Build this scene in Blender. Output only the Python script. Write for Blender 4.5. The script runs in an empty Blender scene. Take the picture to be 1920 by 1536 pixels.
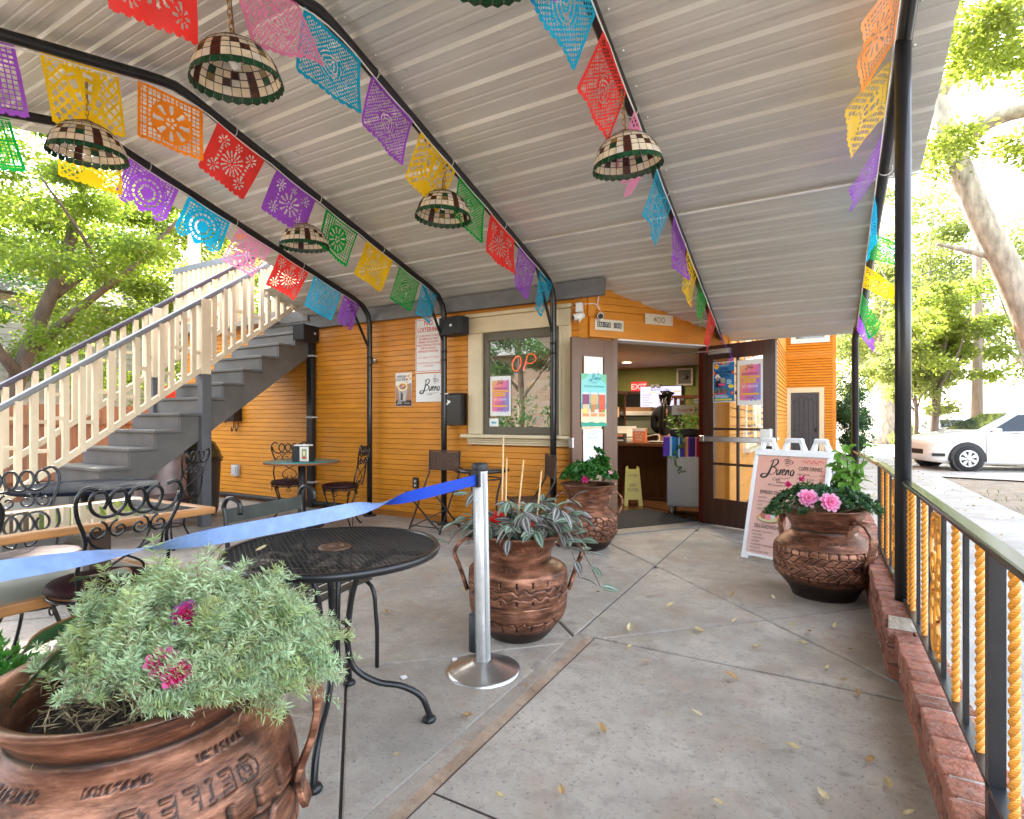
import bpy, math, random
import numpy as np
from mathutils import Vector, Matrix
rad = math.radians
sin, cos, PI = math.sin, math.cos, math.pi
RND = random.Random(11)
NR = np.random.RandomState(5)
SC = bpy.context.scene
COL = SC.collection
# camera
cam_d = bpy.data.cameras.new("camera")
cam = bpy.data.objects.new("camera", cam_d)
COL.objects.link(cam)
cam.location = (0, 0, 1.22)
cam.rotation_euler = (rad(90), 0, rad(29.3))
cam_d.sensor_width = 36
cam_d.lens = 19.39
cam_d.shift_y = 20 / 1920
cam_d.clip_start = 0.05
cam_d.clip_end = 900
SC.camera = cam
# sky, sun, exposure
SUN_DIR = Vector((-0.62, 0.55, 0.80)).normalized()       # towards the sun
SUN_EL = math.asin(SUN_DIR.z)
SUN_AZ = math.atan2(SUN_DIR.x, SUN_DIR.y)
W = bpy.data.worlds.new("World")
SC.world = W
W.use_nodes = True
nt = W.node_tree
bg = nt.nodes["Background"]
sky = nt.nodes.new("ShaderNodeTexSky")
sky.sky_type = 'NISHITA'
sky.sun_disc = False
sky.sun_elevation = SUN_EL
sky.sun_rotation = SUN_AZ
sky.air_density = 1.0
sky.dust_density = 2.5
sky.ozone_density = 1.0
hsv = nt.nodes.new("ShaderNodeHueSaturation")
hsv.inputs["Saturation"].default_value = 0.46
nt.links.new(sky.outputs[0], hsv.inputs["Color"])
nt.links.new(hsv.outputs[0], bg.inputs[0])
bg.inputs[1].default_value = 0.15
sun_d = bpy.data.lights.new("sun", 'SUN')
sun_d.energy = 3.2
sun_d.angle = rad(0.6)
sun_d.color = (1.0, 0.94, 0.82)
sun = bpy.data.objects.new("sun", sun_d)
COL.objects.link(sun)
sun.location = SUN_DIR * 60
sun.rotation_euler = SUN_DIR.to_track_quat('Z', 'Y').to_euler()
SC.view_settings.view_transform = 'Standard'
SC.view_settings.look = 'None'
SC.view_settings.exposure = 3.5
SC.view_settings.gamma = 1
SC.view_settings.use_curve_mapping = False
SC.cycles.max_bounces = 8
SC.cycles.diffuse_bounces = 5
SC.cycles.glossy_bounces = 3
SC.cycles.transmission_bounces = 4
SC.cycles.transparent_max_bounces = 8
SC.cycles.sample_clamp_indirect = 6
SC.cycles.use_denoising = True
# materials
MATS = {}
def newmat(name):
 m = bpy.data.materials.new(name)
 m.use_nodes = True
 return m, m.node_tree, m.node_tree.nodes["Principled BSDF"]
def M(name, col, rough=0.6, metal=0.0, var=0.12, vs=6.0, bump=0.0, bs=60.0, spec=0.5, obvar=0.0,
      dirt=None, dirtamt=0.0, dirts=3.0, stretch=None, coat=0.0):
 """Principled surface with broad tone variation, fine relief, optional dirt patches."""
 if name in MATS:
  return MATS[name]
 m, t, p = newmat(name)
 N, L = t.nodes.new, t.links.new
 g = N("ShaderNodeNewGeometry")
 vec = g.outputs["Position"]
 if stretch:
  mp = N("ShaderNodeMapping")
  mp.inputs["Scale"].default_value = stretch
  L(vec, mp.inputs["Vector"])
  vec = mp.outputs[0]
 n = N("ShaderNodeTexNoise")
 n.inputs["Scale"].default_value = vs
 n.inputs["Detail"].default_value = 6
 L(vec, n.inputs["Vector"])
 mr = N("ShaderNodeMapRange")
 mr.inputs["From Min"].default_value = 0.3
 mr.inputs["From Max"].default_value = 0.7
 mr.inputs["To Min"].default_value = 1 - var
 mr.inputs["To Max"].default_value = 1 + var
 L(n.outputs["Fac"], mr.inputs["Value"])
 hs = N("ShaderNodeHueSaturation")
 hs.inputs["Color"].default_value = (*col, 1)
 val = mr.outputs[0]
 if obvar:
  oi = N("ShaderNodeObjectInfo")
  mo = N("ShaderNodeMapRange")
  mo.inputs["To Min"].default_value = 1 - obvar
  mo.inputs["To Max"].default_value = 1 + obvar
  L(oi.outputs["Random"], mo.inputs["Value"])
  mm = N("ShaderNodeMath"); mm.operation = 'MULTIPLY'
  L(val, mm.inputs[0]); L(mo.outputs[0], mm.inputs[1])
  val = mm.outputs[0]
 L(val, hs.inputs["Value"])
 c = hs.outputs[0]
 if dirt:
  n2 = N("ShaderNodeTexNoise")
  n2.inputs["Scale"].default_value = dirts
  n2.inputs["Detail"].default_value = 9
  n2.inputs["Roughness"].default_value = 0.7
  L(vec, n2.inputs["Vector"])
  m2 = N("ShaderNodeMapRange")
  m2.inputs["From Min"].default_value = 0.5
  m2.inputs["From Max"].default_value = 0.75
  m2.inputs["To Max"].default_value = dirtamt
  L(n2.outputs["Fac"], m2.inputs["Value"])
  mx = N("ShaderNodeMix"); mx.data_type = 'RGBA'
  L(m2.outputs[0], mx.inputs["Factor"])
  L(c, mx.inputs[6]); mx.inputs[7].default_value = (*dirt, 1)
  c = mx.outputs[2]
 L(c, p.inputs["Base Color"])
 p.inputs["Roughness"].default_value = rough
 p.inputs["Metallic"].default_value = metal
 p.inputs["Specular IOR Level"].default_value = spec
 p.inputs["Coat Weight"].default_value = coat
 if bump:
  n3 = N("ShaderNodeTexNoise")
  n3.inputs["Scale"].default_value = bs
  n3.inputs["Detail"].default_value = 4
  L(vec, n3.inputs["Vector"])
  b = N("ShaderNodeBump")
  b.inputs["Strength"].default_value = bump
  b.inputs["Distance"].default_value = 0.01
  L(n3.outputs["Fac"], b.inputs["Height"])
  L(b.outputs[0], p.inputs["Normal"])
 MATS[name] = m
 return m
def EM(name, col, strength):
 if name in MATS:
  return MATS[name]
 m, t, p = newmat(name)
 p.inputs["Base Color"].default_value = (*col, 1)
 p.inputs["Emission Color"].default_value = (*col, 1)
 p.inputs["Emission Strength"].default_value = strength
 p.inputs["Roughness"].default_value = 0.5
 MATS[name] = m
 return m
def thin(name, col, trans=0.45, rough=0.5, var=0.2, vs=8.0, tcol=None, obvar=0.0, hue=0.0):
 """A leaf, paper or film: diffuse front plus light that passes through."""
 if name in MATS:
  return MATS[name]
 m, t, p = newmat(name)
 N, L = t.nodes.new, t.links.new
 out = t.nodes["Material Output"]
 g = N("ShaderNodeNewGeometry")
 n = N("ShaderNodeTexNoise")
 n.inputs["Scale"].default_value = vs
 n.inputs["Detail"].default_value = 3
 L(g.outputs["Position"], n.inputs["Vector"])
 mr = N("ShaderNodeMapRange")
 mr.inputs["From Min"].default_value = 0.3
 mr.inputs["From Max"].default_value = 0.7
 mr.inputs["To Min"].default_value = 1 - var
 mr.inputs["To Max"].default_value = 1 + var
 L(n.outputs["Fac"], mr.inputs["Value"])
 h1 = N("ShaderNodeHueSaturation"); h1.inputs["Color"].default_value = (*col, 1)
 L(mr.outputs[0], h1.inputs["Value"])
 if hue:
  mh = N("ShaderNodeMapRange")
  mh.inputs["From Min"].default_value = 0.35
  mh.inputs["From Max"].default_value = 0.65
  mh.inputs["To Min"].default_value = 0.5 - hue
  mh.inputs["To Max"].default_value = 0.5 + hue
  n4 = N("ShaderNodeTexNoise"); n4.inputs["Scale"].default_value = vs * 0.37
  L(g.outputs["Position"], n4.inputs["Vector"])
  L(n4.outputs["Fac"], mh.inputs["Value"]); L(mh.outputs[0], h1.inputs["Hue"])
 L(h1.outputs[0], p.inputs["Base Color"])
 p.inputs["Roughness"].default_value = rough
 p.inputs["Specular IOR Level"].default_value = 0.35
 tr = N("ShaderNodeBsdfTranslucent")
 if tcol:
  h2 = N("ShaderNodeHueSaturation"); h2.inputs["Color"].default_value = (*tcol, 1)
  L(mr.outputs[0], h2.inputs["Value"]); L(h2.outputs[0], tr.inputs["Color"])
 else:
  L(h1.outputs[0], tr.inputs["Color"])
 mx = N("ShaderNodeMixShader"); mx.inputs[0].default_value = trans
 L(p.outputs[0], mx.inputs[1]); L(tr.outputs[0], mx.inputs[2])
 L(mx.outputs[0], out.inputs["Surface"])
 MATS[name] = m
 return m
def glassmat(name, tint=(1, 1, 1), refl=0.25, rough=0.0, base=0.04):
 if name in MATS:
  return MATS[name]
 m, t, p = newmat(name)
 N, L = t.nodes.new, t.links.new
 out = t.nodes["Material Output"]
 lw = N("ShaderNodeFresnel"); lw.inputs["IOR"].default_value = 1.5
 mr = N("ShaderNodeMapRange")
 mr.inputs["To Min"].default_value = base
 mr.inputs["To Max"].default_value = 1.0
 L(lw.outputs[0], mr.inputs["Value"])
 ad = N("ShaderNodeMath"); ad.operation = 'ADD'; ad.use_clamp = True
 L(mr.outputs[0], ad.inputs[0]); ad.inputs[1].default_value = refl
 tp = N("ShaderNodeBsdfTransparent"); tp.inputs[0].default_value = (*tint, 1)
 gl = N("ShaderNodeBsdfGlossy"); gl.inputs["Roughness"].default_value = rough
 mx = N("ShaderNodeMixShader")
 L(ad.outputs[0], mx.inputs[0]); L(tp.outputs[0], mx.inputs[1]); L(gl.outputs[0], mx.inputs[2])
 L(mx.outputs[0], out.inputs["Surface"])
 MATS[name] = m
 return m
# mesh building
def catmull(pts, n=6, closed=False):
 P = [Vector(p) for p in pts]
 m = len(P)
 out = []
 rng = range(m if closed else m - 1)
 for i in rng:
  if closed:
   a, b, c, d = P[(i - 1) % m], P[i], P[(i + 1) % m], P[(i + 2) % m]
  else:
   b, c = P[i], P[i + 1]
   a = P[i - 1] if i else b * 2 - c
   d = P[i + 2] if i + 2 < m else c * 2 - b
  for k in range(n):
   t = k / n
   out.append(0.5 * ((2 * b) + (c - a) * t + (2 * a - 5 * b + 4 * c - d) * t * t
                              + (3 * b - a - 3 * c + d) * t ** 3))
 if not closed:
  out.append(P[-1].copy())
 return out
class MB:
 def __init__(s):
  s.v, s.f, s.m = [], [], []
  s.sm = []
 def add(s, vs, fs, mi=0, smooth=False):
  o = len(s.v)
  s.v += [tuple(v) for v in vs]
  s.f += [tuple(i + o for i in f) for f in fs]
  s.m += [mi] * len(fs)
  s.sm += [smooth] * len(fs)
  return s
 def box(s, c, d, rz=0.0, mi=0, rot=None, taper=1.0):
  x, y, z = d[0] / 2, d[1] / 2, d[2] / 2
  vs = [Vector((-x, -y, -z)), Vector((x, -y, -z)), Vector((x, y, -z)), Vector((-x, y, -z)),
              Vector((-x * taper, -y * taper, z)), Vector((x * taper, -y * taper, z)),
              Vector((x * taper, y * taper, z)), Vector((-x * taper, y * taper, z))]
  R = rot if rot is not None else Matrix.Rotation(rz, 3, 'Z')
  c = Vector(c)
  return s.add([R @ v + c for v in vs],
                     [(3, 2, 1, 0), (4, 5, 6, 7), (0, 1, 5, 4), (1, 2, 6, 5), (2, 3, 7, 6), (3, 0, 4, 7)], mi)
 def b2(s, x0, x1, y0, y1, z0, z1, mi=0):
  return s.box(((x0 + x1) / 2, (y0 + y1) / 2, (z0 + z1) / 2), (x1 - x0, y1 - y0, z1 - z0), mi=mi)
 def bar(s, p, q, w, h, mi=0, up=(0, 0, 1)):
  p, q = Vector(p), Vector(q)
  d = (q - p)
  L = d.length
  z = d / L
  x = Vector(up).cross(z)
  if x.length < 1e-5:
   x = Vector((1, 0, 0))
  x.normalize()
  y = z.cross(x)
  R = Matrix((x, y, z)).transposed()
  return s.box((p + q) / 2, (w, h, L), rot=R, mi=mi)
 def tube(s, pts, r, n=8, mi=0, closed=False, caps=True, flat=None):
  P = [Vector(p) for p in pts]
  m = len(P)
  rs = r if isinstance(r, (list, tuple)) else [r] * m
  vs = []
  prev = None
  for i in range(m):
   if closed:
    t = P[(i + 1) % m] - P[i - 1]
   else:
    t = P[min(i + 1, m - 1)] - P[max(i - 1, 0)]
   t.normalize()
   if prev is None:
    a = Vector((0, 0, 1)) if abs(t.z) < 0.9 else Vector((1, 0, 0))
    nx = a.cross(t).normalized()
   else:
    nx = prev - t * prev.dot(t)
    if nx.length < 1e-6:
     nx = Vector((0, 0, 1)).cross(t)
    nx.normalize()
   prev = nx
   ny = t.cross(nx)
   for k in range(n):
    a = 2 * PI * k / n
    f = flat or (1, 1)
    vs.append(P[i] + nx * (cos(a) * rs[i] * f[0]) + ny * (sin(a) * rs[i] * f[1]))
  fs = []
  for i in range(m if closed else m - 1):
   j = (i + 1) % m
   for k in range(n):
    l = (k + 1) % n
    fs.append((i * n + k, i * n + l, j * n + l, j * n + k))
  s.add(vs, fs, mi, True)
  if caps and not closed:
   o = len(s.v) - len(vs)
   s.f += [tuple(o + k for k in reversed(range(n))), tuple(o + (m - 1) * n + k for k in range(n))]
   s.m += [mi, mi]
   s.sm += [False, False]
  return s
 def lathe(s, prof, n=32, c=(0, 0, 0), mi=0, close_top=False, close_bot=False, smooth=True, ang=2 * PI):
  c = Vector(c)
  vs = []
  for r, z in prof:
   for k in range(n):
    a = ang * k / n
    vs.append(c + Vector((r * cos(a), r * sin(a), z)))
  fs = []
  for i in range(len(prof) - 1):
   for k in range(n):
    l = (k + 1) % n
    fs.append((i * n + k, i * n + l, (i + 1) * n + l, (i + 1) * n + k))
  s.add(vs, fs, mi, smooth)
  o = len(s.v) - len(vs)
  if close_bot:
   s.f.append(tuple(o + k for k in reversed(range(n)))); s.m.append(mi); s.sm.append(False)
  if close_top:
   q = (len(prof) - 1) * n
   s.f.append(tuple(o + q + k for k in range(n))); s.m.append(mi); s.sm.append(False)
  return s
 def cyl(s, p, q, r, n=12, mi=0, r2=None):
  return s.tube([p, q], [r, r if r2 is None else r2], n, mi)
 def prism(s, poly, z0, z1, mi=0, inset=0.0, drop=0.0):
  """vertical prism over a 2-D polygon (ccw); a chamfer of `inset`, `drop` on the top edge"""
  n = len(poly)
  vs = [(x, y, z0) for x, y in poly] + [(x, y, z1 - drop) for x, y in poly]
  fs = [tuple(reversed(range(n)))] + [(i, (i + 1) % n, n + (i + 1) % n, n + i) for i in range(n)]
  if inset:
   ip = inset_poly(poly, inset)
   vs += [(x, y, z1) for x, y in ip]
   fs += [(n + i, n + (i + 1) % n, 2 * n + (i + 1) % n, 2 * n + i) for i in range(n)]
   fs.append(tuple(range(2 * n, 3 * n)))
  else:
   fs.append(tuple(range(n, 2 * n)))
  return s.add(vs, fs, mi)
 def mesh(s, name, mats):
  me = bpy.data.meshes.new(name)
  me.from_pydata(s.v, [], s.f)
  for m in (mats if isinstance(mats, (list, tuple)) else [mats]):
   me.materials.append(m)
  me.polygons.foreach_set("material_index", s.m)
  me.polygons.foreach_set("use_smooth", s.sm)
  me.update()
  return me
 def build(s, name, mats, parent=None, loc=(0, 0, 0), rz=0.0, bev=0.0, rot=None, world=False, auto=False):
  o = bpy.data.objects.new(name, s.mesh(name, mats))
  return link(o, parent, loc, rz, bev, rot, world)
def link(o, parent=None, loc=(0, 0, 0), rz=0.0, bev=0.0, rot=None, world=False):
 COL.objects.link(o)
 o.location = loc
 if rot is not None:
  o.rotation_euler = rot
 elif rz:
  o.rotation_euler = (0, 0, rz)
 if parent is not None:
  o.parent = parent
  if world:
   w = Matrix.Identity(4)
   q = parent
   chain = []
   while q is not None:
    chain.append(q); q = q.parent
   for q in reversed(chain):
    w = w @ q.matrix_parent_inverse @ Matrix.LocRotScale(q.location, q.rotation_euler, q.scale)
   o.matrix_parent_inverse = w.inverted()
 if bev:
  b = o.modifiers.new("bevel", 'BEVEL')
  b.width = bev
  b.segments = 2
  b.limit_method = 'ANGLE'
  b.angle_limit = rad(40)
 return o
def inset_poly(poly, d):
 n = len(poly)
 out = []
 for i in range(n):
  a, b, c = Vector(poly[i - 1]), Vector(poly[i]), Vector(poly[(i + 1) % n])
  e1, e2 = (b - a).normalized(), (c - b).normalized()
  n1, n2 = Vector((-e1.y, e1.x)), Vector((-e2.y, e2.x))
  k = (n1 + n2)
  k = k / max(0.35, k.dot(n1))
  p = b + k * d
  out.append((p.x, p.y))
 return out
def clip_poly(poly, a, b, c):
 """keep a*x+b*y<=c"""
 out = []
 n = len(poly)
 for i in range(n):
  p, q = poly[i], poly[(i + 1) % n]
  fp, fq = a * p[0] + b * p[1] - c, a * q[0] + b * q[1] - c
  if fp <= 0:
   out.append(p)
  if (fp < 0 < fq) or (fq < 0 < fp):
   t = fp / (fp - fq)
   out.append((p[0] + (q[0] - p[0]) * t, p[1] + (q[1] - p[1]) * t))
 res = []
 for p in out:
  if not res or math.dist(p, res[-1]) > 1e-4:
   res.append(p)
 if len(res) > 1 and math.dist(res[0], res[-1]) < 1e-4:
  res.pop()
 return res
def poly_area(p):
 return 0.5 * sum(p[i][0] * p[(i + 1) % len(p)][1] - p[(i + 1) % len(p)][0] * p[i][1] for i in range(len(p)))
def np_mesh(name, V, F, mats, mi=None, smooth=False):
 """V (n,3), F (m,k) numpy arrays -> mesh"""
 me = bpy.data.meshes.new(name)
 n, (m, k) = len(V), F.shape
 me.vertices.add(n)
 me.vertices.foreach_set("co", np.ascontiguousarray(V, dtype=np.float32).ravel())
 me.loops.add(m * k)
 me.loops.foreach_set("vertex_index", np.ascontiguousarray(F, dtype=np.int32).ravel())
 me.polygons.add(m)
 me.polygons.foreach_set("loop_start", np.arange(0, m * k, k, dtype=np.int32))
 for q in (mats if isinstance(mats, (list, tuple)) else [mats]):
  me.materials.append(q)
 if mi is not None:
  me.polygons.foreach_set("material_index", np.ascontiguousarray(mi, dtype=np.int32))
 if smooth:
  me.polygons.foreach_set("use_smooth", np.ones(m, dtype=bool))
 me.update(calc_edges=True)
 me.validate()
 return me
def np_obj(name, V, F, mats, parent=None, mi=None, smooth=False, loc=(0, 0, 0), world=False, rz=0):
 return link(bpy.data.objects.new(name, np_mesh(name, V, F, mats, mi, smooth)), parent, loc, rz, world=world)
# things
def tag(o, label=None, cat=None, group=None, kind=None):
 if label: o["label"] = label
 if cat: o["category"] = cat
 if group: o["group"] = group
 if kind: o["kind"] = kind
 return o
def thing(name, label, cat, loc=(0, 0, 0), rz=0.0, group=None):
 o = bpy.data.objects.new(name, None)
 o.empty_display_size = 0.1
 COL.objects.link(o)
 o.location = loc
 o.rotation_euler = (0, 0, rz)
 return tag(o, label, cat, group)
def struct(o):
 o["kind"] = "structure"
 return o
KIDS = {}
def dup(root, loc=None, rz=None, label=None, group=None, rot=None):
 kids = {}
 for ob in bpy.data.objects:
  if ob.parent is not None:
   kids.setdefault(ob.parent.name, []).append(ob)
 def cp(o, par):
  c = o.copy()
  COL.objects.link(c)
  if par is not None:
   c.parent = par
  for k in kids.get(o.name, []):
   cp(k, c)
  return c
 r = cp(root, None)
 if loc is not None: r.location = loc
 if rz is not None: r.rotation_euler = (0, 0, rz)
 if rot is not None: r.rotation_euler = rot
 if label: r["label"] = label
 if group: r["group"] = group
 return r
def piece(name, me, parent, loc=(0, 0, 0), rz=0.0, rot=None, world=False):
 return link(bpy.data.objects.new(name, me), parent, loc, rz, 0, rot, world)
# leaf clouds ------------------------------------------------------
def unit(v):
 return v / np.maximum(np.linalg.norm(v, axis=1, keepdims=True), 1e-9)
def leaf_quads(P, D, size, width=0.5, fold=0.15, rs=NR):
 """one four-cornered leaf at each point P heading along D"""
 n = len(P)
 D = unit(D)
 U = unit(np.cross(D, rs.normal(size=(n, 3))))
 Nn = np.cross(D, U)
 s = size if np.ndim(size) else np.full(n, size)
 s = s[:, None]
 V = np.empty((n, 4, 3))
 V[:, 0] = P
 V[:, 1] = P + D * s * 0.5 + U * s * width * 0.5 + Nn * s * fold
 V[:, 2] = P + D * s
 V[:, 3] = P + D * s * 0.5 - U * s * width * 0.5 + Nn * s * fold
 F = np.arange(n * 4).reshape(n, 4)
 return V.reshape(-1, 3), F
def blob_points(centers, radii, n, rs=NR, shell=0.5):
 """n points spread through ellipsoid clumps"""
 k = rs.randint(0, len(centers), n)
 d = unit(rs.normal(size=(n, 3)))
 r = shell + (1 - shell) * rs.rand(n, 1)
 r *= rs.rand(n, 1) ** 0.25
 return centers[k] + d * r * radii[k], d
# text -------------------------------------------------------------
TXT = {}
def text_polys(s, size=1.0, align='LEFT', bold=0.0):
 key = (s, align, bold)
 if key not in TXT:
  cu = bpy.data.curves.new("t", 'FONT')
  cu.body = s
  cu.align_x = align
  cu.size = 1
  cu.offset = bold
  cu.resolution_u = 2
  ob = bpy.data.objects.new("t", cu)
  me = bpy.data.meshes.new_from_object(ob)
  TXT[key] = ([tuple(v.co) for v in me.vertices], [tuple(p.vertices) for p in me.polygons])
  bpy.data.objects.remove(ob)
  bpy.data.curves.remove(cu)
  bpy.data.meshes.remove(me)
 v, f = TXT[key]
 return [(x * size, y * size) for x, y, z in v], f
# materials of the place
ORANGE = M("orange_paint", (0.63, 0.235, 0.013), 0.5, var=0.10, vs=3, bump=0.15, bs=25, obvar=0.05,
           dirt=(0.30, 0.12, 0.02), dirtamt=0.35, dirts=2.2, stretch=(1, 1, 4))
ORANGE_GAP = M("orange_gap", (0.36, 0.13, 0.012), 0.8)
TRIM = M("beige_trim", (0.66, 0.55, 0.36), 0.5, var=0.06, vs=2, dirt=(0.40, 0.33, 0.22), dirtamt=0.3)
CREAM = M("cream_paint", (0.74, 0.62, 0.44), 0.45, var=0.08, vs=3, obvar=0.05, dirt=(0.42, 0.33, 0.22), dirtamt=0.4, dirts=6)
GREYP = M("grey_step_paint", (0.115, 0.11, 0.104), 0.5, var=0.12, vs=4, dirt=(0.16, 0.15, 0.13), dirtamt=0.6, dirts=4)
STEELRAIL = M("grey_handrail", (0.20, 0.21, 0.23), 0.35, var=0.1)
BLACKM = M("black_enamel", (0.012, 0.012, 0.013), 0.28, var=0.2, vs=12, bump=0.05, bs=80)
BLACKR = M("black_matt", (0.016, 0.016, 0.017), 0.55, var=0.2)
DOORWOOD = M("dark_stained_wood", (0.060, 0.024, 0.014), 0.35, var=0.3, vs=3, stretch=(9, 9, 0.7))
DOORBROWN = M("brown_door_paint", (0.135, 0.064, 0.033), 0.4, var=0.08)
DOORRED = M("red_brown_paint", (0.17, 0.025, 0.015), 0.4, var=0.08)
SASH = M("olive_sash", (0.10, 0.085, 0.058), 0.45, var=0.08)
WHITEP = M("white_paint", (0.78, 0.78, 0.76), 0.45, var=0.05)
GLASS = glassmat("window_glass", (0.90, 0.93, 0.92), 0.18)
GLASSD = glassmat("door_glass", (0.93, 0.95, 0.93), 0.06)
GREYBEAM = M("grey_beam", (0.16, 0.16, 0.165), 0.6, var=0.2, vs=5, dirt=(0.28, 0.28, 0.27), dirtamt=0.5)
def concrete(name, base, stain, sc=1.0, stain_amt=0.7, obv=0.06):
 m, t, p = newmat(name)
 N, L = t.nodes.new, t.links.new
 g = N("ShaderNodeNewGeometry")
 def noise(s, d, lo, hi, r=0.6, dist=0.0):
  n = N("ShaderNodeTexNoise")
  n.inputs["Scale"].default_value = s * sc
  n.inputs["Detail"].default_value = d
  n.inputs["Roughness"].default_value = r
  n.inputs["Distortion"].default_value = dist
  L(g.outputs["Position"], n.inputs["Vector"])
  q = N("ShaderNodeMapRange")
  q.inputs["From Min"].default_value = lo
  q.inputs["From Max"].default_value = hi
  L(n.outputs["Fac"], q.inputs["Value"])
  return q.outputs[0]
 def mix(f, a, b):
  x = N("ShaderNodeMix"); x.data_type = 'RGBA'
  L(f, x.inputs["Factor"])
  for i, c in ((6, a), (7, b)):
   if isinstance(c, tuple): x.inputs[i].default_value = (*c, 1)
   else: L(c, x.inputs[i])
  return x.outputs[2]
 def scl(f, k):
  x = N("ShaderNodeMath"); x.operation = 'MULTIPLY'; x.inputs[1].default_value = k
  L(f, x.inputs[0]); return x.outputs[0]
 pale = tuple(min(1, c * 1.28) for c in base)
 dark = tuple(c * 0.66 for c in base)
 c = mix(noise(1.3, 8, 0.32, 0.68, 0.65), dark, pale)
 c = mix(scl(noise(2.3, 9, 0.47, 0.72, 0.7, 0.8), stain_amt), c, stain)
 c = mix(scl(noise(9, 9, 0.50, 0.66, 0.75), 0.75), c, dark)
 c = mix(scl(noise(60, 6, 0.565, 0.66, 0.7), 0.85), c, tuple(x * 0.4 for x in base))
 c = mix(scl(noise(130, 3, 0.36, 0.30), 0.5), c, pale)
 c = mix(scl(noise(3.5, 2, 0.690, 0.705), 0.6), c, tuple(x * 0.5 for x in base))
 vo = N("ShaderNodeTexVoronoi"); vo.feature = 'DISTANCE_TO_EDGE'; vo.inputs["Scale"].default_value = 0.55
 wn = N("ShaderNodeTexNoise"); wn.inputs["Scale"].default_value = 3; wn.inputs["Detail"].default_value = 5
 L(g.outputs["Position"], wn.inputs["Vector"])
 wm_ = N("ShaderNodeMix"); wm_.data_type = 'RGBA'; wm_.inputs["Factor"].default_value = 0.25
 L(g.outputs["Position"], wm_.inputs[6]); L(wn.outputs["Color"], wm_.inputs[7]); L(wm_.outputs[2], vo.inputs["Vector"])
 ck = N("ShaderNodeMapRange"); ck.inputs["From Min"].default_value = 0.0012; ck.inputs["From Max"].default_value = 0.0
 L(vo.outputs["Distance"], ck.inputs["Value"])
 cm = N("ShaderNodeMath"); cm.operation = 'MULTIPLY'; L(ck.outputs[0], cm.inputs[0]); L(noise(0.9, 2, 0.50, 0.60), cm.inputs[1])
 c = mix(scl(cm.outputs[0], 0.75), c, tuple(x * 0.3 for x in base))
 oi = N("ShaderNodeObjectInfo")
 mo = N("ShaderNodeMapRange")
 mo.inputs["To Min"].default_value = 1 - obv
 mo.inputs["To Max"].default_value = 1 + obv
 L(oi.outputs["Random"], mo.inputs["Value"])
 hs = N("ShaderNodeHueSaturation")
 L(c, hs.inputs["Color"]); L(mo.outputs[0], hs.inputs["Value"])
 L(hs.outputs[0], p.inputs["Base Color"])
 L(noise(6, 5, 0.2, 0.8), p.inputs["Roughness"])
 rr = N("ShaderNodeMapRange"); rr.inputs["To Min"].default_value = 0.5; rr.inputs["To Max"].default_value = 0.85
 L(noise(4, 6, 0.3, 0.7), rr.inputs["Value"]); L(rr.outputs[0], p.inputs["Roughness"])
 b = N("ShaderNodeBump"); b.inputs["Strength"].default_value = 0.6; b.inputs["Distance"].default_value = 0.006
 L(noise(30, 9, 0.25, 0.75, 0.8), b.inputs["Height"])
 b2 = N("ShaderNodeBump"); b2.inputs["Strength"].default_value = 0.3; b2.inputs["Distance"].default_value = 0.02
 L(noise(3, 4, 0.2, 0.8), b2.inputs["Height"])
 L(b.outputs[0], b2.inputs["Normal"]); L(b2.outputs[0], p.inputs["Normal"])
 MATS[name] = m
 return m
CONC = concrete("patio_concrete", (0.39, 0.352, 0.302), (0.285, 0.19, 0.125), 1.0, 0.7)
CONC_BAND = concrete("patio_border_concrete", (0.38, 0.33, 0.275), (0.30, 0.19, 0.12), 1.6, 0.8)
CONC_RUST = concrete("rust_stained_concrete", (0.33, 0.225, 0.15), (0.37, 0.31, 0.24), 2.6, 1.0)
CONC_WALK = concrete("pavement_concrete", (0.42, 0.41, 0.39), (0.34, 0.31, 0.27), 0.8, 0.5)
JOINT = M("joint_dirt", (0.055, 0.042, 0.034), 0.95, bump=0.4, bs=90)
DIRT = concrete("dry_earth", (0.26, 0.205, 0.15), (0.34, 0.28, 0.19), 1.4, 0.8)
ASPH = concrete("asphalt", (0.07, 0.07, 0.07), (0.10, 0.095, 0.09), 1.6, 0.6)
# ground, patio, pavement, road
g = MB().add([(-150, -150, -0.16), (150, -150, -0.16), (150, 150, -0.16), (-150, 150, -0.16)], [(0, 1, 2, 3)]).build("ground", DIRT)
struct(g)
pf = struct(MB().b2(-10.2, 0.36, -2.2, 7.9, -0.14, -0.012).build("patio_floor", JOINT))
def slab(poly, mat, name="slab", parent=pf, top=0.0, gap=0.0058):
 poly = [tuple(p) for p in poly]
 if len(poly) < 3: return
 if poly_area(poly) < 0: poly = poly[::-1]
 if poly_area(poly) < 0.01: return
 ip = inset_poly(poly, gap)
 if poly_area(ip) <= 0.004: return
 dz = RND.uniform(-0.0012, 0.0012)
 MB().prism(ip, top - 0.06, top + dz, inset=0.007, drop=0.006).build(name, mat, parent)
bounds = [(-1, 0, 10.0), (1, 0, 0.335), (0, -1, 2.0), (0, 1, 7.7)]
S = 1.74
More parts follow.
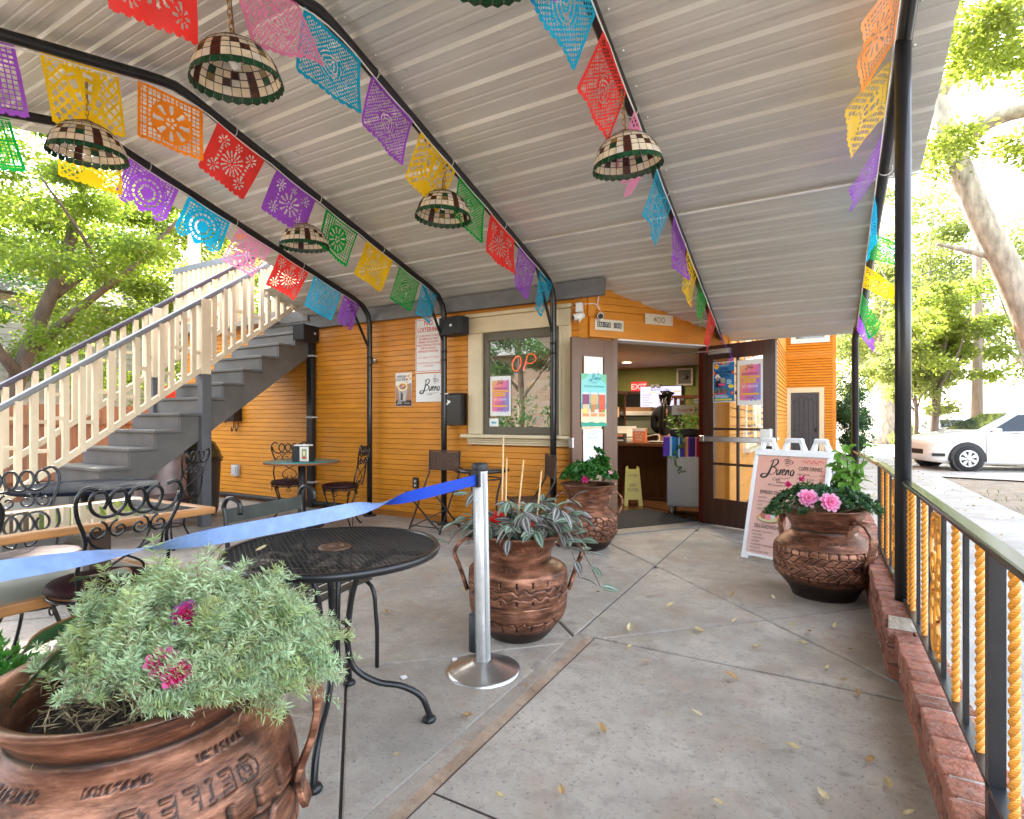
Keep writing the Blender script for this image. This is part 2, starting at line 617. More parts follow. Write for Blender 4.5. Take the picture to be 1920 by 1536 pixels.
for i in range(-9, 6):
 for j in range(-4, 9):
  a0, a1 = -0.07 + S * i, -0.07 + S * (i + 1)          # x+y
  b0, b1 = 4.0 + S * (j - 3), 4.0 + S * (j - 2)        # y-x
  q = [((a - b) / 2, (a + b) / 2) for a, b in ((a0, b0), (a1, b0), (a1, b1), (a0, b1))]
  for bd in bounds:
   q = clip_poly(q, *bd)
   if len(q) < 3: break
  if len(q) < 3: continue
  slab(clip_poly(q, 1, 0, -1.22), CONC)
  r = clip_poly(q, -1, 0, 1.22)
  if len(r) >= 3:
   slab(clip_poly(r, 0, -1, -2.94), CONC)
ys = [-2.0, -1.5, -0.02, 1.46, 2.94]
for k in range(4):
 slab([(-1.12, ys[k]), (0.335, ys[k]), (0.335, ys[k + 1]), (-1.12, ys[k + 1])], CONC, top=-0.006, gap=0.0055)
for k, (y0, y1) in enumerate(((-2.0, 0.4), (0.4, 1.75), (1.75, 2.94))):
 MB().b2(-1.219, -1.158, y0, y1 - 0.001, -0.05, 0.0015).build("border_strip", CONC_BAND, pf)
 MB().add([(-1.158, y0, -0.05), (-1.12, y0, -0.05), (-1.12, y1 - 0.001, -0.05), (-1.158, y1 - 0.001, -0.05), (-1.158, y0, 0.0012), (-1.12, y0, -0.011), (-1.12, y1 - 0.001, -0.011), (-1.158, y1 - 0.001, 0.0012)], [(3, 2, 1, 0), (4, 5, 6, 7), (0, 1, 5, 4), (1, 2, 6, 5), (2, 3, 7, 6), (3, 0, 4, 7)]).build("border_strip", CONC_RUST, pf)
pv = struct(MB().b2(0.42, 2.32, -6, 60, -0.15, -0.035).build("pavement", JOINT))
y = -6.0
while y < 58:
 for x0, x1 in ((0.44, 1.37), (1.37, 2.30)):
  slab([(x0, y), (x1, y), (x1, y + 0.93), (x0, y + 0.93)], CONC_WALK, "paving_slab", pv, -0.02, 0.003)
 y += 0.93
drv = struct(MB().add([(2.31, 15.3, -0.028), (14.6, 13.0, -0.028), (14.6, 18.6, -0.028), (2.31, 19.6, -0.028)], [(0, 1, 2, 3)]).build("driveway", CONC_WALK))
vg = MB()
struct(vg.add([(2.31, -20, -0.06), (5.6, -20, -0.06), (5.6, 70, -0.06), (2.31, 70, -0.06)], [(0, 1, 2, 3)]).build("verge", DIRT))
# a road beyond the verge with a kerb
struct(MB().add([(5.8, -60, -0.155), (14.0, -60, -0.155), (14.0, 140, -0.155), (5.8, 140, -0.155)], [(0, 1, 2, 3)]).build("road", ASPH))
kb = MB()
kb.b2(5.6, 5.78, -40, 13.4, -0.3, -0.03); kb.b2(5.6, 5.78, 19.4, 80, -0.3, -0.03)
struct(kb.build("kerb", CONC_WALK, bev=0.02))
# sunlit crossing pavement further along the street
struct(MB().add([(-30, 24.5, -0.152), (60, 24.5, -0.152), (60, 31, -0.152), (-30, 31, -0.152)], [(0, 1, 2, 3)]).build("side_road", CONC_WALK))
# the cafe building
WALL_Y = 5.40
C0 = Vector((-2.137, WALL_Y, 0))
CD = Vector((0.595, 0.804, 0)).normalized()
CN = Vector((CD.y, -CD.x, 0))                      # out of the slanted corner
CL = 1.95
C1 = C0 + CD * CL
SX = C1.x                                          # street side wall
bld = thing("cafe_building", "orange clapboard cafe with a slanted corner doorway and beige framed window", "building", (C0.x, C0.y, 0))
def board_mesh(L, h=0.0655, name="board", k=0.8):
 """clapboard along +X from 0, face towards -Y, bottom at z=0"""
 b = MB()
 g = 0.0045
 vs = []
 for x in (0, L):
  vs += [(x, 0.004, 0), (x, -0.017 * k, 0.002), (x, -0.019 * k, 0.006), (x, -0.012, h - g * k), (x, -0.008, h - g * k + 0.002), (x, 0.004, h - g * k + 0.002)]
 fs = [tuple(range(6))[::-1], tuple(range(6, 12))] + [(i, (i + 1) % 6, 6 + (i + 1) % 6, 6 + i) for i in range(6)]
 b.add(vs, fs)
 return b.mesh(name, ORANGE)
def siding(parent, origin, ang, L, z0, z1, h=0.0655, holes=(), k=0.8):
 """rows of boards on a wall; origin is the left end seen from outside; holes = (u0,u1,z0,z1)"""
 cache = {}
 z = z0
 d = Vector((cos(ang), sin(ang), 0))
 while z < z1 - h * 0.5:
  spans = [(0.0, L)]
  for a, b_, c, d_ in holes:
   if c < z + h * 0.6 and d_ > z + h * 0.4:
    ns = []
    for s0, s1 in spans:
     if a > s0: ns.append((s0, min(a, s1)))
     if b_ < s1: ns.append((max(b_, s0), s1))
    spans = [q for q in ns if q[1] - q[0] > 0.02]
  for s0, s1 in spans:
   key = round(s1 - s0, 3)
   if key not in cache:
    cache[key] = board_mesh(s1 - s0, h, "board", k)
   p = Vector(origin) + d * s0
   piece("board", cache[key], parent, (p.x, p.y, z), ang, world=True)
  z += h
# long wall with its window opening
WX0, WX1, WZ0, WZ1 = -3.40, -2.43, 1.05, 2.22
lw = MB()
xl = -9.4
for x0, x1, z0, z1 in ((xl, WX0, 0, 2.75), (WX1, C0.x, 0, 2.75), (WX0, WX1, 0, WZ0), (WX0, WX1, WZ1, 2.75)):
 lw.b2(x0, x1, WALL_Y, WALL_Y + 0.14, z0, z1)
wall = lw.build("siding_wall", ORANGE_GAP, bld, world=True)
siding(wall, (xl, WALL_Y - 0.004, 0), 0, C0.x - xl, 0.07, 2.75,
       holes=((-3.56 - xl, -2.33 - xl, 0.96, 2.41),))
MB().b2(xl, C0.x, WALL_Y - 0.02, WALL_Y + 0.1, 0, 0.07).build("plinth", ORANGE_GAP, wall, world=True)
cb = MB().b2(C0.x - 0.075, C0.x + 0.012, WALL_Y - 0.032, WALL_Y + 0.02, 0.05, 2.75)
cb.build("corner_board", ORANGE, wall, world=True)
# slanted corner with the doorway
S0, S1, HZ = 0.33, 1.72, 2.075
def cpt(s, out=0.0, z=0.0):
 p = C0 + CD * s + CN * out
 return Vector((p.x, p.y, z))
cang = math.atan2(CD.y, CD.x)
cw = MB()
def cbox(mb, s0, s1, o0, o1, z0, z1, mi=0):
 p = [cpt(s0, o1), cpt(s1, o1), cpt(s1, o0), cpt(s0, o0)]
 return mb.add([(q.x, q.y, z0) for q in p] + [(q.x, q.y, z1) for q in p],
                  [(3, 2, 1, 0), (4, 5, 6, 7), (0, 1, 5, 4), (1, 2, 6, 5), (2, 3, 7, 6), (3, 0, 4, 7)], mi)
cbox(cw, 0.012, S0, -0.16, -0.004, 0, 3.4)
cbox(cw, S1, CL - 0.01, -0.16, -0.004, 0, 3.4)
cbox(cw, S0, S1, -0.16, -0.004, HZ + 0.03, 3.4)
dwall = cw.build("corner_wall", ORANGE_GAP, bld, world=True)
siding(dwall, cpt(0.06, 0.0), cang, CL - 0.10, 2.30, 2.95, h=0.074)
hd = MB(); cbox(hd, 0.02, CL - 0.02, -0.01, 0.03, 2.09, 2.30)
hd.build("header_board", ORANGE, dwall, world=True, bev=0.004)
cv = MB(); cbox(cv, 0.0, 0.085, -0.01, 0.034, 2.30, 2.95)
cv.build("corner_board", ORANGE, dwall, world=True)
fr = MB()
cbox(fr, S0 - 0.01, S0 + 0.05, -0.17, 0.012, 0, HZ + 0.04)
fr.build("left_jamb", DOORBROWN, dwall, world=True, bev=0.004)
fr = MB()
cbox(fr, S1 - 0.055, S1 + 0.035, -0.17, 0.016, 0, HZ + 0.04)
fr.build("right_jamb", DOORRED, dwall, world=True, bev=0.004)
fr = MB()
cbox(fr, S0 + 0.05, S1 - 0.055, -0.17, 0.022, HZ, HZ + 0.045)
fr.build("door_head", WHITEP, dwall, world=True, bev=0.003)
th = MB(); cbox(th, S0, S1, -0.2, 0.06, -0.01, 0.016)
th.build("threshold", M("dull_aluminium", (0.20, 0.19, 0.175), 0.6, 0.4), dwall, world=True, bev=0.004)
# street side wall
sw = MB().b2(SX - 0.14, SX - 0.004, C1.y, 19.5, 0, 6.4)
side = sw.build("street_wall", ORANGE_GAP, bld, world=True)
siding(side, (SX, C1.y + 0.05, 0), PI / 2, 19.45 - C1.y, 0.05, 3.3, h=0.11, k=1.8)
MB().b2(SX - 0.02, SX + 0.03, C1.y - 0.02, C1.y + 0.10, 0.02, 6.3).build("corner_board", ORANGE, side, world=True)
def casing_window(parent, x, y0, y1, z0, z1):
 w = MB()
 t = 0.14
 for a, b_, c, d in ((y0 - t, y0, z0 - t, z1 + t), (y1, y1 + t, z0 - t, z1 + t), (y0, y1, z1, z1 + t), (y0, y1, z0 - t, z0)):
  w.b2(x - 0.01, x + 0.04, a, b_, c, d)
 f = w.build("window", TRIM, parent, world=True, bev=0.004)
 MB().b2(x - 0.01, x + 0.014, y0, y1, z0, z1).build("pane", M("dark_pane", (0.10, 0.12, 0.12), 0.05, spec=0.8), f, world=True)
 MB().b2(x, x + 0.03, y0, y1, (z0 + z1) / 2 - 0.025, (z0 + z1) / 2 + 0.025).build("sash_rail", WHITEP, f, world=True)
 MB().b2(x, x + 0.10, y0 - 0.2, y1 + 0.2, z0 - t - 0.05, z0 - t - 0.003).build("sill", TRIM, f, world=True)
for y0 in (8.6, 10.6, 13.2):
 casing_window(bld, SX + 0.005, y0, y0 + 1.2, 0.95, 2.3)
# projecting bay at the far end with the security door
BX1, BY = 0.36, 19.5
bw = MB().b2(SX, BX1, BY, 24.5, -0.1, 6.4)
bay = bw.build("bay_wall", ORANGE_GAP, bld, world=True)
siding(bay, (SX, BY - 0.004, 0), 0, BX1 - SX - 0.06, 0.05, 5.9, h=0.083,
       holes=((0.0, 1.06, 0.0, 2.24), (0.13, 1.20, 3.62, 5.4)), k=2.4)
siding(bay, (BX1 + 0.004, BY, 0), PI / 2, 4.9, 0.05, 5.9, h=0.083)
MB().b2(BX1 - 0.07, BX1 + 0.03, BY - 0.03, BY + 0.05, 0, 6.0).build("corner_board", ORANGE, bay, world=True)
MB().b2(SX, BX1 + 0.035, BY - 0.035, BY - 0.005, 3.18, 3.36).build("belt_board", ORANGE, bay, world=True)
dc = MB()
for a, b_, c, d in ((SX + 0.01, SX + 0.13, 0, 2.24), (-0.06, 0.075, 0, 2.24), (SX + 0.13, -0.06, 2.08, 2.24)):
 dc.b2(a, b_, BY - 0.05, BY, c, d)
dcas = dc.build("security_door", TRIM, bld, world=True, bev=0.004)
MB().b2(SX + 0.13, -0.06, BY - 0.015, BY - 0.006, 0, 2.08).build("screen", M("dark_screen", (0.045, 0.042, 0.048), 0.5), dcas, world=True)
grl = MB()
xa, xb = SX + 0.15, -0.08
for x in np.linspace(xa, xb, 7):
 grl.bar((x, BY - 0.03, 0.08), (x, BY - 0.03, 1.72 + 0.22 * (1 - ((x - (xa + xb) / 2) / (xb - xa) * 2) ** 2)), 0.016, 0.016)
for z in (0.08, 0.82, 0.95, 2.04):
 grl.bar((xa, BY - 0.03, z), (xb, BY - 0.03, z), 0.02, 0.02)
grl.tube([(x, BY - 0.03, 1.72 + 0.22 * (1 - ((x - (xa + xb) / 2) / (xb - xa) * 2) ** 2)) for x in np.linspace(xa, xb, 13)], 0.012, 6)
for x in (xa, xb):
 grl.bar((x, BY - 0.03, 0.02), (x, BY - 0.03, 2.07), 0.05, 0.03)
grl.build("grille", M("bronze_grille", (0.06, 0.055, 0.06), 0.4), dcas, world=True)
MB().b2(-0.16, -0.10, BY - 0.09, BY - 0.03, 0.86, 0.99).build("handle", BLACKM, dcas, world=True, bev=0.008)
uw = MB()
u0, u1, z0, z1 = SX + 0.27, SX + 1.06, 3.76, 5.3
for a, b_, c, d in ((u0 - 0.14, u0, z0 - 0.14, z1 + 0.1), (u1, u1 + 0.14, z0 - 0.14, z1 + 0.1), (u0, u1, z1, z1 + 0.1), (u0, u1, z0 - 0.14, z0)):
 uw.b2(a, b_, BY - 0.05, BY, c, d)
ufr = uw.build("window", WHITEP, bld, world=True, bev=0.004)
MB().b2(u0, u1, BY - 0.02, BY - 0.006, z0, z1).build("pane", MATS["dark_pane"], ufr, world=True)
# upper storey, deck and roof
us = MB().b2(-6.75, SX, 5.62, 24.4, 2.76, 6.4)
us.build("upper_storey", ORANGE, bld, world=True)
dk = MB().b2(-9.45, -6.75, 5.16, 12.0, 2.62, 2.76); dk.b2(-6.75, C0.x, 5.42, 5.64, 2.66, 2.752)
dk.build("deck", M("deck_boards", (0.30, 0.27, 0.23), 0.7), bld, world=True)
MB().b2(-9.4, -9.26, 5.54, 12.0, 0, 2.62).build("end_wall", ORANGE, bld, world=True)
rf = MB()
rf.add([(-7.3, 5.0, 6.4), (0.9, 5.0, 6.4), (0.9, 25, 6.4), (-7.3, 25, 6.4), (-3.2, 8.5, 8.6), (-3.2, 21.5, 8.6)],
       [(0, 1, 4), (1, 2, 5, 4), (2, 3, 5), (3, 0, 4, 5), (3, 2, 1, 0)])
rf.build("roof", M("grey_shingle", (0.10, 0.10, 0.10), 0.9, var=0.3, vs=9), bld, world=True)
# the long window
win = MB()
cx0, cx1 = -3.59, -2.30
for a, b_, c, d, yy in ((cx0, WX0 - 0.02, 1.06, 2.22, 0.05), (WX1 + 0.02, cx1, 1.06, 2.22, 0.05), (cx0, cx1, 2.223, 2.40, 0.052)):
 win.b2(a, b_, WALL_Y - yy, WALL_Y + 0.02, c, d)
wo = win.build("window", TRIM, bld, world=True, bev=0.005)
MB().b2(cx0 - 0.02, cx1 + 0.02, WALL_Y - 0.085, WALL_Y, 2.403, 2.445).build("cornice", TRIM, wo, world=True, bev=0.008)
MB().b2(cx0 - 0.06, cx1 + 0.04, WALL_Y - 0.13, WALL_Y + 0.03, 1.02, 1.057).build("sill", TRIM, wo, world=True, bev=0.006)
ap = MB()
for k, z in enumerate((0.99, 0.965, 0.94)):
 ap.b2(cx0, cx1, WALL_Y - 0.075 + 0.014 * k, WALL_Y, z, z + 0.0225)
ap.build("apron_moulding", TRIM, wo, world=True, bev=0.003)
sh = MB()
t = 0.062
for a, b_, c, d in ((WX0, WX0 + t, WZ0, WZ1), (WX1 - t, WX1, WZ0, WZ1), (WX0 + t, WX1 - t, WZ1 - t - 0.03, WZ1), (WX0 + t, WX1 - t, WZ0 + 0.008, WZ0 + t + 0.03)):
 sh.b2(a, b_, WALL_Y - 0.02, WALL_Y + 0.04, c, d)
sh.build("sash", SASH, wo, world=True, bev=0.004)
for a, b_ in ((WX0 - 0.022, WX0 - 0.001), (WX1 + 0.001, WX1 + 0.022)):
 MB().b2(a, b_, WALL_Y - 0.06, WALL_Y + 0.03, 1.058, WZ1).build("stop_bead", TRIM, wo, world=True, bev=0.003)
MB().b2(WX0 + t, WX1 - t, WALL_Y + 0.012, WALL_Y + 0.017, WZ0 + t + 0.03, WZ1 - t - 0.03).build("pane", GLASS, wo, world=True)
# door leaves --------------------------------------------------------
def leaf_door(name, hinge, free, h, mat, cols, rows, z_bot, z_top, stile, closer=False):
 hx, fx = Vector(hinge), Vector(free)
 d = fx - hx
 L = d.length
 ang = math.atan2(d.y, d.x)
 e = bpy.data.objects.new(name, None); e.empty_display_size = 0.1
 link(e, bld, (hx.x, hx.y, 0.02), ang, world=True)
 T = 0.022
 f = MB()
 f.b2(0, stile, -T, T, 0, h); f.b2(L - stile, L, -T, T, 0, h)
 f.b2(stile, L - stile, -T, T, 0, z_bot); f.b2(stile, L - stile, -T, T, z_top, h)
 f.build("door_frame", mat, e, bev=0.004)
 pw, ph = (L - 2 * stile) / cols, (z_top - z_bot) / rows
 for i in range(1, cols):
  MB().b2(stile + pw * i - 0.014, stile + pw * i + 0.014, -T * 0.75, T * 0.75, z_bot, z_top).build("muntin", mat, e, bev=0.004)
 for j in range(1, rows):
  MB().b2(stile, L - stile, -T * 0.7, T * 0.7, z_bot + ph * j - 0.014, z_bot + ph * j + 0.014).build("muntin", mat, e, bev=0.004)
 for i in range(cols):
  for j in range(rows):
   MB().b2(stile + pw * i + 0.012 * (i > 0), stile + pw * (i + 1) - 0.012 * (i < cols - 1), -0.003, 0.003,
     z_bot + ph * j + 0.012 * (j > 0), z_bot + ph * (j + 1) - 0.012 * (j < rows - 1)).build("pane", GLASSD, e)
 return e, ang, L
DR, DRa, DRL = leaf_door("door_leaf", (-1.205, 6.745, 0), (-0.415, 6.43, 0), 2.06, DOORWOOD, 2, 4, 0.30, 1.90, 0.135)
pb = MB()
ALU = M("brushed_aluminium", (0.52, 0.52, 0.53), 0.35, 0.85, var=0.08, stretch=(1, 1, 30), vs=30)
pb.b2(0.0, DRL - 0.06, -0.085, -0.05, 0.955, 1.015)
pb.b2(DRL - 0.13, DRL - 0.02, -0.10, -0.02, 0.925, 1.11)
pb.b2(-0.01, 0.05, -0.09, -0.02, 0.95, 1.02)
pb.build("push_bar", ALU, DR, bev=0.006)
cl = MB()
cl.b2(0.10, 0.36, -0.075, -0.023, 1.95, 2.01)
cl.bar((0.30, -0.07, 1.985), (-0.35, -0.12, 2.0), 0.022, 0.012)
cl.build("door_closer", ALU, DR, bev=0.004)
DLf, DLa, DLL = leaf_door("door_leaf", (-1.955, 5.665, 0), (-2.225, 5.195, 0), 2.05, DOORBROWN, 1, 4, 0.28, 1.86, 0.125)
hg = MB()
for z in (0.92,):
 hg.b2(DLL - 0.012, DLL + 0.006, -0.03, 0.03, z, z + 0.10)
hg.build("lock_plate", ALU, DLf)
# outside staircase
st = thing("outside_staircase", "grey painted wooden staircase with cream slatted railings climbing to the deck", "staircase", (-6.7, 2.0, 0))
SXL, SXR = -7.2, -6.2
NOSE = lambda z: 2.965 + (z - 0.894) / 0.73
RISE = 0.186
trd = MB().b2(0, SXR - SXL + 0.07, 0, 0.285, -0.035, 0).mesh("tread", GREYP)
for k in range(1, 15):
 z = RISE * k
 yk = NOSE(z)
 piece("tread", trd, st, (SXL - 0.035, yk - 0.02, z), world=True).modifiers.new("bevel", 'BEVEL').width = 0.006
 MB().b2(SXL + 0.03, SXR - 0.03, yk + 0.005, yk + 0.02, z - RISE + 0.002, z - 0.036).build("riser", GREYP, st, world=True)
def stringer(x0, x1):
 prof = [(NOSE(RISE) + 0.01, 0.0)]
 for k in range(1, 15):
  z = RISE * k
  prof += [(NOSE(z) + 0.01, z - 0.036), (NOSE(z + RISE) + 0.01, z - 0.036)]
 top = prof[-1]
 prof += [(top[0], top[1] - 0.27), (NOSE(0.0) + 0.62, 0.0)]
 n = len(prof)
 s = MB()
 s.add([(x0, y, z) for y, z in prof] + [(x1, y, z) for y, z in prof],
          [tuple(range(n)), tuple(range(n, 2 * n))[::-1]] + [((i + 1) % n, i, n + i, n + (i + 1) % n) for i in range(n)])
 return s.build("stringer", GREYP, st, world=True)
stringer(SXR - 0.045, SXR - 0.003); stringer(SXL + 0.003, SXL + 0.045)
zb = lambda y: 0.505 + 0.732 * (y - 1.994)
zh = lambda y: 1.326 + 0.715 * (y - 1.994)
bal = {}
def baluster(parent, x, y, z0, z1):
 h = round(z1 - z0, 2)
 if h not in bal:
  bal[h] = MB().b2(-0.021, 0.021, -0.024, 0.024, 0, h).mesh("baluster", CREAM)
 piece("baluster", bal[h], parent, (x, y, z0), world=True)
for x, hm in ((SXR, STEELRAIL), (SXL, M("dark_violet_rail", (0.07, 0.06, 0.085), 0.4))):
 r = MB()
 r.bar((x, 1.45, zb(1.45)), (x, 5.10, zb(5.10)), 0.05, 0.055)
 r.build("bottom_rail", CREAM, st, world=True)
 hr = MB()
 hr.bar((x, 1.3, zh(1.3)), (x, 5.16, zh(5.16)), 0.085, 0.05)
 hr.build("handrail", hm, st, world=True, bev=0.012)
 i = 0
 y = 1.5
 while y < 5.08:
  if abs(y - 3.80) > 0.05:
   baluster(st, x + (0.03 if i % 2 else 0.0), y, zb(y) - 0.02, zh(y) - 0.02)
  if i % 3 != 2:
   f = 0.30 if i % 3 == 0 else 0.56
   zm = zb(y) + (zh(y) - zb(y)) * f
   MB().b2(x - 0.018, x + 0.026, y + 0.02, y + 0.10, zm, zm + 0.035).build("spacer_block", CREAM, st, world=True)
  y += 0.121; i += 1
 MB().b2(x - 0.05, x + 0.055, 3.745, 3.855, zb(3.80) - 0.08, zh(3.80) - 0.01).build("newel_post", CREAM, st, world=True, bev=0.005)
for k, x in enumerate((SXR + 0.012, SXL)):
 MB().b2(x - 0.05, x + 0.05, 3.745, 3.855, 0, zb(3.80) - 0.083).build("support_post", M("grey_post", (0.10, 0.105, 0.115), 0.5), st, world=True, bev=0.005)
lp = MB().b2(SXL, SXR, 5.27, 5.385, 2.60, 2.75)
lp.build("landing", GREYP, st, world=True)
# balcony railing and porch column on the deck
br = thing("balcony_railing", "cream slatted railing along the upper deck behind the staircase", "railing", (-8.1, 5.2, 2.76))
r = MB().bar((-9.3, 5.2, 2.86), (-7.25, 5.2, 2.86), 0.045, 0.05); r.build("bottom_rail", CREAM, br, world=True)
r = MB().bar((-9.3, 5.2, 3.66), (-7.2, 5.2, 3.66), 0.05, 0.09); r.build("handrail", STEELRAIL, br, world=True)
x = -9.25
while x < -7.25:
 baluster(br, x, 5.2, 2.88, 3.64); x += 0.13
r = MB().bar((-7.18, 5.3, 3.66), (-7.18, 7.6, 3.66), 0.09, 0.05); r.build("handrail", STEELRAIL, br, world=True)
y = 5.35
while y < 7.6:
 baluster(br, -7.18, y, 2.77, 3.64); y += 0.13
pc = MB().lathe([(0.12, 2.76), (0.12, 2.85), (0.095, 2.88), (0.095, 3.45), (0.115, 3.47), (0.115, 3.52), (0.092, 3.55), (0.085, 5.6), (0.12, 5.64), (0.12, 5.75)], 20, (-9.0, 5.35, 0), close_top=True)
tag(pc.build("porch_column", CREAM), "round white porch column rising from the deck corner", "column")
# brick kerb wall and iron railing
BRICK = M("red_brick", (0.31, 0.120, 0.078), 0.9, var=0.3, vs=45, bump=1.0, bs=110, obvar=0.32, dirt=(0.48, 0.40, 0.34), dirtamt=0.6, dirts=22)
MORTAR = M("grey_mortar", (0.46, 0.42, 0.36), 0.95, var=0.2, vs=20, bump=0.8, bs=60, dirt=(0.15, 0.14, 0.10), dirtamt=0.5)
bwl = thing("brick_wall", "low red brick kerb wall carrying the iron railing", "wall", (0.38, 2.0, 0))
core = MB()
core.b2(0.315, 0.465, -1.0, 3.14, -0.1, 0.2175); core.b2(0.277, 0.475, 3.155, 7.1, -0.1, 0.2925)
core.build("mortar_core", MORTAR, bwl, world=True)
def brick_mesh(d, k):
 b = MB()
 rr = random.Random(k)
 j = lambda: rr.uniform(-0.004, 0.004)
 x, y, z = [q / 2 for q in d]
 e = 0.006
 vs = []
 for sz in (-1, 1):
  for sx, sy in ((-1, -1), (1, -1), (1, 1), (-1, 1)):
   vs.append((sx * x + j(), sy * y + j(), sz * z + j() * 0.6))
 b.add(vs, [(3, 2, 1, 0), (4, 5, 6, 7), (0, 1, 5, 4), (1, 2, 6, 5), (2, 3, 7, 6), (3, 0, 4, 7)])
 return b.mesh("brick", BRICK)
TOPB = [brick_mesh((0.165, 0.089, 0.07), k) for k in range(4)]
STRB = [brick_mesh((0.09, 0.19, 0.058), k + 9) for k in range(4)]
def put_brick(me, p):
 o = piece("brick", me, bwl, p, world=True, rot=(RND.uniform(-.03, .03), RND.uniform(-.03, .03), RND.uniform(-.03, .03)))
 bm = o.modifiers.new("bevel", 'BEVEL'); bm.width = 0.006; bm.segments = 2
for ya, yb, xf, zt in ((-0.9, 3.13, 0.300, 0.225), (3.16, 7.0, 0.262, 0.30)):
 y = ya + 0.05
 while y < yb - 0.03:
  put_brick(RND.choice(TOPB), (xf + 0.080 + RND.uniform(-.006, .006), y, zt - 0.033 + RND.uniform(-.004, .004)))
  y += 0.106
 z = zt - 0.07 - 0.04
 row = 0
 while z > 0.0:
  y = ya + (0.1 if row % 2 else 0.0) + 0.1
  while y < yb - 0.08:
   put_brick(RND.choice(STRB), (xf + 0.051 + RND.uniform(-.003, .003), y, z + RND.uniform(-.002, .002)))
   y += 0.203
  z -= 0.069; row += 1
for z_ in (0.045, 0.125, 0.205):
 for x_ in (0.318, 0.425):
  o_ = piece("brick", STRB[0], bwl, (x_, 3.15, z_), world=True, rot=(0, 0, PI / 2)); o_.scale = (1, 0.52, 1)
RAILX = 0.375
OIRON = M("yellow_iron", (0.72, 0.30, 0.035), 0.4, var=0.12, vs=20, dirt=(0.30, 0.13, 0.03), dirtamt=0.4, dirts=30)
BIRON = M("black_iron", (0.02, 0.021, 0.024), 0.35, var=0.2, vs=20)
RAILTOP = M("dark_green_rail", (0.032, 0.036, 0.028), 0.22, var=0.4, vs=9, stretch=(3, 0.6, 1))
rl = thing("iron_railing", "black iron railing with twisted yellow bars and scroll panels on the brick kerb", "railing", (RAILX, 2.0, 0.2))
RZ0, RZ1 = 0.315, 0.905
r = MB().bar((RAILX, -1.0, RZ1), (RAILX, 4.86, RZ1), 0.052, 0.022); r.build("top_rail", RAILTOP, rl, world=True, bev=0.008)
r = MB().bar((RAILX, 4.86, RZ1 - 0.01), (0.31, 6.86, RZ1 - 0.01), 0.05, 0.02); r.build("top_rail", RAILTOP, rl, world=True, bev=0.006)
r = MB().bar((RAILX, -1.0, RZ0), (RAILX, 4.86, RZ0), 0.034, 0.014); r.build("bottom_rail", BIRON, rl, world=True)
def twist_mesh(h, w, turns):
 b = MB()
 n = 90
 vs, fs = [], []
 for i in range(n + 1):
  a = 2 * PI * turns * i / n
  for k in range(4):
   q = a + PI / 4 + k * PI / 2
   vs.append((w * 0.7071 * cos(q), w * 0.7071 * sin(q), h * i / n))
  if i:
   o = (i - 1) * 4
   fs += [(o + k, o + (k + 1) % 4, o + 4 + (k + 1) % 4, o + 4 + k) for k in range(4)]
 b.add(vs, fs)
 return b.mesh("twisted_bar", OIRON)
TW = twist_mesh(RZ1 - RZ0 - 0.022, 0.0165, 6.0)
BB = MB().b2(-0.006, 0.006, -0.012, 0.012, 0, RZ1 - RZ0 - 0.022).mesh("flat_bar", BIRON)
PO = MB().b2(-0.017, 0.017, -0.017, 0.017, 0, RZ1 - 0.2).mesh("rail_post", BIRON)
def ribbon(mb, pts, w, t, mi=0):
 """flat bar bent in the y-z plane, w wide along x"""
 P = [Vector((0, a, b)) for a, b in pts]
 vs = []
 for i, p in enumerate(P):
  d = (P[min(i + 1, len(P) - 1)] - P[max(i - 1, 0)]).normalized()
  nn = Vector((0, -d.z, d.y)) * (t / 2)
  vs += [p + nn + Vector((-w / 2, 0, 0)), p + nn + Vector((w / 2, 0, 0)), p - nn + Vector((w / 2, 0, 0)), p - nn + Vector((-w / 2, 0, 0))]
 fs = []
 for i in range(len(P) - 1):
  o = i * 4
  fs += [(o + k, o + (k + 1) % 4, o + 4 + (k + 1) % 4, o + 4 + k) for k in range(4)]
 mb.add(vs, fs, mi, True)
def spiral(c, r0, r1, a0, a1, n=18):
 return [(c[0] + (r0 + (r1 - r0) * i / n) * cos(a0 + (a1 - a0) * i / n), c[1] + (r0 + (r1 - r0) * i / n) * sin(a0 + (a1 - a0) * i / n)) for i in range(n + 1)]
def scroll_mesh(w, h):
 b = MB()
 hw = w / 2
 for zc, s in ((h * 0.27, 1), (h * 0.73, -1)):
  r = min(hw * 0.55, h * 0.13)
  for sy in (-1, 1):
   top = [(sy * y, zc + s * z) for y, z in spiral((hw * 0.42, h * 0.12), r * 0.22, r, 0.5, 0.5 + 2 * PI * 1.4, 26)]
   bot = [(sy * y, zc + s * z) for y, z in spiral((hw * 0.40, -h * 0.13), r * 0.22, r * 1.1, -2.5, -2.5 - 2 * PI * 1.3, 26)]
   ribbon(b, top, 0.012, 0.010); ribbon(b, bot, 0.012, 0.010)
  big = [(hw * 0.92 * sin(a), zc + h * 0.20 * -cos(a) * s) for a in np.linspace(-2.6, 2.6, 24)]
  ribbon(b, big, 0.012, 0.010)
 ribbon(b, [(hw * 0.25 * sin(t * 6.28), t * h) for t in np.linspace(0.02, 0.98, 24)], 0.012, 0.009)
 return b.mesh("scroll_panel", OIRON)
SC30 = scroll_mesh(0.27, RZ1 - RZ0 - 0.025)
zz = RZ0 + 0.007
def put(me, nm, y): piece(nm, me, rl, (RAILX, y, zz), world=True)
def run(y_post):
 """one bay towards the camera from a post"""
 for k, dy in enumerate((0.155, 0.46, 1.05 + 0.03)):
  pass
for y in (4.66, 4.33, 3.30, 3.195, 2.857, 2.237, 1.926, 1.62, 1.31, 0.70, 0.39, 0.08, -0.23): put(TW, "twisted_bar", y)
